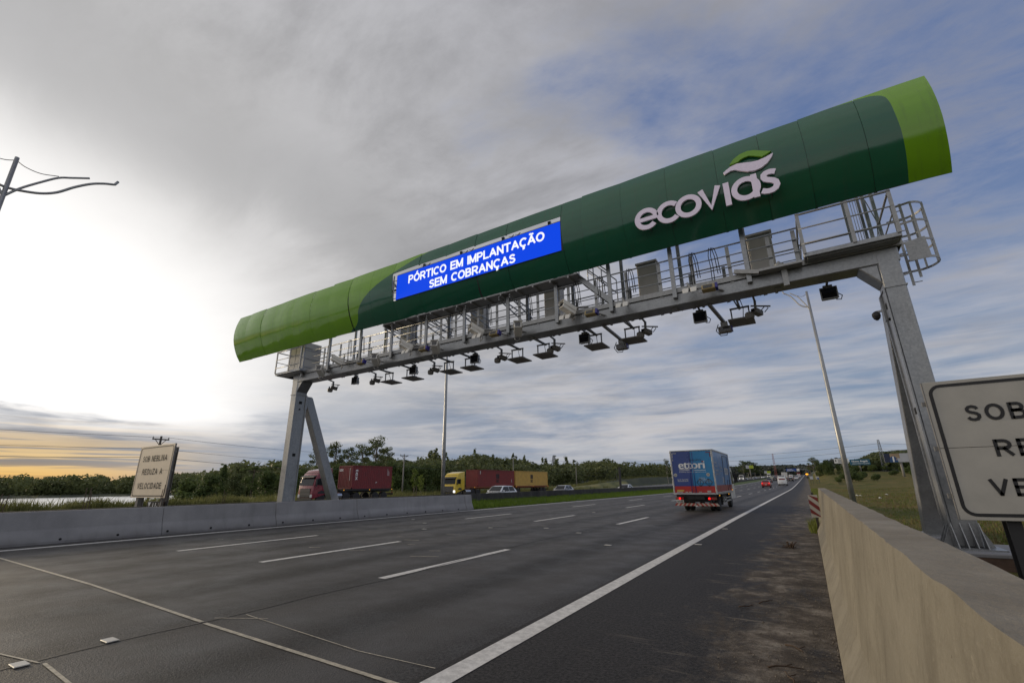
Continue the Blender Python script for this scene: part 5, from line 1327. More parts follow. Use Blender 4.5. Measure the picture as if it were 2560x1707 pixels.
# ------------------------------------------------------------------ vehicles
# every vehicle is modelled with its nose towards -Y (local), origin on the ground under its middle
def wheel(parent, x, y, r, w, rim='rim_grey', side=1, dual=False):
    b = MB(); n = 24; hw = w / 2
    b.smooth = True
    b.lathe([(r * .62, -hw), (r * .9, -hw), (r, -hw * .7), (r, hw * .7), (r * .9, hw), (r * .62, hw)], (x, y, r), 'x', n)
    if dual: b.lathe([(r * .62, -hw), (r * .9, -hw), (r, -hw * .7), (r, hw * .7), (r * .9, hw), (r * .62, hw)], (x - side * (w + .05), y, r), 'x', n)
    ty = b.build('wheel', M['rubber'], parent)
    b = MB(); s = side
    b.lathe([(r * .64, hw * .75 * s), (r * .58, hw * .9 * s), (r * .5, hw * .55 * s), (r * .22, hw * .6 * s), (r * .16, hw * .95 * s), (r * .02, hw * .95 * s)], (x, y, r), 'x', n); rm = b.build('rim', M[rim], ty)
    b = MB()
    for k in range(5):
        a = k * 1.2566; b.lathe([(r * .085, 0), (r * .085, .01)], (x + s * hw * .58, y + r * .38 * math.cos(a), r + r * .38 * math.sin(a)), 'x', 8)
    b.build('rim_hole', M['dark_void'], rm)
def make_car(name, paint, L=4.2, W=1.74, Hh=1.50, kind='hatch', lit='front'):
    e = empty(name, (0, 0, 0), world=False); a, z = L / 2, Hh; wr = .31
    hb = .62 * z + .02     # belt line
    if kind == 'hatch': low = [(-a, .32), (-a + .03, .62), (-a + .18, .78), (-a + 1.05, hb - .02), (a - .12, hb + .04), (a, .75), (a - .02, .34)]; top = [(-a + .92, hb), (-a + 1.62, z - .05), (-a + 2.1, z), (a - .75, z - .03), (a - .22, hb + .16), (a - .12, hb)]
    elif kind == 'van': low = [(-a, .35), (-a + .03, .75), (-a + .5, 1.05), (-a + .75, hb), (a, hb), (a, .4)]; top = [(-a + .62, hb - .02), (-a + 1.35, z - .18), (-a + 2.0, z), (a - .10, z), (a, z - .25), (a, hb - .02)]
    else: low = [(-a, .32), (-a + .03, .60), (-a + .2, .74), (-a + 1.2, hb), (a - .85, hb + .02), (a - .05, hb - .04), (a, .62), (a - .02, .34)]; top = [(-a + 1.05, hb), (-a + 1.8, z - .04), (-a + 2.25, z), (a - 1.5, z - .02), (a - .78, hb + .02)]
    def loft(poly, w0, w1, z0, z1):
        b = MB(); vs = []; n = len(poly)
        for s in (-1, 1):
            for yy, zz in poly:
                t_ = min(1, max(0, (zz - z0) / (z1 - z0))); vs.append((s * (w0 + (w1 - w0) * t_) / 2, yy, zz))
        b.add(vs, [tuple(range(n)), tuple(range(n, 2 * n))[::-1]] + [(i, n + i, n + (i + 1) % n, (i + 1) % n) for i in range(n)]); return b
    body = loft(low, W, W * .95, .3, hb); bo = body.build('body', M[paint], e, bevel=.06, seg=2)
    for p in bo.data.polygons: p.use_smooth = True
    t_ = loft(top, W * .94, W * .74, hb, z).build('cabin', M[paint], e, bevel=.05, seg=2)
    for p in t_.data.polygons: p.use_smooth = True
    def sx(zz): q = min(1, (zz - hb) / (z - hb)); return (W * .94 + (W * .74 - W * .94) * q) / 2
    # glazing
    def inset(p, q, k): return (p[0] + (q[0] - p[0]) * k, p[1] + (q[1] - p[1]) * k)
    A_, B_ = top[0], top[1]; lo = inset(A_, B_, .10); hi = inset(A_, B_, .97); o = .012
    b = MB(); b.add([(-sx(lo[1]) + .10, lo[0] - o, lo[1] + o), (sx(lo[1]) - .10, lo[0] - o, lo[1] + o), (sx(hi[1]) - .07, hi[0] - o, hi[1] + o), (-sx(hi[1]) + .07, hi[0] - o, hi[1] + o)], [(0, 1, 2, 3)]); b.build('windscreen', M['glass_dark'], e, recalc=False)
    i0 = 4 if kind != 'sedan' else 4; R0, R1 = (top[-2], top[-3]) if kind != 'sedan' else (top[-1], top[-2]); lo = inset(R0, R1, .08); hi = inset(R0, R1, .9)
    b = MB(); b.add([(sx(lo[1]) - .10, lo[0] + o, lo[1] + o), (-sx(lo[1]) + .10, lo[0] + o, lo[1] + o), (-sx(hi[1]) + .07, hi[0] + o, hi[1] + o), (sx(hi[1]) - .07, hi[0] + o, hi[1] + o)], [(0, 1, 2, 3)]); b.build('rear_window', M['glass_dark'], e, recalc=False)
    zb, zt = hb + .05, z - .09
    f0 = inset(top[0], top[1], .25)[0] + .10; f1 = inset(top[0], top[1], .9)[0] + .12; bl = (top[-1][0] - .35, top[-2][0] - .45) if kind == 'hatch' else ((a - 2.0, a - 2.0) if kind == 'van' else (top[-1][0] - .30, top[-2][0] - .18))
    mid = (f1 + bl[1]) / 2
    for s in (-1, 1):
        for (y0, y1, y2, y3) in (((f0, mid - .03, mid - .03, f1), (mid + .03, bl[0], bl[1], mid + .03)) if kind != 'van' else ((f0, bl[0], bl[1], f1),)):
            b = MB(); q = [(s * (sx(zb) + .004), y0, zb), (s * (sx(zb) + .004), y1, zb), (s * (sx(zt) + .004), y2, zt), (s * (sx(zt) + .004), y3, zt)]; b.add(q, [(0, 1, 2, 3) if s > 0 else (3, 2, 1, 0)]); b.build('side_window', M['glass_dark'], e, recalc=False)
        b = MB(); b.cbox((s * (W / 2 + .08), f0 + .12, hb + .08), (.18, .12, .13)); b.build('mirror', M[paint], e, bevel=.03)
        b = MB(); b.cbox((s * (W / 2 - .22), -a + .10, .66), (.34, .16, .15)); b.build('headlight', M['headlight_lit' if lit == 'front' else 'headlight_off'], e, bevel=.03)
        b = MB(); b.cbox((s * (W / 2 - .17), a - .07, .86 if kind != 'van' else 1.1), (.26, .12, .20 if kind != 'van' else .5)); b.build('tail_light', M['tail_lit' if lit == 'rear' else 'tail_red'], e, bevel=.02)
        for yy in (-a + .82, a - .78): wheel(e, s * (W / 2 - .11), yy, wr, .21, side=s)
    b = MB(); b.cbox((0, -a - .005, .52), (W * .5, .05, .16)); b.cbox((0, -a, .36), (W * .7, .04, .08)); b.build('grille', M['black_plastic'], e)
    b = MB(); b.cbox((0, a + .005, .60 if kind != 'van' else .75), (.42, .02, .13)); b.build('number_plate', M['retro_white'], e)
    b = MB(); b.box(-W / 2 + .06, W / 2 - .06, -a + .2, a - .2, .20, .34); b.build('underbody', M['black_plastic'], e)
    return e
CG = 'cars on the motorway'
def place(e, x, y, rz=0, dz=0.0, label=None, cat='car', group=None, opp=False):
    e.location = (x, y, prof(y) + dz + (-.2 if opp else 0.0)); e.rotation_euler = (math.atan(.0135) * (1 if y > 130 else 0) * (1 if not rz else -1), 0, rz)
    tag(e, label, cat, group)
hatch_w = make_car('car', 'car_white', 4.15, 1.76, 1.56)
place(hatch_w, -26.9, 40.7, 0, 0, 'white hatchback with headlights on passing in front of the yellow container', 'car', 'oncoming cars', True)
c2 = make_car('car', 'car_silver', 3.9, 1.70, 1.48); place(c2, -28.4, 58.3, 0, 0, 'silver hatchback with headlights on right of the yellow container', 'car', 'oncoming cars', True)
c3 = make_car('car', 'car_white', 4.4, 1.72, 1.45, 'sedan'); place(c3, -24.9, 74.0, 0, 0, 'white saloon car beside the thick dark post', 'car', 'oncoming cars', True)
def ahead(az, el, x=None):   # solve the range along a bearing where a sight line meets the road
    for i in range(2000):
        r = 90 + i * .5; y = r * math.cos(rad(az))
        if prof(y) >= 1.5 + el * r or i == 1999: return r * math.sin(rad(az)), y
PI = math.pi
red = make_car('car', 'car_red', 4.0, 1.70, 1.48, 'hatch', 'rear'); place(red, -7.9, 118, PI, 0, 'red hatchback seen from behind, beyond the delivery truck', 'car', CG)
van = make_car('van', 'car_white', 5.4, 2.0, 2.45, 'van', 'none'); place(van, -5.6, 140, PI, 0, 'white panel van seen from behind in the middle lane far ahead', 'van', CG)
b = MB(); b.cbox((0, 2.71, 1.55), (1.3, .012, .28)); b.build('rear_print', M['reflector_red'], van)
blk = make_car('car', 'car_grey', 4.3, 1.72, 1.46, 'sedan', 'none'); place(blk, -11.6, 190, PI, 0, 'dark grey saloon left of the white panel van', 'car', CG)
bk2 = make_car('car', 'car_black', 4.2, 1.74, 1.5, 'hatch', 'none'); place(bk2, -5.6, 212, PI, 0, 'black hatchback right of the white panel van', 'car', CG)
sv = make_car('car', 'car_silver', 4.3, 1.75, 1.62, 'hatch', 'none'); place(sv, -4.5, 262, PI, 0, 'silver car in the rightmost lane far ahead', 'car', CG)
v2 = copy_tree(van); place(v2, -7.6, 300, PI, 0, 'distant white van in traffic ahead of the black hatchback', 'van', CG)
sv2 = copy_tree(sv); place(sv2, -5.2, 345, PI, 0, 'distant silver car under the blue direction sign', 'car', CG)
bk3 = copy_tree(bk2); place(bk3, -12.0, 236, PI, 0, 'dark car in the left lane just before the median curve', 'car', CG)
rd2 = copy_tree(red); place(rd2, -12.3, 262, PI, 0, 'tiny red car in the left lane far ahead', 'car', CG)
v3 = copy_tree(van); place(v3, -5.0, 390, PI, 0, 'tiny pale van farthest ahead in the right lanes', 'van', CG)
bk4 = copy_tree(bk2); place(bk4, -8.6, 400, PI, 0, 'tiny black car farthest ahead in the traffic', 'car', CG)
bk5 = copy_tree(blk); place(bk5, -9.0, 330, PI, 0, 'tiny grey saloon beside the distant white van', 'car', CG)
# oncoming cars far away with lit headlamps
hl = make_car('car', 'car_silver', 4.2, 1.74, 1.5, 'hatch'); first = True
for (x, y, lab) in [(-23.6, 235, 'oncoming silver car with lit headlamps nearest to the median beyond the truck'), (-27.9, 330, 'oncoming car with lit headlamps in the second far lane'), (-24.2, 285, 'oncoming car with bright headlamps close to the dark median wall'), (-28.3, 400, 'tiny oncoming car with lit headlamps by the lime billboards'), (-24.0, 440, 'tiny oncoming car near the pale median board'), (-28.4, 500, 'farthest oncoming car with two points of light'), (-23.2, 118, 'oncoming car with one visible lit headlamp right of the delivery truck mirror')]:
    o = hl if first else copy_tree(hl); first = False; place(o, x, y, 0, 0, lab, 'car', 'distant oncoming cars', True)

def text_on(parent, name, m, items):
    b = MB()
    for (txt, o, u, v, w, h, bold) in items: add_text(b, txt, o, u, v, w, h, 0, bold, True)
    return b.build(name, M[m], parent, recalc=False)
# ---- tractor units, trailers, containers
def make_tractor(paint, lights=True):
    e = empty('truck_tractor', (0, 0, 0), world=False); W = 2.46; h = 1.23
    b = MB(); prf = [(-2.95, .42), (-3.0, 1.0), (-2.93, 1.75), (-2.66, 2.72), (-2.45, 3.02), (-2.05, 3.38), (-.75, 3.62), (-.72, .98), (-1.0, .98)]
    b.prism(prf, 'x', -h, h); cb_ = b.build('cab', M[paint], e, bevel=.09, seg=3)
    for p in cb_.data.polygons: p.use_smooth = True
    md = cb_.modifiers.new('edge', 'EDGE_SPLIT'); md.split_angle = rad(40)
    b = MB(); b.add([(-1.12, -2.965, 1.82), (1.12, -2.965, 1.82), (1.06, -2.715, 2.60), (-1.06, -2.715, 2.60)], [(0, 1, 2, 3)]); b.build('windscreen', M['glass_dark'], e, recalc=False)
    b = MB(); b.hexa([(-1.15, -2.98, 2.62), (1.15, -2.98, 2.62), (1.15, -2.62, 2.72), (-1.15, -2.62, 2.72), (-1.15, -2.92, 2.72), (1.15, -2.92, 2.72), (1.12, -2.55, 2.86), (-1.12, -2.55, 2.86)]); b.build('sun_visor', M['black_plastic'], e)
    b = MB(); b.box(-.86, .86, -3.03, -2.98, .62, 1.50); b.box(-1.15, 1.15, -3.04, -2.98, .36, .58); b.build('grille', M['black_plastic'], e, bevel=.01)
    b = MB()
    for z in (.78, .92, 1.06, 1.20, 1.34): b.box(-.84, .84, -3.045, -3.03, z, z + .035)
    b.build('grille_bar', M['plate_grey'], e)
    for s in (-1, 1):
        b = MB(); X = s * (h + .006); b.add([(X, -2.62, 1.86), (X, -1.72, 1.80), (X, -1.72, 2.52), (X, -2.44, 2.52)], [(0, 1, 2, 3) if s > 0 else (3, 2, 1, 0)]); b.build('side_window', M['glass_dark'], e, recalc=False)
        b = MB(); b.cbox((s * (h + .18), -2.72, 2.10), (.16, .12, .75)); b.cbox((s * (h + .06), -2.72, 2.45), (.24, .06, .05)); b.build('mirror', M['black_plastic'], e, bevel=.02)
        b = MB(); b.cbox((s * 1.02, -2.99, .76), (.32, .08, .30)); b.build('headlight', M['headlight_lit' if lights else 'headlight_off'], e, bevel=.02)
        b = MB(); b.prism([(-2.40, .98), (-2.30, 1.16), (-1.9, 1.30), (-1.5, 1.16), (-1.38, .98)], 'x', s * (h - .30), s * (h + .012)); b.build('wheel_arch', M['black_plastic'], e)
        b = MB(); b.box(s * h - .006, s * h + .006, -1.66, -1.64, 1.0, 2.6); b.box(s * h - .01, s * h + .014, -1.85, -1.70, 1.62, 1.66); b.build('door_seam', M['black_plastic'], e)
        b = MB(); b.lathe([(.31, -.6), (.33, -.56), (.33, .56), (.31, .6)], (s * .98, .15, .72), 'y', 18); b.build('fuel_tank', M['fuel_tank'], e)
        wheel(e, s * 1.05, -1.9, .50, .30, side=s); wheel(e, s * 1.0, 1.5, .50, .28, side=s, dual=True); wheel(e, s * 1.0, 2.85, .50, .28, side=s, dual=True)
    b = MB(); b.box(-.45, .45, -2.6, 3.4, .72, .98); b.box(-1.2, 1.2, -.68, -.58, .9, 3.0); b.box(-.6, .6, 1.6, 2.7, .98, 1.16); b.build('chassis', M['chassis_dark'], e)
    b = MB(); b.box(-1.1, 1.1, -2.4, -2.3, 3.02, 3.12); b.build('roof_visor', M['black_plastic'], e)
    return e
def make_trailer(L, paint, axles, z=1.38):
    e = empty('container_trailer', (0, 0, 0), world=False)
    b = MB()
    for x in (-.45, .45): b.box(x - .07, x + .07, 0, L, z - .36, z - .05)
    y = .1
    while y < L: b.box(-1.2, 1.2, y, y + .12, z - .20, z - .01); y += 1.5
    b.box(-1.22, -1.15, 0, L, z - .17, z - .01); b.box(1.15, 1.22, 0, L, z - .17, z - .01); b.build('frame', M[paint], e)
    for yy in axles:
        for s in (-1, 1): wheel(e, s * 1.02, yy, .50, .28, side=s, dual=True)
    b = MB(); b.box(-1.2, 1.2, L - .06, L, .62, .85); b.build('underrun', M['chassis_dark'], e); b = MB(); b.box(-.5, -.38, 2.6, 2.75, .25, z - .1); b.box(.38, .5, 2.6, 2.75, .25, z - .1); build_each(b, 'landing_leg', M['chassis_dark'], e)
    b = MB()
    for s in (-1, 1): b.box(s * 1.222, s * 1.235, .15, .25, z - .14, z - .05); b.box(s * 1.222, s * 1.235, L - .3, L - .2, z - .14, z - .05); b.box(s * 1.222, s * 1.235, L * .5, L * .5 + .1, z - .14, z - .05)
    b.build('marker_light', M['amber_lit'], e)
    b = MB(); 
    for s in (-1, 1): b.box(s * 1.02 - .1, s * 1.02 + .1, L, L + .03, .9, 1.02)
    build_each(b, 'tail_light', M['tail_red'], e)
    return e
def make_container(L, paint, Hc=2.59):
    e = empty('shipping_container', (0, 0, 0), world=False); W = 1.219
    b = MB()
    def corr(p0, p1, nrm, z0, z1, pitch, d):   # corrugated wall from p0 to p1
        p0 = Vector(p0); p1 = Vector(p1); LL = (p1 - p0).length; u = (p1 - p0) / LL; n = Vector(nrm); pts = []; s = 0
        while s < LL - 1e-4:
            for f, k in ((0, 0), (.26, 0), (.5, 1), (.76, 1)): 
                if s + f * pitch <= LL: pts.append(p0 + u * (s + f * pitch) - n * d * k)
            s += pitch
        pts.append(p1); k = len(pts)
        b.add([(p.x, p.y, z0) for p in pts] + [(p.x, p.y, z1) for p in pts], [(i, i + 1, k + i + 1, k + i) for i in range(k - 1)])
    z0, z1 = .16, Hc - .12
    corr((W - .02, .1, 0), (W - .02, L - .1, 0), (1, 0, 0), z0, z1, .278, .042); corr((-W + .02, .1, 0), (-W + .02, L - .1, 0), (-1, 0, 0), z0, z1, .278, .042)
    corr((-W + .1, .02, 0), (W - .1, .02, 0), (0, -1, 0), z0, z1, .25, .042)
    b.quad((-W, .05, Hc - .03), (W, .05, Hc - .03), (W, L - .05, Hc - .03), (-W, L - .05, Hc - .03)); b.build('walls', M[paint], e, recalc=False)
    b = MB()
    for s in (-1, 1):
        b.box(s * W - (s > 0) * .08, s * W + (s < 0) * .08, 0, L, 0, .16); b.box(s * W - (s > 0) * .07, s * W + (s < 0) * .07, 0, L, Hc - .12, Hc)
        for y in (0, L - .1): b.box(s * W - (s > 0) * .12, s * W + (s < 0) * .12, y, y + .1, 0, Hc)
    for y in (0, L - .08): b.box(-W, W, y, y + .08, 0, .14); b.box(-W, W, y, y + .08, Hc - .12, Hc)
    b.build('frame', M[paint], e, bevel=.008)
    b = MB(); b.box(-W + .1, -.01, L - .06, L - .02, .14, Hc - .12); b.box(.01, W - .1, L - .06, L - .02, .14, Hc - .12); dr = b.build('door', M[paint], e)
    b = MB()
    for x in (-.9, -.35, .35, .9): b.tube([(x, L + .01, .15), (x, L + .01, Hc - .15)], .02)
    b.build('lock_bar', M['plate_grey'], dr)
    return e
TX = -45.3
tr = make_tractor('truck_maroon', False); tr.location = (TX, 34.15, -.2); tag(tr, 'dark red lorry tractor pulling a dark red container behind the gantry leg', 'lorry')
tl = make_trailer(7.6, 'chassis_dark', [4.9, 6.25]); tl.location = (TX, 34.9, -.2); tag(tl, 'short dark skeletal trailer under the tex container', 'trailer')
cn = make_container(6.06, 'container_maroon'); cn.location = (TX, 36.1, 1.19); tag(cn, 'dark red container marked tex behind the dark red lorry', 'container')
WX = 1.219 - .012
b = MB(); u_, v_ = (0, 0, -1), (0, 1, 0)
add_text(b, 'tex', (WX, .62, 1.55), (0, 0, -1), (0, 1, 0), 1.25, .36, 0, .03, True)
for k in range(3): b.quad((WX, 5.3 + .12 * k, 1.5), (WX, 5.33 + .12 * k, 1.5), (WX, 5.33 + .12 * k, 2.25 - .15 * k), (WX, 5.3 + .12 * k, 2.25 - .15 * k))
b.quad((WX, 3.5, .62), (WX, 3.7, .70), (WX, 3.7, .78), (WX, 3.5, .70))
add_text(b, 'tex', (-.78, .008, 2.12), (1, 0, 0), (0, 0, 1), .72, .3, 0, .03, True); b.quad((.72, .008, .9), (.76, .008, .9), (.76, .008, 2.3), (.72, .008, 2.3))
b.build('lettering', M['letter_white'], cn, recalc=False)
ty = make_tractor('truck_yellow'); ty.location = (TX - .2, 58.0, -.2); tag(ty, 'yellow lorry tractor with a black grille pulling two containers', 'lorry')
t1 = make_trailer(11.8, 'chassis_orange', [8.6, 10.0]); t1.location = (TX - .2, 59.6, -.2); tag(t1, 'long rusty skeletal trailer right behind the yellow lorry', 'trailer', 'skeletal trailers of the yellow lorry')
t2 = make_trailer(12.6, 'chassis_orange', [1.0, 9.8, 11.1]); t2.location = (TX - .2, 72.0, -.2); tag(t2, 'rusty skeletal trailer under the yellow container', 'trailer', 'skeletal trailers of the yellow lorry')
k1 = make_container(10.9, 'container_red'); k1.location = (TX - .2, 60.7, 1.19); tag(k1, 'brownish red container with a black mark directly behind the yellow cab', 'container')
k2 = make_container(12.3, 'container_yellow'); k2.location = (TX - .2, 72.0, 1.19); tag(k2, 'mustard yellow container with a black mark at the rear of the road train', 'container')
for kk, yc in ((k1, 5.6), (k2, 5.9)):
    b = MB(); add_text(b, 'm', (WX, yc, 1.60), (0, 1, 0), (0, 0, 1), .95, .72, 0, .09, True); add_text(b, 'sc', (WX, yc, .84), (0, 1, 0), (0, 0, 1), .95, .50, 0, .08, True); b.build('lettering', M['sign_black'], kk, recalc=False)
b = MB(); b.quad((WX, .5, 1.9), (WX, .72, 1.9), (WX, .72, 2.4), (WX, .5, 2.4)); b.quad((WX, 9.9, .6), (WX, 10.05, .6), (WX, 10.05, 1.1), (WX, 9.9, 1.1)); b.build('label', M['retro_white'], k1, recalc=False)

# ---- the blue delivery truck (rear towards us), built in world coordinates
bt = empty('box_truck', (-5.15, 29.5, 0), 'blue and red box delivery truck driving away in the right lane', 'truck')
bx0, bx1, by0, by1, bz0, bz1 = -6.27, -4.07, 26.5, 32.4, .86, 3.15
b = MB(); b.box(bx0 + .03, bx1 - .03, by0 + .03, by1, bz0 + .02, bz1 - .02); b.build('cargo_box', M['box_side_blue'], bt)
b = MB(); b.box(bx1 - .03, bx1 - .022, by0 + .06, by1 - .02, bz0 + .12, bz0 + .46); b.box(bx0 + .022, bx0 + .03, by0 + .06, by1 - .02, bz0 + .12, bz0 + .46); b.build('side_stripe', M['box_side_red'], bt)
b = MB(); fw = .075
for x in (bx0, bx1 - fw): b.box(x, x + fw, by0 - .01, by0 + .07, bz0, bz1)
b.box(bx0 + fw, bx1 - fw, by0 - .012, by0 + .06, bz1 - .06, bz1); b.box(bx0 + fw, bx1 - fw, by0 - .012, by0 + .06, bz0, bz0 + .09)
for x in (bx0, bx1 - .04): b.box(x, x + .04, by0 + .07, by1 + .01, bz1 - .07, bz1); b.box(x, x + .04, by0 + .07, by1 + .01, bz0, bz0 + .12); b.box(x - .003, x + .043, by1 - .04, by1 + .02, bz0, bz1 + .003)
b.build('box_frame', M['aluminium_trim'], bt, bevel=.01)
mid = bx0 + (bx1 - bx0) * .485; zr = bz0 + .43
for i, (x0, x1, m_) in enumerate(((bx0 + fw + .004, mid - .008, 'box_navy'), (mid + .008, bx1 - fw - .004, 'box_blue'))):
    d = MB(); d.box(x0, x1, by0 + .002, by0 + .03, zr, bz1 - .065); dd = d.build('rear_door', M[m_], bt, bevel=.004)
    d = MB(); d.box(x0, x1, by0 - .001, by0 + .03, bz0 + .095, zr - .002); d.build('lower_panel', M['box_red'], dd)
    d = MB()
    for k in range(1): d.tube([((x1 - .09) if i == 0 else (x0 + .09), by0 - .02, bz0 + .1), ((x1 - .09) if i == 0 else (x0 + .09), by0 - .02, bz1 - .08)], .016, 8)
    d.build('lock_rod', M['box_navy'], dd)
    d = MB()
    for k in range(4): zz = bz0 + .35 + .6 * k; d.box((bx0 - .004 if i == 0 else bx1 - .085), (bx0 + .09 if i == 0 else bx1 + .004), by0 - .022, by0 - .008, zz, zz + .07)
    build_each(d, 'hinge', M['aluminium_trim'], dd)
yb = by0 - .006
text_on(bt, 'lettering', 'letter_white', [('ettori', (bx0 + 1.08, yb, 2.37), U, V, 1.36, .38, .05), ('soluções logísticas', (bx0 + 1.09, yb, 2.005), U, V, 1.36, .06, .0), ('SAC 0+ 55 55+4.4004', (bx0 + .56, yb, 1.62), U, V, .56, .05, .02), ('www.ettori.com.br', (bx0 + .56, yb, 1.55), U, V, .56, .05, .02), ('Transportes', (bx0 + 1.52, yb, 1.70), U, V, .30, .045, .01), ('Armazenagem', (bx0 + 1.57, yb, 1.64), U, V, .40, .045, .01), ('Distribuição e operações', (bx0 + 1.65, yb, 1.57), U, V, .56, .05, .01), ('E-commerce logística', (bx0 + 1.70, yb, 1.50), U, V, .66, .05, .01)])
b = MB(); b.box(bx0 + .42, bx0 + .97, yb, yb + .004, 2.085, 2.105); b.box(bx0 + 1.12, bx0 + 1.77, yb, yb + .004, 2.085, 2.105); stroke(b, [(bx0 + .42, 2.19), (bx0 + .6, 2.155), (bx0 + .9, 2.145), (bx0 + 1.0, 2.15)], .022, (0, yb + .002, 0), U, V, .003)
b.build('underline', M['letter_white'], bt)
b = MB(); b.box(bx0 + 1.615, bx0 + 1.735, yb - .002, yb + .002, 2.505, 2.57); b.build('letter_dot', M['reflector_red'], bt)
text_on(bt, 'small_lettering', 'sign_black', [('GRUPO', (bx0 + 1.3, yb, 2.62), U, V, .62, .075, .02)])
b = MB()
for x in (bx0 + .20, bx0 + 1.86): b.lathe([(.088, 0), (.088, .004)], (x, yb - .001, 1.86), 'y', 20)
b.build('round_sticker', M['retro_white'], bt)
text_on(bt, 'sticker_number', 'plate_grey', [('80', (bx0 + .20, yb - .003, 1.86), U, V, .085, .075, .02), ('80', (bx0 + 1.86, yb - .003, 1.86), U, V, .085, .075, .02)])
b = MB()
for xx, s in ((bx0 + .11, 1),): b.box(xx, xx + .24, yb, yb + .004, 2.985, 3.02); b.box(xx, xx + .035, yb, yb + .004, 2.76, 2.985); b.box(xx + .01, xx + .04, yb, yb + .004, 2.6, 2.70)
for xx, w in ((.18, .30), (.62, .13), (.80, .18), (1.30, .14), (1.72, .18)): b.box(bx0 + xx, bx0 + xx + w, yb - .003, yb + .001, bz0 + .115, bz0 + .15 + (.05 if xx > 1.7 else 0))
b.build('reflective_tape', M['retro_white'], bt)
b = MB(); b.box(bx1 - .33, bx1 - .11, yb, yb + .004, 2.985, 3.02); b.box(bx1 - .145, bx1 - .11, yb, yb + .004, 2.76, 2.985); b.build('red_tape', M['reflector_red'], bt)
b = MB(); b.box(bx0 + .20, bx0 + .56, yb - .003, yb + .001, bz0 + .165, bz0 + .24); b.build('yellow_label', M['yellow_label'], bt)
b = MB()
for x in (bx0 + 1.42, bx0 + 1.84):
    q = [(x - .17, yb, 1.47), (x + .0, yb, 1.66), (x + .19, yb, 1.47), (x + .02, yb, 1.27)]
    for p, r in zip(q, q[1:] + q[:1]): b.bar(p, r, .022)
    b.bar((x, yb, 1.66), (x + .02, yb, 1.27), .018)
b.build('warning_holder', M['black_plastic'], bt)
xs_ = bx1 - .020; u_, v_ = (0, 1, 0), (0, 0, 1)
text_on(bt, 'side_lettering', 'billboard_pale', [('ettori', (xs_, by0 + 4.45, 2.15), u_, v_, 1.7, .55, .05), ('Transportes', (xs_, by0 + .80, 2.47), u_, v_, .75, .09, .02), ('Armazenagem', (xs_, by0 + .85, 2.28), u_, v_, .85, .09, .02), ('Distribuição', (xs_, by0 + .95, 2.08), u_, v_, 1.0, .09, .02), ('E-commerce', (xs_, by0 + 1.0, 1.90), u_, v_, 1.1, .09, .02), ('SAC 4004', (xs_, by0 + 2.5, 2.25), u_, v_, .9, .08, .02), ('www.ettori', (xs_, by0 + 2.5, 2.08), u_, v_, .9, .08, .02)])
b = MB()
for k in range(2): b.quad((xs_, by0 + 2.6 + .45 * k, 1.42), (xs_, by0 + 2.85 + .45 * k, 1.42), (xs_, by0 + 2.85 + .45 * k, 1.75), (xs_, by0 + 2.6 + .45 * k, 1.75))
b.build('side_mark', M['billboard_pale'], bt, recalc=False)
# tarpaulin seams, door frame on the side
b = MB()
b.bar((xs_ + .01, by0 + 3.1, 1.3), (xs_ + .01, by0 + 3.4, 2.95), .02); b.bar((xs_ + .01, by0 + 3.4, 2.95), (xs_ + .01, by0 + 5.2, 2.95), .02); b.bar((xs_ + .01, by0 + 5.2, 2.95), (xs_ + .01, by0 + 5.2, 1.2), .02); b.bar((xs_ + .01, by0 + 4.2, 1.0), (xs_ + .01, by0 + 4.2, 1.6), .02); b.bar((xs_ + .01, by0 + 4.9, 1.0), (xs_ + .01, by0 + 4.9, 1.6), .02)
b.build('side_door_frame', M['black_plastic'], bt)
# chassis, lights, bumper, wheels, cab
b = MB(); b.box(-5.6, -4.75, 26.6, 33.6, .62, .82); b.box(bx0 + .1, bx1 - .1, 26.62, 26.7, .74, .86); b.box(-6.1, -4.25, 27.9, 28.0, .5, .86); b.box(-5.9, -4.4, 26.9, 27.4, .48, .82); b.build('chassis', M['chassis_dark'], bt)
b = MB()
n_ = 20; w_s = (bx1 - bx0 - .06) / n_
for k in range(n_):
    b.mat(k % 2); x = bx0 + .03 + k * w_s; sh = .05 if k < n_ / 2 else -.05
    b.hexa([(x - sh, 26.50, .30), (x + w_s - sh, 26.50, .30), (x + w_s - sh, 26.58, .30), (x - sh, 26.58, .30), (x + sh, 26.50, .43), (x + w_s + sh, 26.50, .43), (x + w_s + sh, 26.58, .43), (x + sh, 26.58, .43)])
b.build('bumper', [M['stripe_red'], M['stripe_pale']], bt)
b = MB(); b.box(-5.95, -5.88, 26.56, 26.66, .40, .86); b.box(-4.5, -4.43, 26.56, 26.66, .40, .86); b.build('bumper_bracket', M['chassis_dark'], bt)
for x in (bx0 + .06, bx1 - .50):
    b = MB(); b.box(x, x + .40, 26.56, 26.66, .60, .73); lb = b.build('tail_light', M['tail_red'], bt, bevel=.01)
    b = MB(); xx = x + (.22 if x < -5.5 else .06); b.lathe([(.062, 0), (.062, .02)], (xx, 26.535, .665), 'y', 14); b.build('brake_lamp', M['tail_lit'], lb)
    b = MB(); b.box(x + (.0 if x < -5.5 else .3), x + (.10 if x < -5.5 else .40), 26.545, 26.56, .61, .72); b.build('indicator', M['amber_lit'] if False else M['chassis_orange'], lb)
b = MB(); b.box(bx0 + .1, bx0 + .47, 26.53, 26.55, .46, .58); npl = b.build('number_plate', M['retro_white'], bt)
text_on(npl, 'plate_text', 'sign_black', []) if False else None
b = MB(); add_text(b, 'GZT-4B02', (bx0 + .285, 26.526, .52), U, V, .31, .065, 0, .02, True); b.build('plate_lettering', M['sign_black'], npl, recalc=False)
def bwheel(x, y, s, dual): wheel(bt, x, y, .40, .22, 'rim_grey', s, dual)
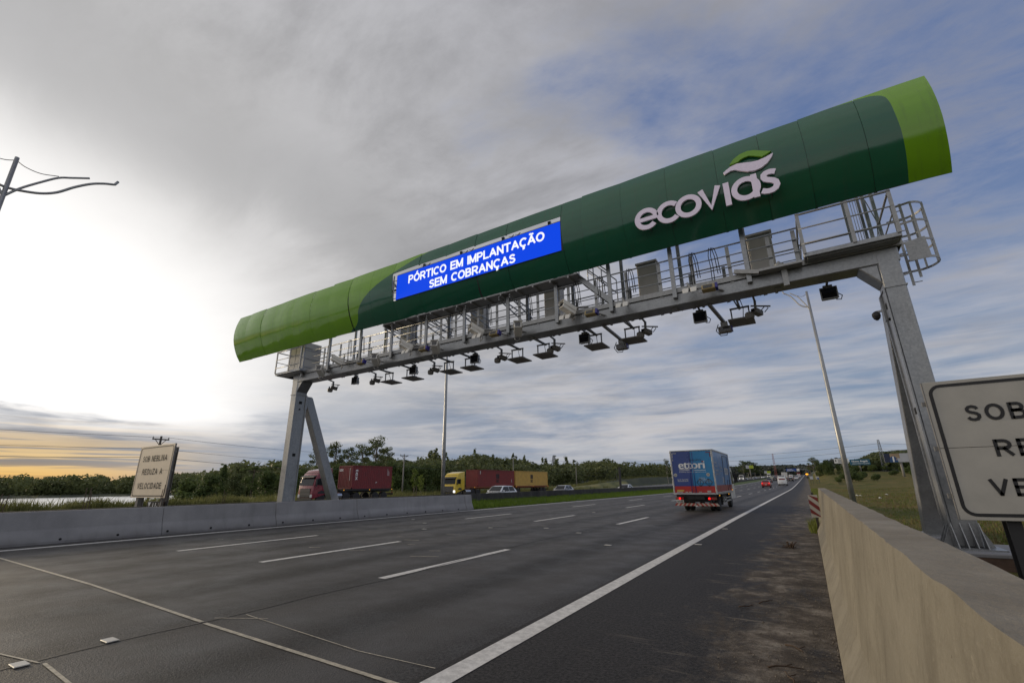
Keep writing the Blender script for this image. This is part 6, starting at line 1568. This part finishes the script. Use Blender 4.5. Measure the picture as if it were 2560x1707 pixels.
# wheels are local builders: shift for the world-coordinate parent
_n0 = set(o.name for o in bpy.data.objects)
for s, x in ((-1, -5.98), (1, -4.36)): bwheel(x, 28.1, s, True)
for s, x in ((-1, -5.98), (1, -4.34)): bwheel(x, 32.5, s, False)
b = MB()
for x in (bx0 + .10, bx1 - .62): b.box(x, x + .52, 28.62, 28.64, .28, .80); b.box(x, x + .52, 27.52, 27.54, .5, .80)
b.build('mudguard', M['black_plastic'], bt)
b = MB(); b.box(bx1 - .10, bx1 - .05, 28.9, 31.6, .42, .50); b.box(bx1 - .10, bx1 - .05, 28.9, 31.6, .60, .66); b.box(bx1 - .5, bx1 - .05, 29.0, 29.6, .4, .7); b.build('side_guard', M['aluminium_trim'], bt)
b = MB(); b.prism([(32.55, .45), (34.35, .45), (34.4, 1.1), (34.1, 2.15), (33.9, 2.35), (32.6, 2.35)], 'x', -6.1, -4.2); b.build('cab', M['truck_white'], bt, bevel=.06, seg=2)
for s, x in ((-1, -6.106), (1, -4.194)):
    b = MB(); b.add([(x, 32.9, 1.35), (x, 34.05, 1.35), (x, 33.85, 2.1), (x, 32.9, 2.1)], [(0, 1, 2, 3)]); b.build('side_window', M['glass_dark'], bt)
    b = MB(); b.box(x + s * .10, x + s * .32, 33.85, 33.95, 1.45, 2.0); b.bar((x, 33.9, 2.0), (x + s * .2, 33.9, 2.02), .035); b.bar((x, 33.9, 1.4), (x + s * .2, 33.9, 1.42), .035); b.build('mirror', M['black_plastic'], bt, bevel=.03)
b = MB(); b.box(bx1 - .03, bx1 + .002, 27.1, 27.2, .78, .83); b.box(bx1 - .03, bx1 + .002, 30.5, 30.6, .78, .83); b.box(bx1 - .03, bx1 + .002, 32.3, 32.36, .98, 1.05); b.build('marker_light', M['amber_lit'], bt)

# distant lorry on the opposite carriageway and one far ahead
def make_small_lorry(paint, boxm, away):
    e = empty('lorry', (0, 0, 0), world=False)
    b = MB(); b.box(-1.2, 1.2, -1.2, 5.4, 1.0, 3.5); b.build('cargo_box', M[boxm], e, bevel=.03)
    b = MB(); b.prism([(-3.2, .5), (-3.25, 1.3), (-2.95, 2.6), (-1.4, 2.75), (-1.4, .5)], 'x', -1.15, 1.15); b.build('cab', M[paint], e, bevel=.06, seg=2)
    b = MB(); b.add([(-1.0, -3.22, 1.5), (1.0, -3.22, 1.5), (.95, -3.0, 2.45), (-.95, -3.0, 2.45)], [(0, 1, 2, 3)]); b.build('windscreen', M['glass_dark'], e, recalc=False)
    for s in (-1, 1):
        for y in (-2.3, 3.2, 4.3): wheel(e, s * 1.0, y, .48, .28, side=s)
        b = MB(); b.cbox((s * .9, -3.24, .8), (.3, .06, .22)); b.build('headlight', M['headlight_lit' if not away else 'headlight_off'], e)
        b = MB(); b.cbox((s * .95, 5.42, .85), (.3, .06, .18)); b.build('tail_light', M['tail_red'], e)
    b = MB(); b.box(-.5, .5, -2.5, 5.3, .6, .95); b.build('chassis', M['chassis_dark'], e); return e
l1 = make_small_lorry('truck_white', 'chassis_dark', False); place(l1, -32.5, 305, 0, 0, 'distant oncoming white fronted lorry right of the delivery truck', 'lorry', None, True)
l2 = make_small_lorry('truck_white', 'truck_white', False); place(l2, -28.5, 470, 0, 0, 'tiny white oncoming lorry below the farther lime billboard', 'lorry', None, True)
l3 = make_small_lorry('truck_maroon', 'container_maroon', True); place(l3, -5.5, 440, PI, 0, 'tiny dark red lorry farthest ahead in the right lane', 'lorry')
l4 = make_small_lorry('truck_white', 'truck_white', True); place(l4, -9.4, 270, PI, 0, 'distant white box lorry in the middle lane ahead', 'lorry')
l5 = make_small_lorry('car_black', 'chassis_dark', True); place(l5, -12.2, 420, PI, 0, 'tiny black lorry under the blue direction sign', 'lorry')

# ------------------------------------------------------------------ vegetation
def leafcloud(mb, c, rx, ry, rz, n, size, rg, shell=.55, flat=.0):
    c = Vector(c); vs = []; fs = []
    for _ in range(n):
        while True:
            p = Vector((rg.uniform(-1, 1), rg.uniform(-1, 1), rg.uniform(-1, 1))); l = p.length
            if .05 < l <= 1: break
        q = p / l * (shell + (1 - shell) * rg.random() ** .6) * (1 + .16 * rg.gauss(0, 1) * .5)
        nrm = (p / l + Vector((rg.gauss(0, .6), rg.gauss(0, .6), rg.gauss(0, .6) + .25))).normalized()
        t_ = nrm.cross(Vector((rg.gauss(0, 1), rg.gauss(0, 1), rg.gauss(0, 1)))).normalized(); b_ = nrm.cross(t_)
        s = size * rg.uniform(.6, 1.35); o = c + Vector((q.x * rx, q.y * ry, q.z * rz)); k = len(vs)
        asp = rg.uniform(.5, .9)
        vs += [o - t_ * s * .5, o + b_ * s * .5 * asp - t_ * s * .1, o + t_ * s * .5, o - b_ * s * .5 * asp + t_ * s * .1]; fs.append((k, k + 1, k + 2, k + 3))
    mb.add(vs, fs)
def make_tree(kind, seed):
    """returns (trunk mesh, crown mesh) of a tree of unit height 10 m"""
    rg = random.Random(seed); tb, cb = MB(), MB(); bark = 'bark'; leaf = 'leaf_dark'
    def limb(a, c, r0, r1, wob=.25):
        a, c = Vector(a), Vector(c); pts = [a.lerp(c, t_) + Vector((rg.uniform(-wob, wob), rg.uniform(-wob, wob), 0)) * math.sin(math.pi * t_) for t_ in (0, .33, .66, 1)]
        tb.tube(pts, [r0 + (r1 - r0) * t_ for t_ in (0, .33, .66, 1)], 6)
    if kind == 'broad':
        limb((0, 0, -.5), (rg.uniform(-.3, .3), 0, 4), .28, .16)
        for k in range(9):
            a = k * 2.4 + rg.uniform(-.4, .4); h = 2.6 + 6.0 * rg.random(); rr = rg.uniform(.8, 2.6) * (1.15 - .07 * h)
            c = (rr * math.cos(a), rr * math.sin(a), h); limb((0, 0, min(h - .8, 3.6)), c, .10, .03); s = rg.uniform(1.3, 2.1); leafcloud(cb, c, s, s, s * .8, 210, .50, rg)
        leafcloud(cb, (0, 0, 8.3), 1.5, 1.5, 1.5, 220, .48, rg); leafcloud(cb, (0, 0, 4.5), 2.2, 2.2, 2.6, 260, .6, rg, .3)
        for k in range(5): a = k * 1.3; leafcloud(cb, (2 * math.cos(a), 2 * math.sin(a), 1.4), 1.4, 1.4, 1.5, 120, .5, rg)
    elif kind == 'euc':
        bark, leaf = 'bark_pale', 'leaf_olive'
        limb((0, 0, -.5), (.3, .2, 5.5), .17, .11); 
        for k in range(12):
            a = k * 2.4; h = 5.0 + 4.6 * (k / 11); rr = (2.5 - 1.9 * (k / 11)) * rg.uniform(.6, 1.1); c = (rr * math.cos(a), rr * math.sin(a), h)
            limb((.25, .15, 3.4 + 4.2 * (k / 11)), c, .07, .02, .3); s = rg.uniform(.62, 1.05); leafcloud(cb, c, s * 1.1, s * 1.1, s * .65, 120, .30, rg, .35)
        limb((.3, .2, 5.3), (.1, 0, 9.3), .11, .03)
        for k in range(4): a = k * 1.7 + 1; leafcloud(cb, (1.6 * math.cos(a), 1.6 * math.sin(a), 4.2), .8, .8, .5, 60, .3, rg, .3)
    elif kind == 'umbrella':
        limb((0, 0, -.5), (0, .1, 8.6), .22, .10, .12)
        for k in range(11):
            a = k * 2.4; rr = .9 + 2.0 * (k % 4) / 3; c = (rr * math.cos(a), rr * math.sin(a), 8.7 + .5 * rg.random() - .25 * (rr > 2)); limb((0, .05, 7.6), c, .06, .03, .1); s = rg.uniform(.55, .85); leafcloud(cb, c, s, s, s * .45, 90, .3, rg, .3)
        for k in range(7): a = k * .9; leafcloud(cb, (1.6 * math.cos(a), 1.6 * math.sin(a), 3.2 + 2.5 * rg.random()), 1.2, 1.2, 1.1, 130, .45, rg)
    elif kind == 'cone':
        limb((0, 0, -.5), (0, 0, 9.5), .2, .04, .1)
        for k in range(13):
            h = 1.5 + 8.2 * k / 12; rr = 1.9 * (1 - (k / 12) ** 1.6) + .35
            for j in range(3): a = j * 2.1 + k; leafcloud(cb, (rr * .45 * math.cos(a), rr * .45 * math.sin(a), h), rr * .7, rr * .7, .75, 60, .42, rg, .3)
    elif kind == 'sapling':
        bark, leaf = 'bark_pale', 'leaf_bright'
        limb((0, 0, -.3), (.1, .1, 6.5), .10, .04)
        for k in range(9):
            a = k * 2.4; h = 4 + 5.4 * k / 8; rr = 1.5 * (1 - abs(k - 4) / 6); c = (rr * math.cos(a), rr * math.sin(a), h); limb((.05, .05, h - 1.5), c, .04, .015); leafcloud(cb, c, 1.1, 1.1, .9, 110, .42, rg, .3)
    elif kind == 'bush':
        limb((0, 0, -.4), (.1, 0, 4), .3, .15)
        for k in range(10): a = k * 2.4; rr = 3.2 * rg.random() ** .5; leafcloud(cb, (rr * math.cos(a), rr * math.sin(a), 2.5 + 5 * rg.random() * (1 - rr / 5)), 2.3, 2.3, 2.3, 170, .8, rg)
    elif kind == 'deadpalm':
        limb((0, 0, -.5), (.5, 0, 8.2), .3, .22)
        for k in range(16): a = k * .8; tb.tube([(.5, 0, 8.2), (.5 + 1.2 * math.cos(a), 1.2 * math.sin(a), 9.2 + rg.uniform(-.6, .8)), (.5 + 1.9 * math.cos(a), 1.9 * math.sin(a), 7.6 + rg.uniform(-1.6, .5))], [.1, .12, .03], 5)
        leafcloud(cb, (.5, 0, 8.0), 1.0, 1.0, 1.6, 60, .6, rg, .2)
    return tb.mesh('trunk', M[bark], recalc=False), cb.mesh('crown', M[leaf], recalc=False), leaf
_tk = {}
def tree(kind, az, r, el, label, group, seed=0, width=1.0, zbase=None, name='tree', cat='tree', leaf=None):
    k = (kind, seed)
    if k not in _tk: _tk[k] = make_tree(kind, seed * 7 + len(kind))
    tm, cm, lf = _tk[k]
    x, y = r * math.sin(rad(az)), r * math.cos(rad(az)); z = H(x, y) if zbase is None else zbase; h = 1.5 + el * r - z; s = h / 9.7
    e = empty(name, (x, y, z), label, cat, group, False); w = s * width; e.scale = (w, w, s); e.rotation_euler = (0, 0, (seed * 1.7 + az * 5) % 6.28)
    for nm, me in (('trunk', tm), ('crown', cm)):
        o = bpy.data.objects.new(nm, me); COL.objects.link(o); o.parent = e
        if nm == 'crown' and leaf:
            o.material_slots[0].link = 'OBJECT'; o.material_slots[0].material = M[leaf]
    return e
def ordinal(i, n): return 'leftmost' if i == 0 else ('rightmost' if i == n - 1 else ORD[i] + ' from the left')
G1 = 'dark rounded trees left of the gantry leg'
L1 = [(-66.4, 100, .017, 'broad', 1.5), (-64.6, 92, .023, 'broad', 1.3), (-63.45, 112, .036, 'cone', 1.25), (-62.2, 90, .026, 'broad', 1.3), (-60.7, 104, .0385, 'umbrella', 1.25), (-59.4, 93, .031, 'broad', 1.25), (-58.1, 106, .0425, 'umbrella', 1.15), (-56.9, 92, .030, 'broad', 1.2)]
for i, (az, r, el, k, w) in enumerate(L1):
    tree(k, az, r, el, ordinal(i, len(L1)) + ' of the dark trees between fog sign and gantry leg', G1, i % 3, w, leaf=('leaf_olive' if i in (3,) else None))
L2 = [(-54.5, 112, .0700, 0), (-52.9, 115, .0815, 1), (-51.2, 118, .0720, 2), (-49.7, 112, .0790, 0), (-48.25, 114, .0935, 1), (-47.1, 118, .0745, 2)]
for i, (az, r, el, s) in enumerate(L2): tree('euc', az, r, el, ordinal(i, len(L2)) + ' of the tall thin crowned trees above the red container', 'tall thin crowned trees behind the red container', s, 1.15)
L3 = [(-56, 96, .034, .9), (-54.2, 98, .041, 1), (-52.2, 97, .043, 1.05), (-50.2, 99, .045, 1), (-48.4, 98, .046, 1.0), (-46.6, 100, .050, 1.0), (-45.2, 97, .043, 1), (-43.8, 102, .041, 1), (-42.3, 100, .043, 1), (-40.8, 104, .044, 1)]
for i, (az, r, el, w) in enumerate(L3): tree('broad', az, r, el, ordinal(i, len(L3)) + ' of the dense low trees behind the two lorries', 'dense low trees behind the two lorries', i % 3, w * 1.1)
L4 = [(-46.3, 78, .017), (-43.6, 80, .031), (-42.9, 76, .019), (-57.5, 74, .012)]
for i, (az, r, el) in enumerate(L4): tree('sapling', az, r, el, ['young bright green tree just right of the red container', 'slim bright young tree between the utility pole and the yellow lorry', 'small bright sapling just left of the tall thin lamp post', 'small bright sapling left of the dark red lorry'][i], 'bright young trees before the wood', i % 2, .8)
tree('euc', -13.75, 190, .043, 'lone spindly tree just left of the delivery truck', None, 1, .8)
for i, (az, el) in enumerate([(-5.75, .0365), (-5.45, .0350), (-5.1, .0355), (-4.75, .0335), (-4.3, .0275)]): tree('euc', az, 450, el, ordinal(i, 5) + ' of the distant trees above the lime billboards', 'distant trees above the lime billboards', i % 3, 1.5, zbase=3.5, leaf='leaf_dark')
L5 = [(.72, 262, .0385, 'euc', 1.3), (1.08, 268, .0345, 'broad', .8), (1.5, 275, .031, 'broad', .8), (1.85, 262, .0345, 'broad', .85), (2.15, 268, .0305, 'broad', .8), (2.75, 262, .0275, 'broad', .8), (3.3, 280, .0250, 'broad', 1.0), (3.75, 285, .0255, 'broad', 1.0), (4.9, 330, .0315, 'broad', 1.0)]
for i, (az, r, el, k, w) in enumerate(L5): tree(k, az, r, el, ordinal(i, len(L5)) + ' of the dark trees on the hill right of the road', 'dark trees on the right hill', i % 3, w)
tree('deadpalm', .33, 225, .0280, 'bare dark palm stump on the hill edge beside the orange light', None, 0, .7)
tree('bush', 2.53, 165, .0085, 'single round bush in the dry field left of the right lamp post', None, 0, .9, name='bush', cat='bush')
rb = random.Random(31); nb = 0
while nb < 30:
    az = rb.uniform(3.0, 10.5); r = rb.uniform(185, 330); x, y = r * math.sin(rad(az)), r * math.cos(rad(az)); z = H(x, y); hh = rb.uniform(1.8, 4.6)
    tree('bush', az, r, (z + hh - 1.5) / r, 'dark bush on the rough slope below the right billboards', 'dark bushes below the right billboards', nb % 2, rb.uniform(.8, 1.35), name='bush', cat='bush'); nb += 1

def forest(name, cells, leaf, n, size, seed, label):
    rg = random.Random(seed); mb = MB()
    for (x, y, z, rr, hh) in cells:
        leafcloud(mb, (x, y, z + hh * .55), rr, rr, hh * .5, n, size, rg, .75)
        leafcloud(mb, (x + rg.uniform(-1, 1) * rr * .4, y + rg.uniform(-1, 1) * rr * .4, z + hh * .9), rr * .5, rr * .5, hh * .16, int(n * .25), size * .8, rg, .6)
    o = mb.build(name, M[leaf], recalc=False); return tag(o, label, 'forest', None, 'stuff')
rg = random.Random(77); cells = []
for i in range(2300):
    az = rg.uniform(-95, -4.5); R = lerp(RR, az); r0 = 252 if az < -65 else (112 if az < -40 else 165)
    t_ = rg.random() ** .8; r = r0 + (R + 25 - r0) * t_; x, y = r * math.sin(rad(az)), r * math.cos(rad(az)); z = H(x, y)
    if x > -66: continue
    s = rg.uniform(.66, 1.16) * (1.0 + .10 * math.sin(az * 1.9) * math.sin(az * .73 + 1)) * (1.0 + .35 * sst(250, 450, r)); cells.append((x, y, z - .5, 3.3 * s * rg.uniform(.8, 1.25), 6.9 * s))
    if rg.random() < .10 and az > -42 and az < -24: cells.append((x, y, z, 1.1, 9.2 * s))
forest('forest', cells, 'leaf_forest', 95, 1.15, 1, 'dense dark green wood covering the hills beyond the far carriageway')
cells = []
for i in range(620):
    az = rg.uniform(-9, 3.0); r = rg.uniform(1000, 1330); x, y = r * math.sin(rad(az)), r * math.cos(rad(az)); s = rg.uniform(.8, 1.2); cells.append((x, y, H(x, y) - 1, 11 * s, 16 * s))
forest('far_forest', cells, 'leaf_far_hazed', 40, 5.5, 2, 'haze tinted wooded hills at the far end of the motorway')
cells = []
for i in range(520):
    az = rg.uniform(3.2, 16); r = rg.uniform(300, 470); x, y = r * math.sin(rad(az)), r * math.cos(rad(az)); z = H(x, y)
    lim = 1.5 + lerp([(3.2, .021), (4.3, .0275), (5.2, .035), (6, .042), (7.5, .043), (16, .03)], az) * r
    s = rg.uniform(.75, 1.1); hh = min(7.5 * s, lim - z + 1)
    if hh > 2: cells.append((x, y, z - .5, 3.8 * s, hh))
forest('hill_forest', cells, 'leaf_forest', 60, 1.7, 3, 'dark scrub and trees on the hill behind the billboards')

def grass(name, pts, leaf, label, nb, bw, cat='grass', lean=.35, seed=4):
    rg = random.Random(seed); vs = []; fs = []
    for (x, y, z, h) in pts:
        for _ in range(nb):
            a = rg.uniform(0, 6.28); hh = h * rg.uniform(.5, 1.15); l = lean * hh * rg.uniform(.2, 1.3); w = bw * rg.uniform(.7, 1.3)
            dx, dy = math.cos(a), math.sin(a); ox, oy = x + rg.uniform(-1, 1) * h * .35, y + rg.uniform(-1, 1) * h * .35; k = len(vs); b2 = rg.uniform(0, 6.28); px, py = math.cos(b2) * w / 2, math.sin(b2) * w / 2
            vs += [(ox - px, oy - py, z - .02), (ox + px, oy + py, z - .02), (ox + px * .8 + dx * l * .35, oy + py * .8 + dy * l * .35, z + hh * .6), (ox - px * .8 + dx * l * .35, oy - py * .8 + dy * l * .35, z + hh * .6), (ox + dx * l, oy + dy * l, z + hh)]
            fs += [(k, k + 1, k + 2, k + 3), (k + 3, k + 2, k + 4)]
    me = bpy.data.meshes.new(name); me.from_pydata([tuple(v) for v in vs], [], fs); me.materials.append(M[leaf])
    o = bpy.data.objects.new(name, me); COL.objects.link(o); return tag(o, label, cat, None, 'stuff')
rg = random.Random(6); pts = []
for i in range(5200):
    x = rg.uniform(-49.3, -66); y = rg.uniform(-6, 150) if rg.random() < .8 else rg.uniform(150, 300)
    if x < -57 and math.degrees(math.atan2(x, y)) < -63: continue
    n_ = math.sin(x * .5 + y * .21) + math.sin(y * .13 + 1.3); lk_ = math.degrees(math.atan2(x, y)) < -64; pts.append((x, y, H(x, y) if x < -58 else (-.15 if x > -52 else -.4), (rg.uniform(.62, .95) + .32 * max(0, n_)) if lk_ else (rg.uniform(.45, .95) + .32 * max(0, n_))))
for i in range(1500):
    x = rg.uniform(-49.6, -55); y = rg.uniform(-4, 28); pts.append((x, y, -.15 if x > -52 else -.4, rg.uniform(.6, 1.0) + .25 * math.sin(y * 1.3)))
grass('tall_grass', pts, 'grass_tall', 'tall yellowish green grass and reeds on the bank before the lake and wood', 7, .055)
pts = []
for i in range(9000):
    y = 24.4 + 75 * rg.random() ** 1.5; x = rg.uniform(-21.1, xl(y) - .60); t_ = (x + 21.2) / (xl(y) - .72 + 21.2); z = .30 - .28 * max(0, t_); pts.append((x, y, z + prof(y), rg.uniform(.08, .20) + (.16 if rg.random() < .05 else 0)))
grass('verge_grass', pts, 'grass_verge', 'bright green mown grass strip along the dark median barrier', 6, .022)
pts = []
for i in range(3600):
    y = 17.2 + 85 * rg.random() ** 1.6; x = .16 + 1.1 * rg.random() ** 1.4; pts.append((x, y, prof(y) + .01, rg.uniform(.06, .20)))
for i in range(260): pts.append((rg.uniform(-.12, .30), rg.uniform(17.0, 19.6), 0, rg.uniform(.12, .38)))
grass('roadside_grass', pts, 'grass_blade', 'green grass along the edge of the hard shoulder past the beige barrier', 6, .02)
pts = []
for i in range(7000):
    y = 9 + 90 * rg.random() ** 1.3; x = 1.2 + (y * .40) * rg.random(); 
    if x < 4.6 and y < 16.2: continue
    pts.append((x, y, H(x, y) if x > 2.5 else .0, rg.uniform(.05, .16)))
grass('field_tufts', pts, 'grass_blade', 'short dry grass tufts scattered over the brownish field', 5, .02)
pts = []
rg = random.Random(16)
for i in range(9000):
    y = 7 + 90 * rg.random() ** 1.4; x = 1.0 + (y * .42) * rg.random()
    if x < 4.6 and y < 16.2: continue
    if math.sin(x * .7 + y * .3) + math.sin(y * .17 - x * .2) < rg.uniform(-1.4, .8): continue
    pts.append((x, y, H(x, y) if x > 2.5 else .0, rg.uniform(.06, .20)))
grass('dry_grass', pts, 'grass_dry', 'dry brownish grass standing in patches in the field', 5, .02)
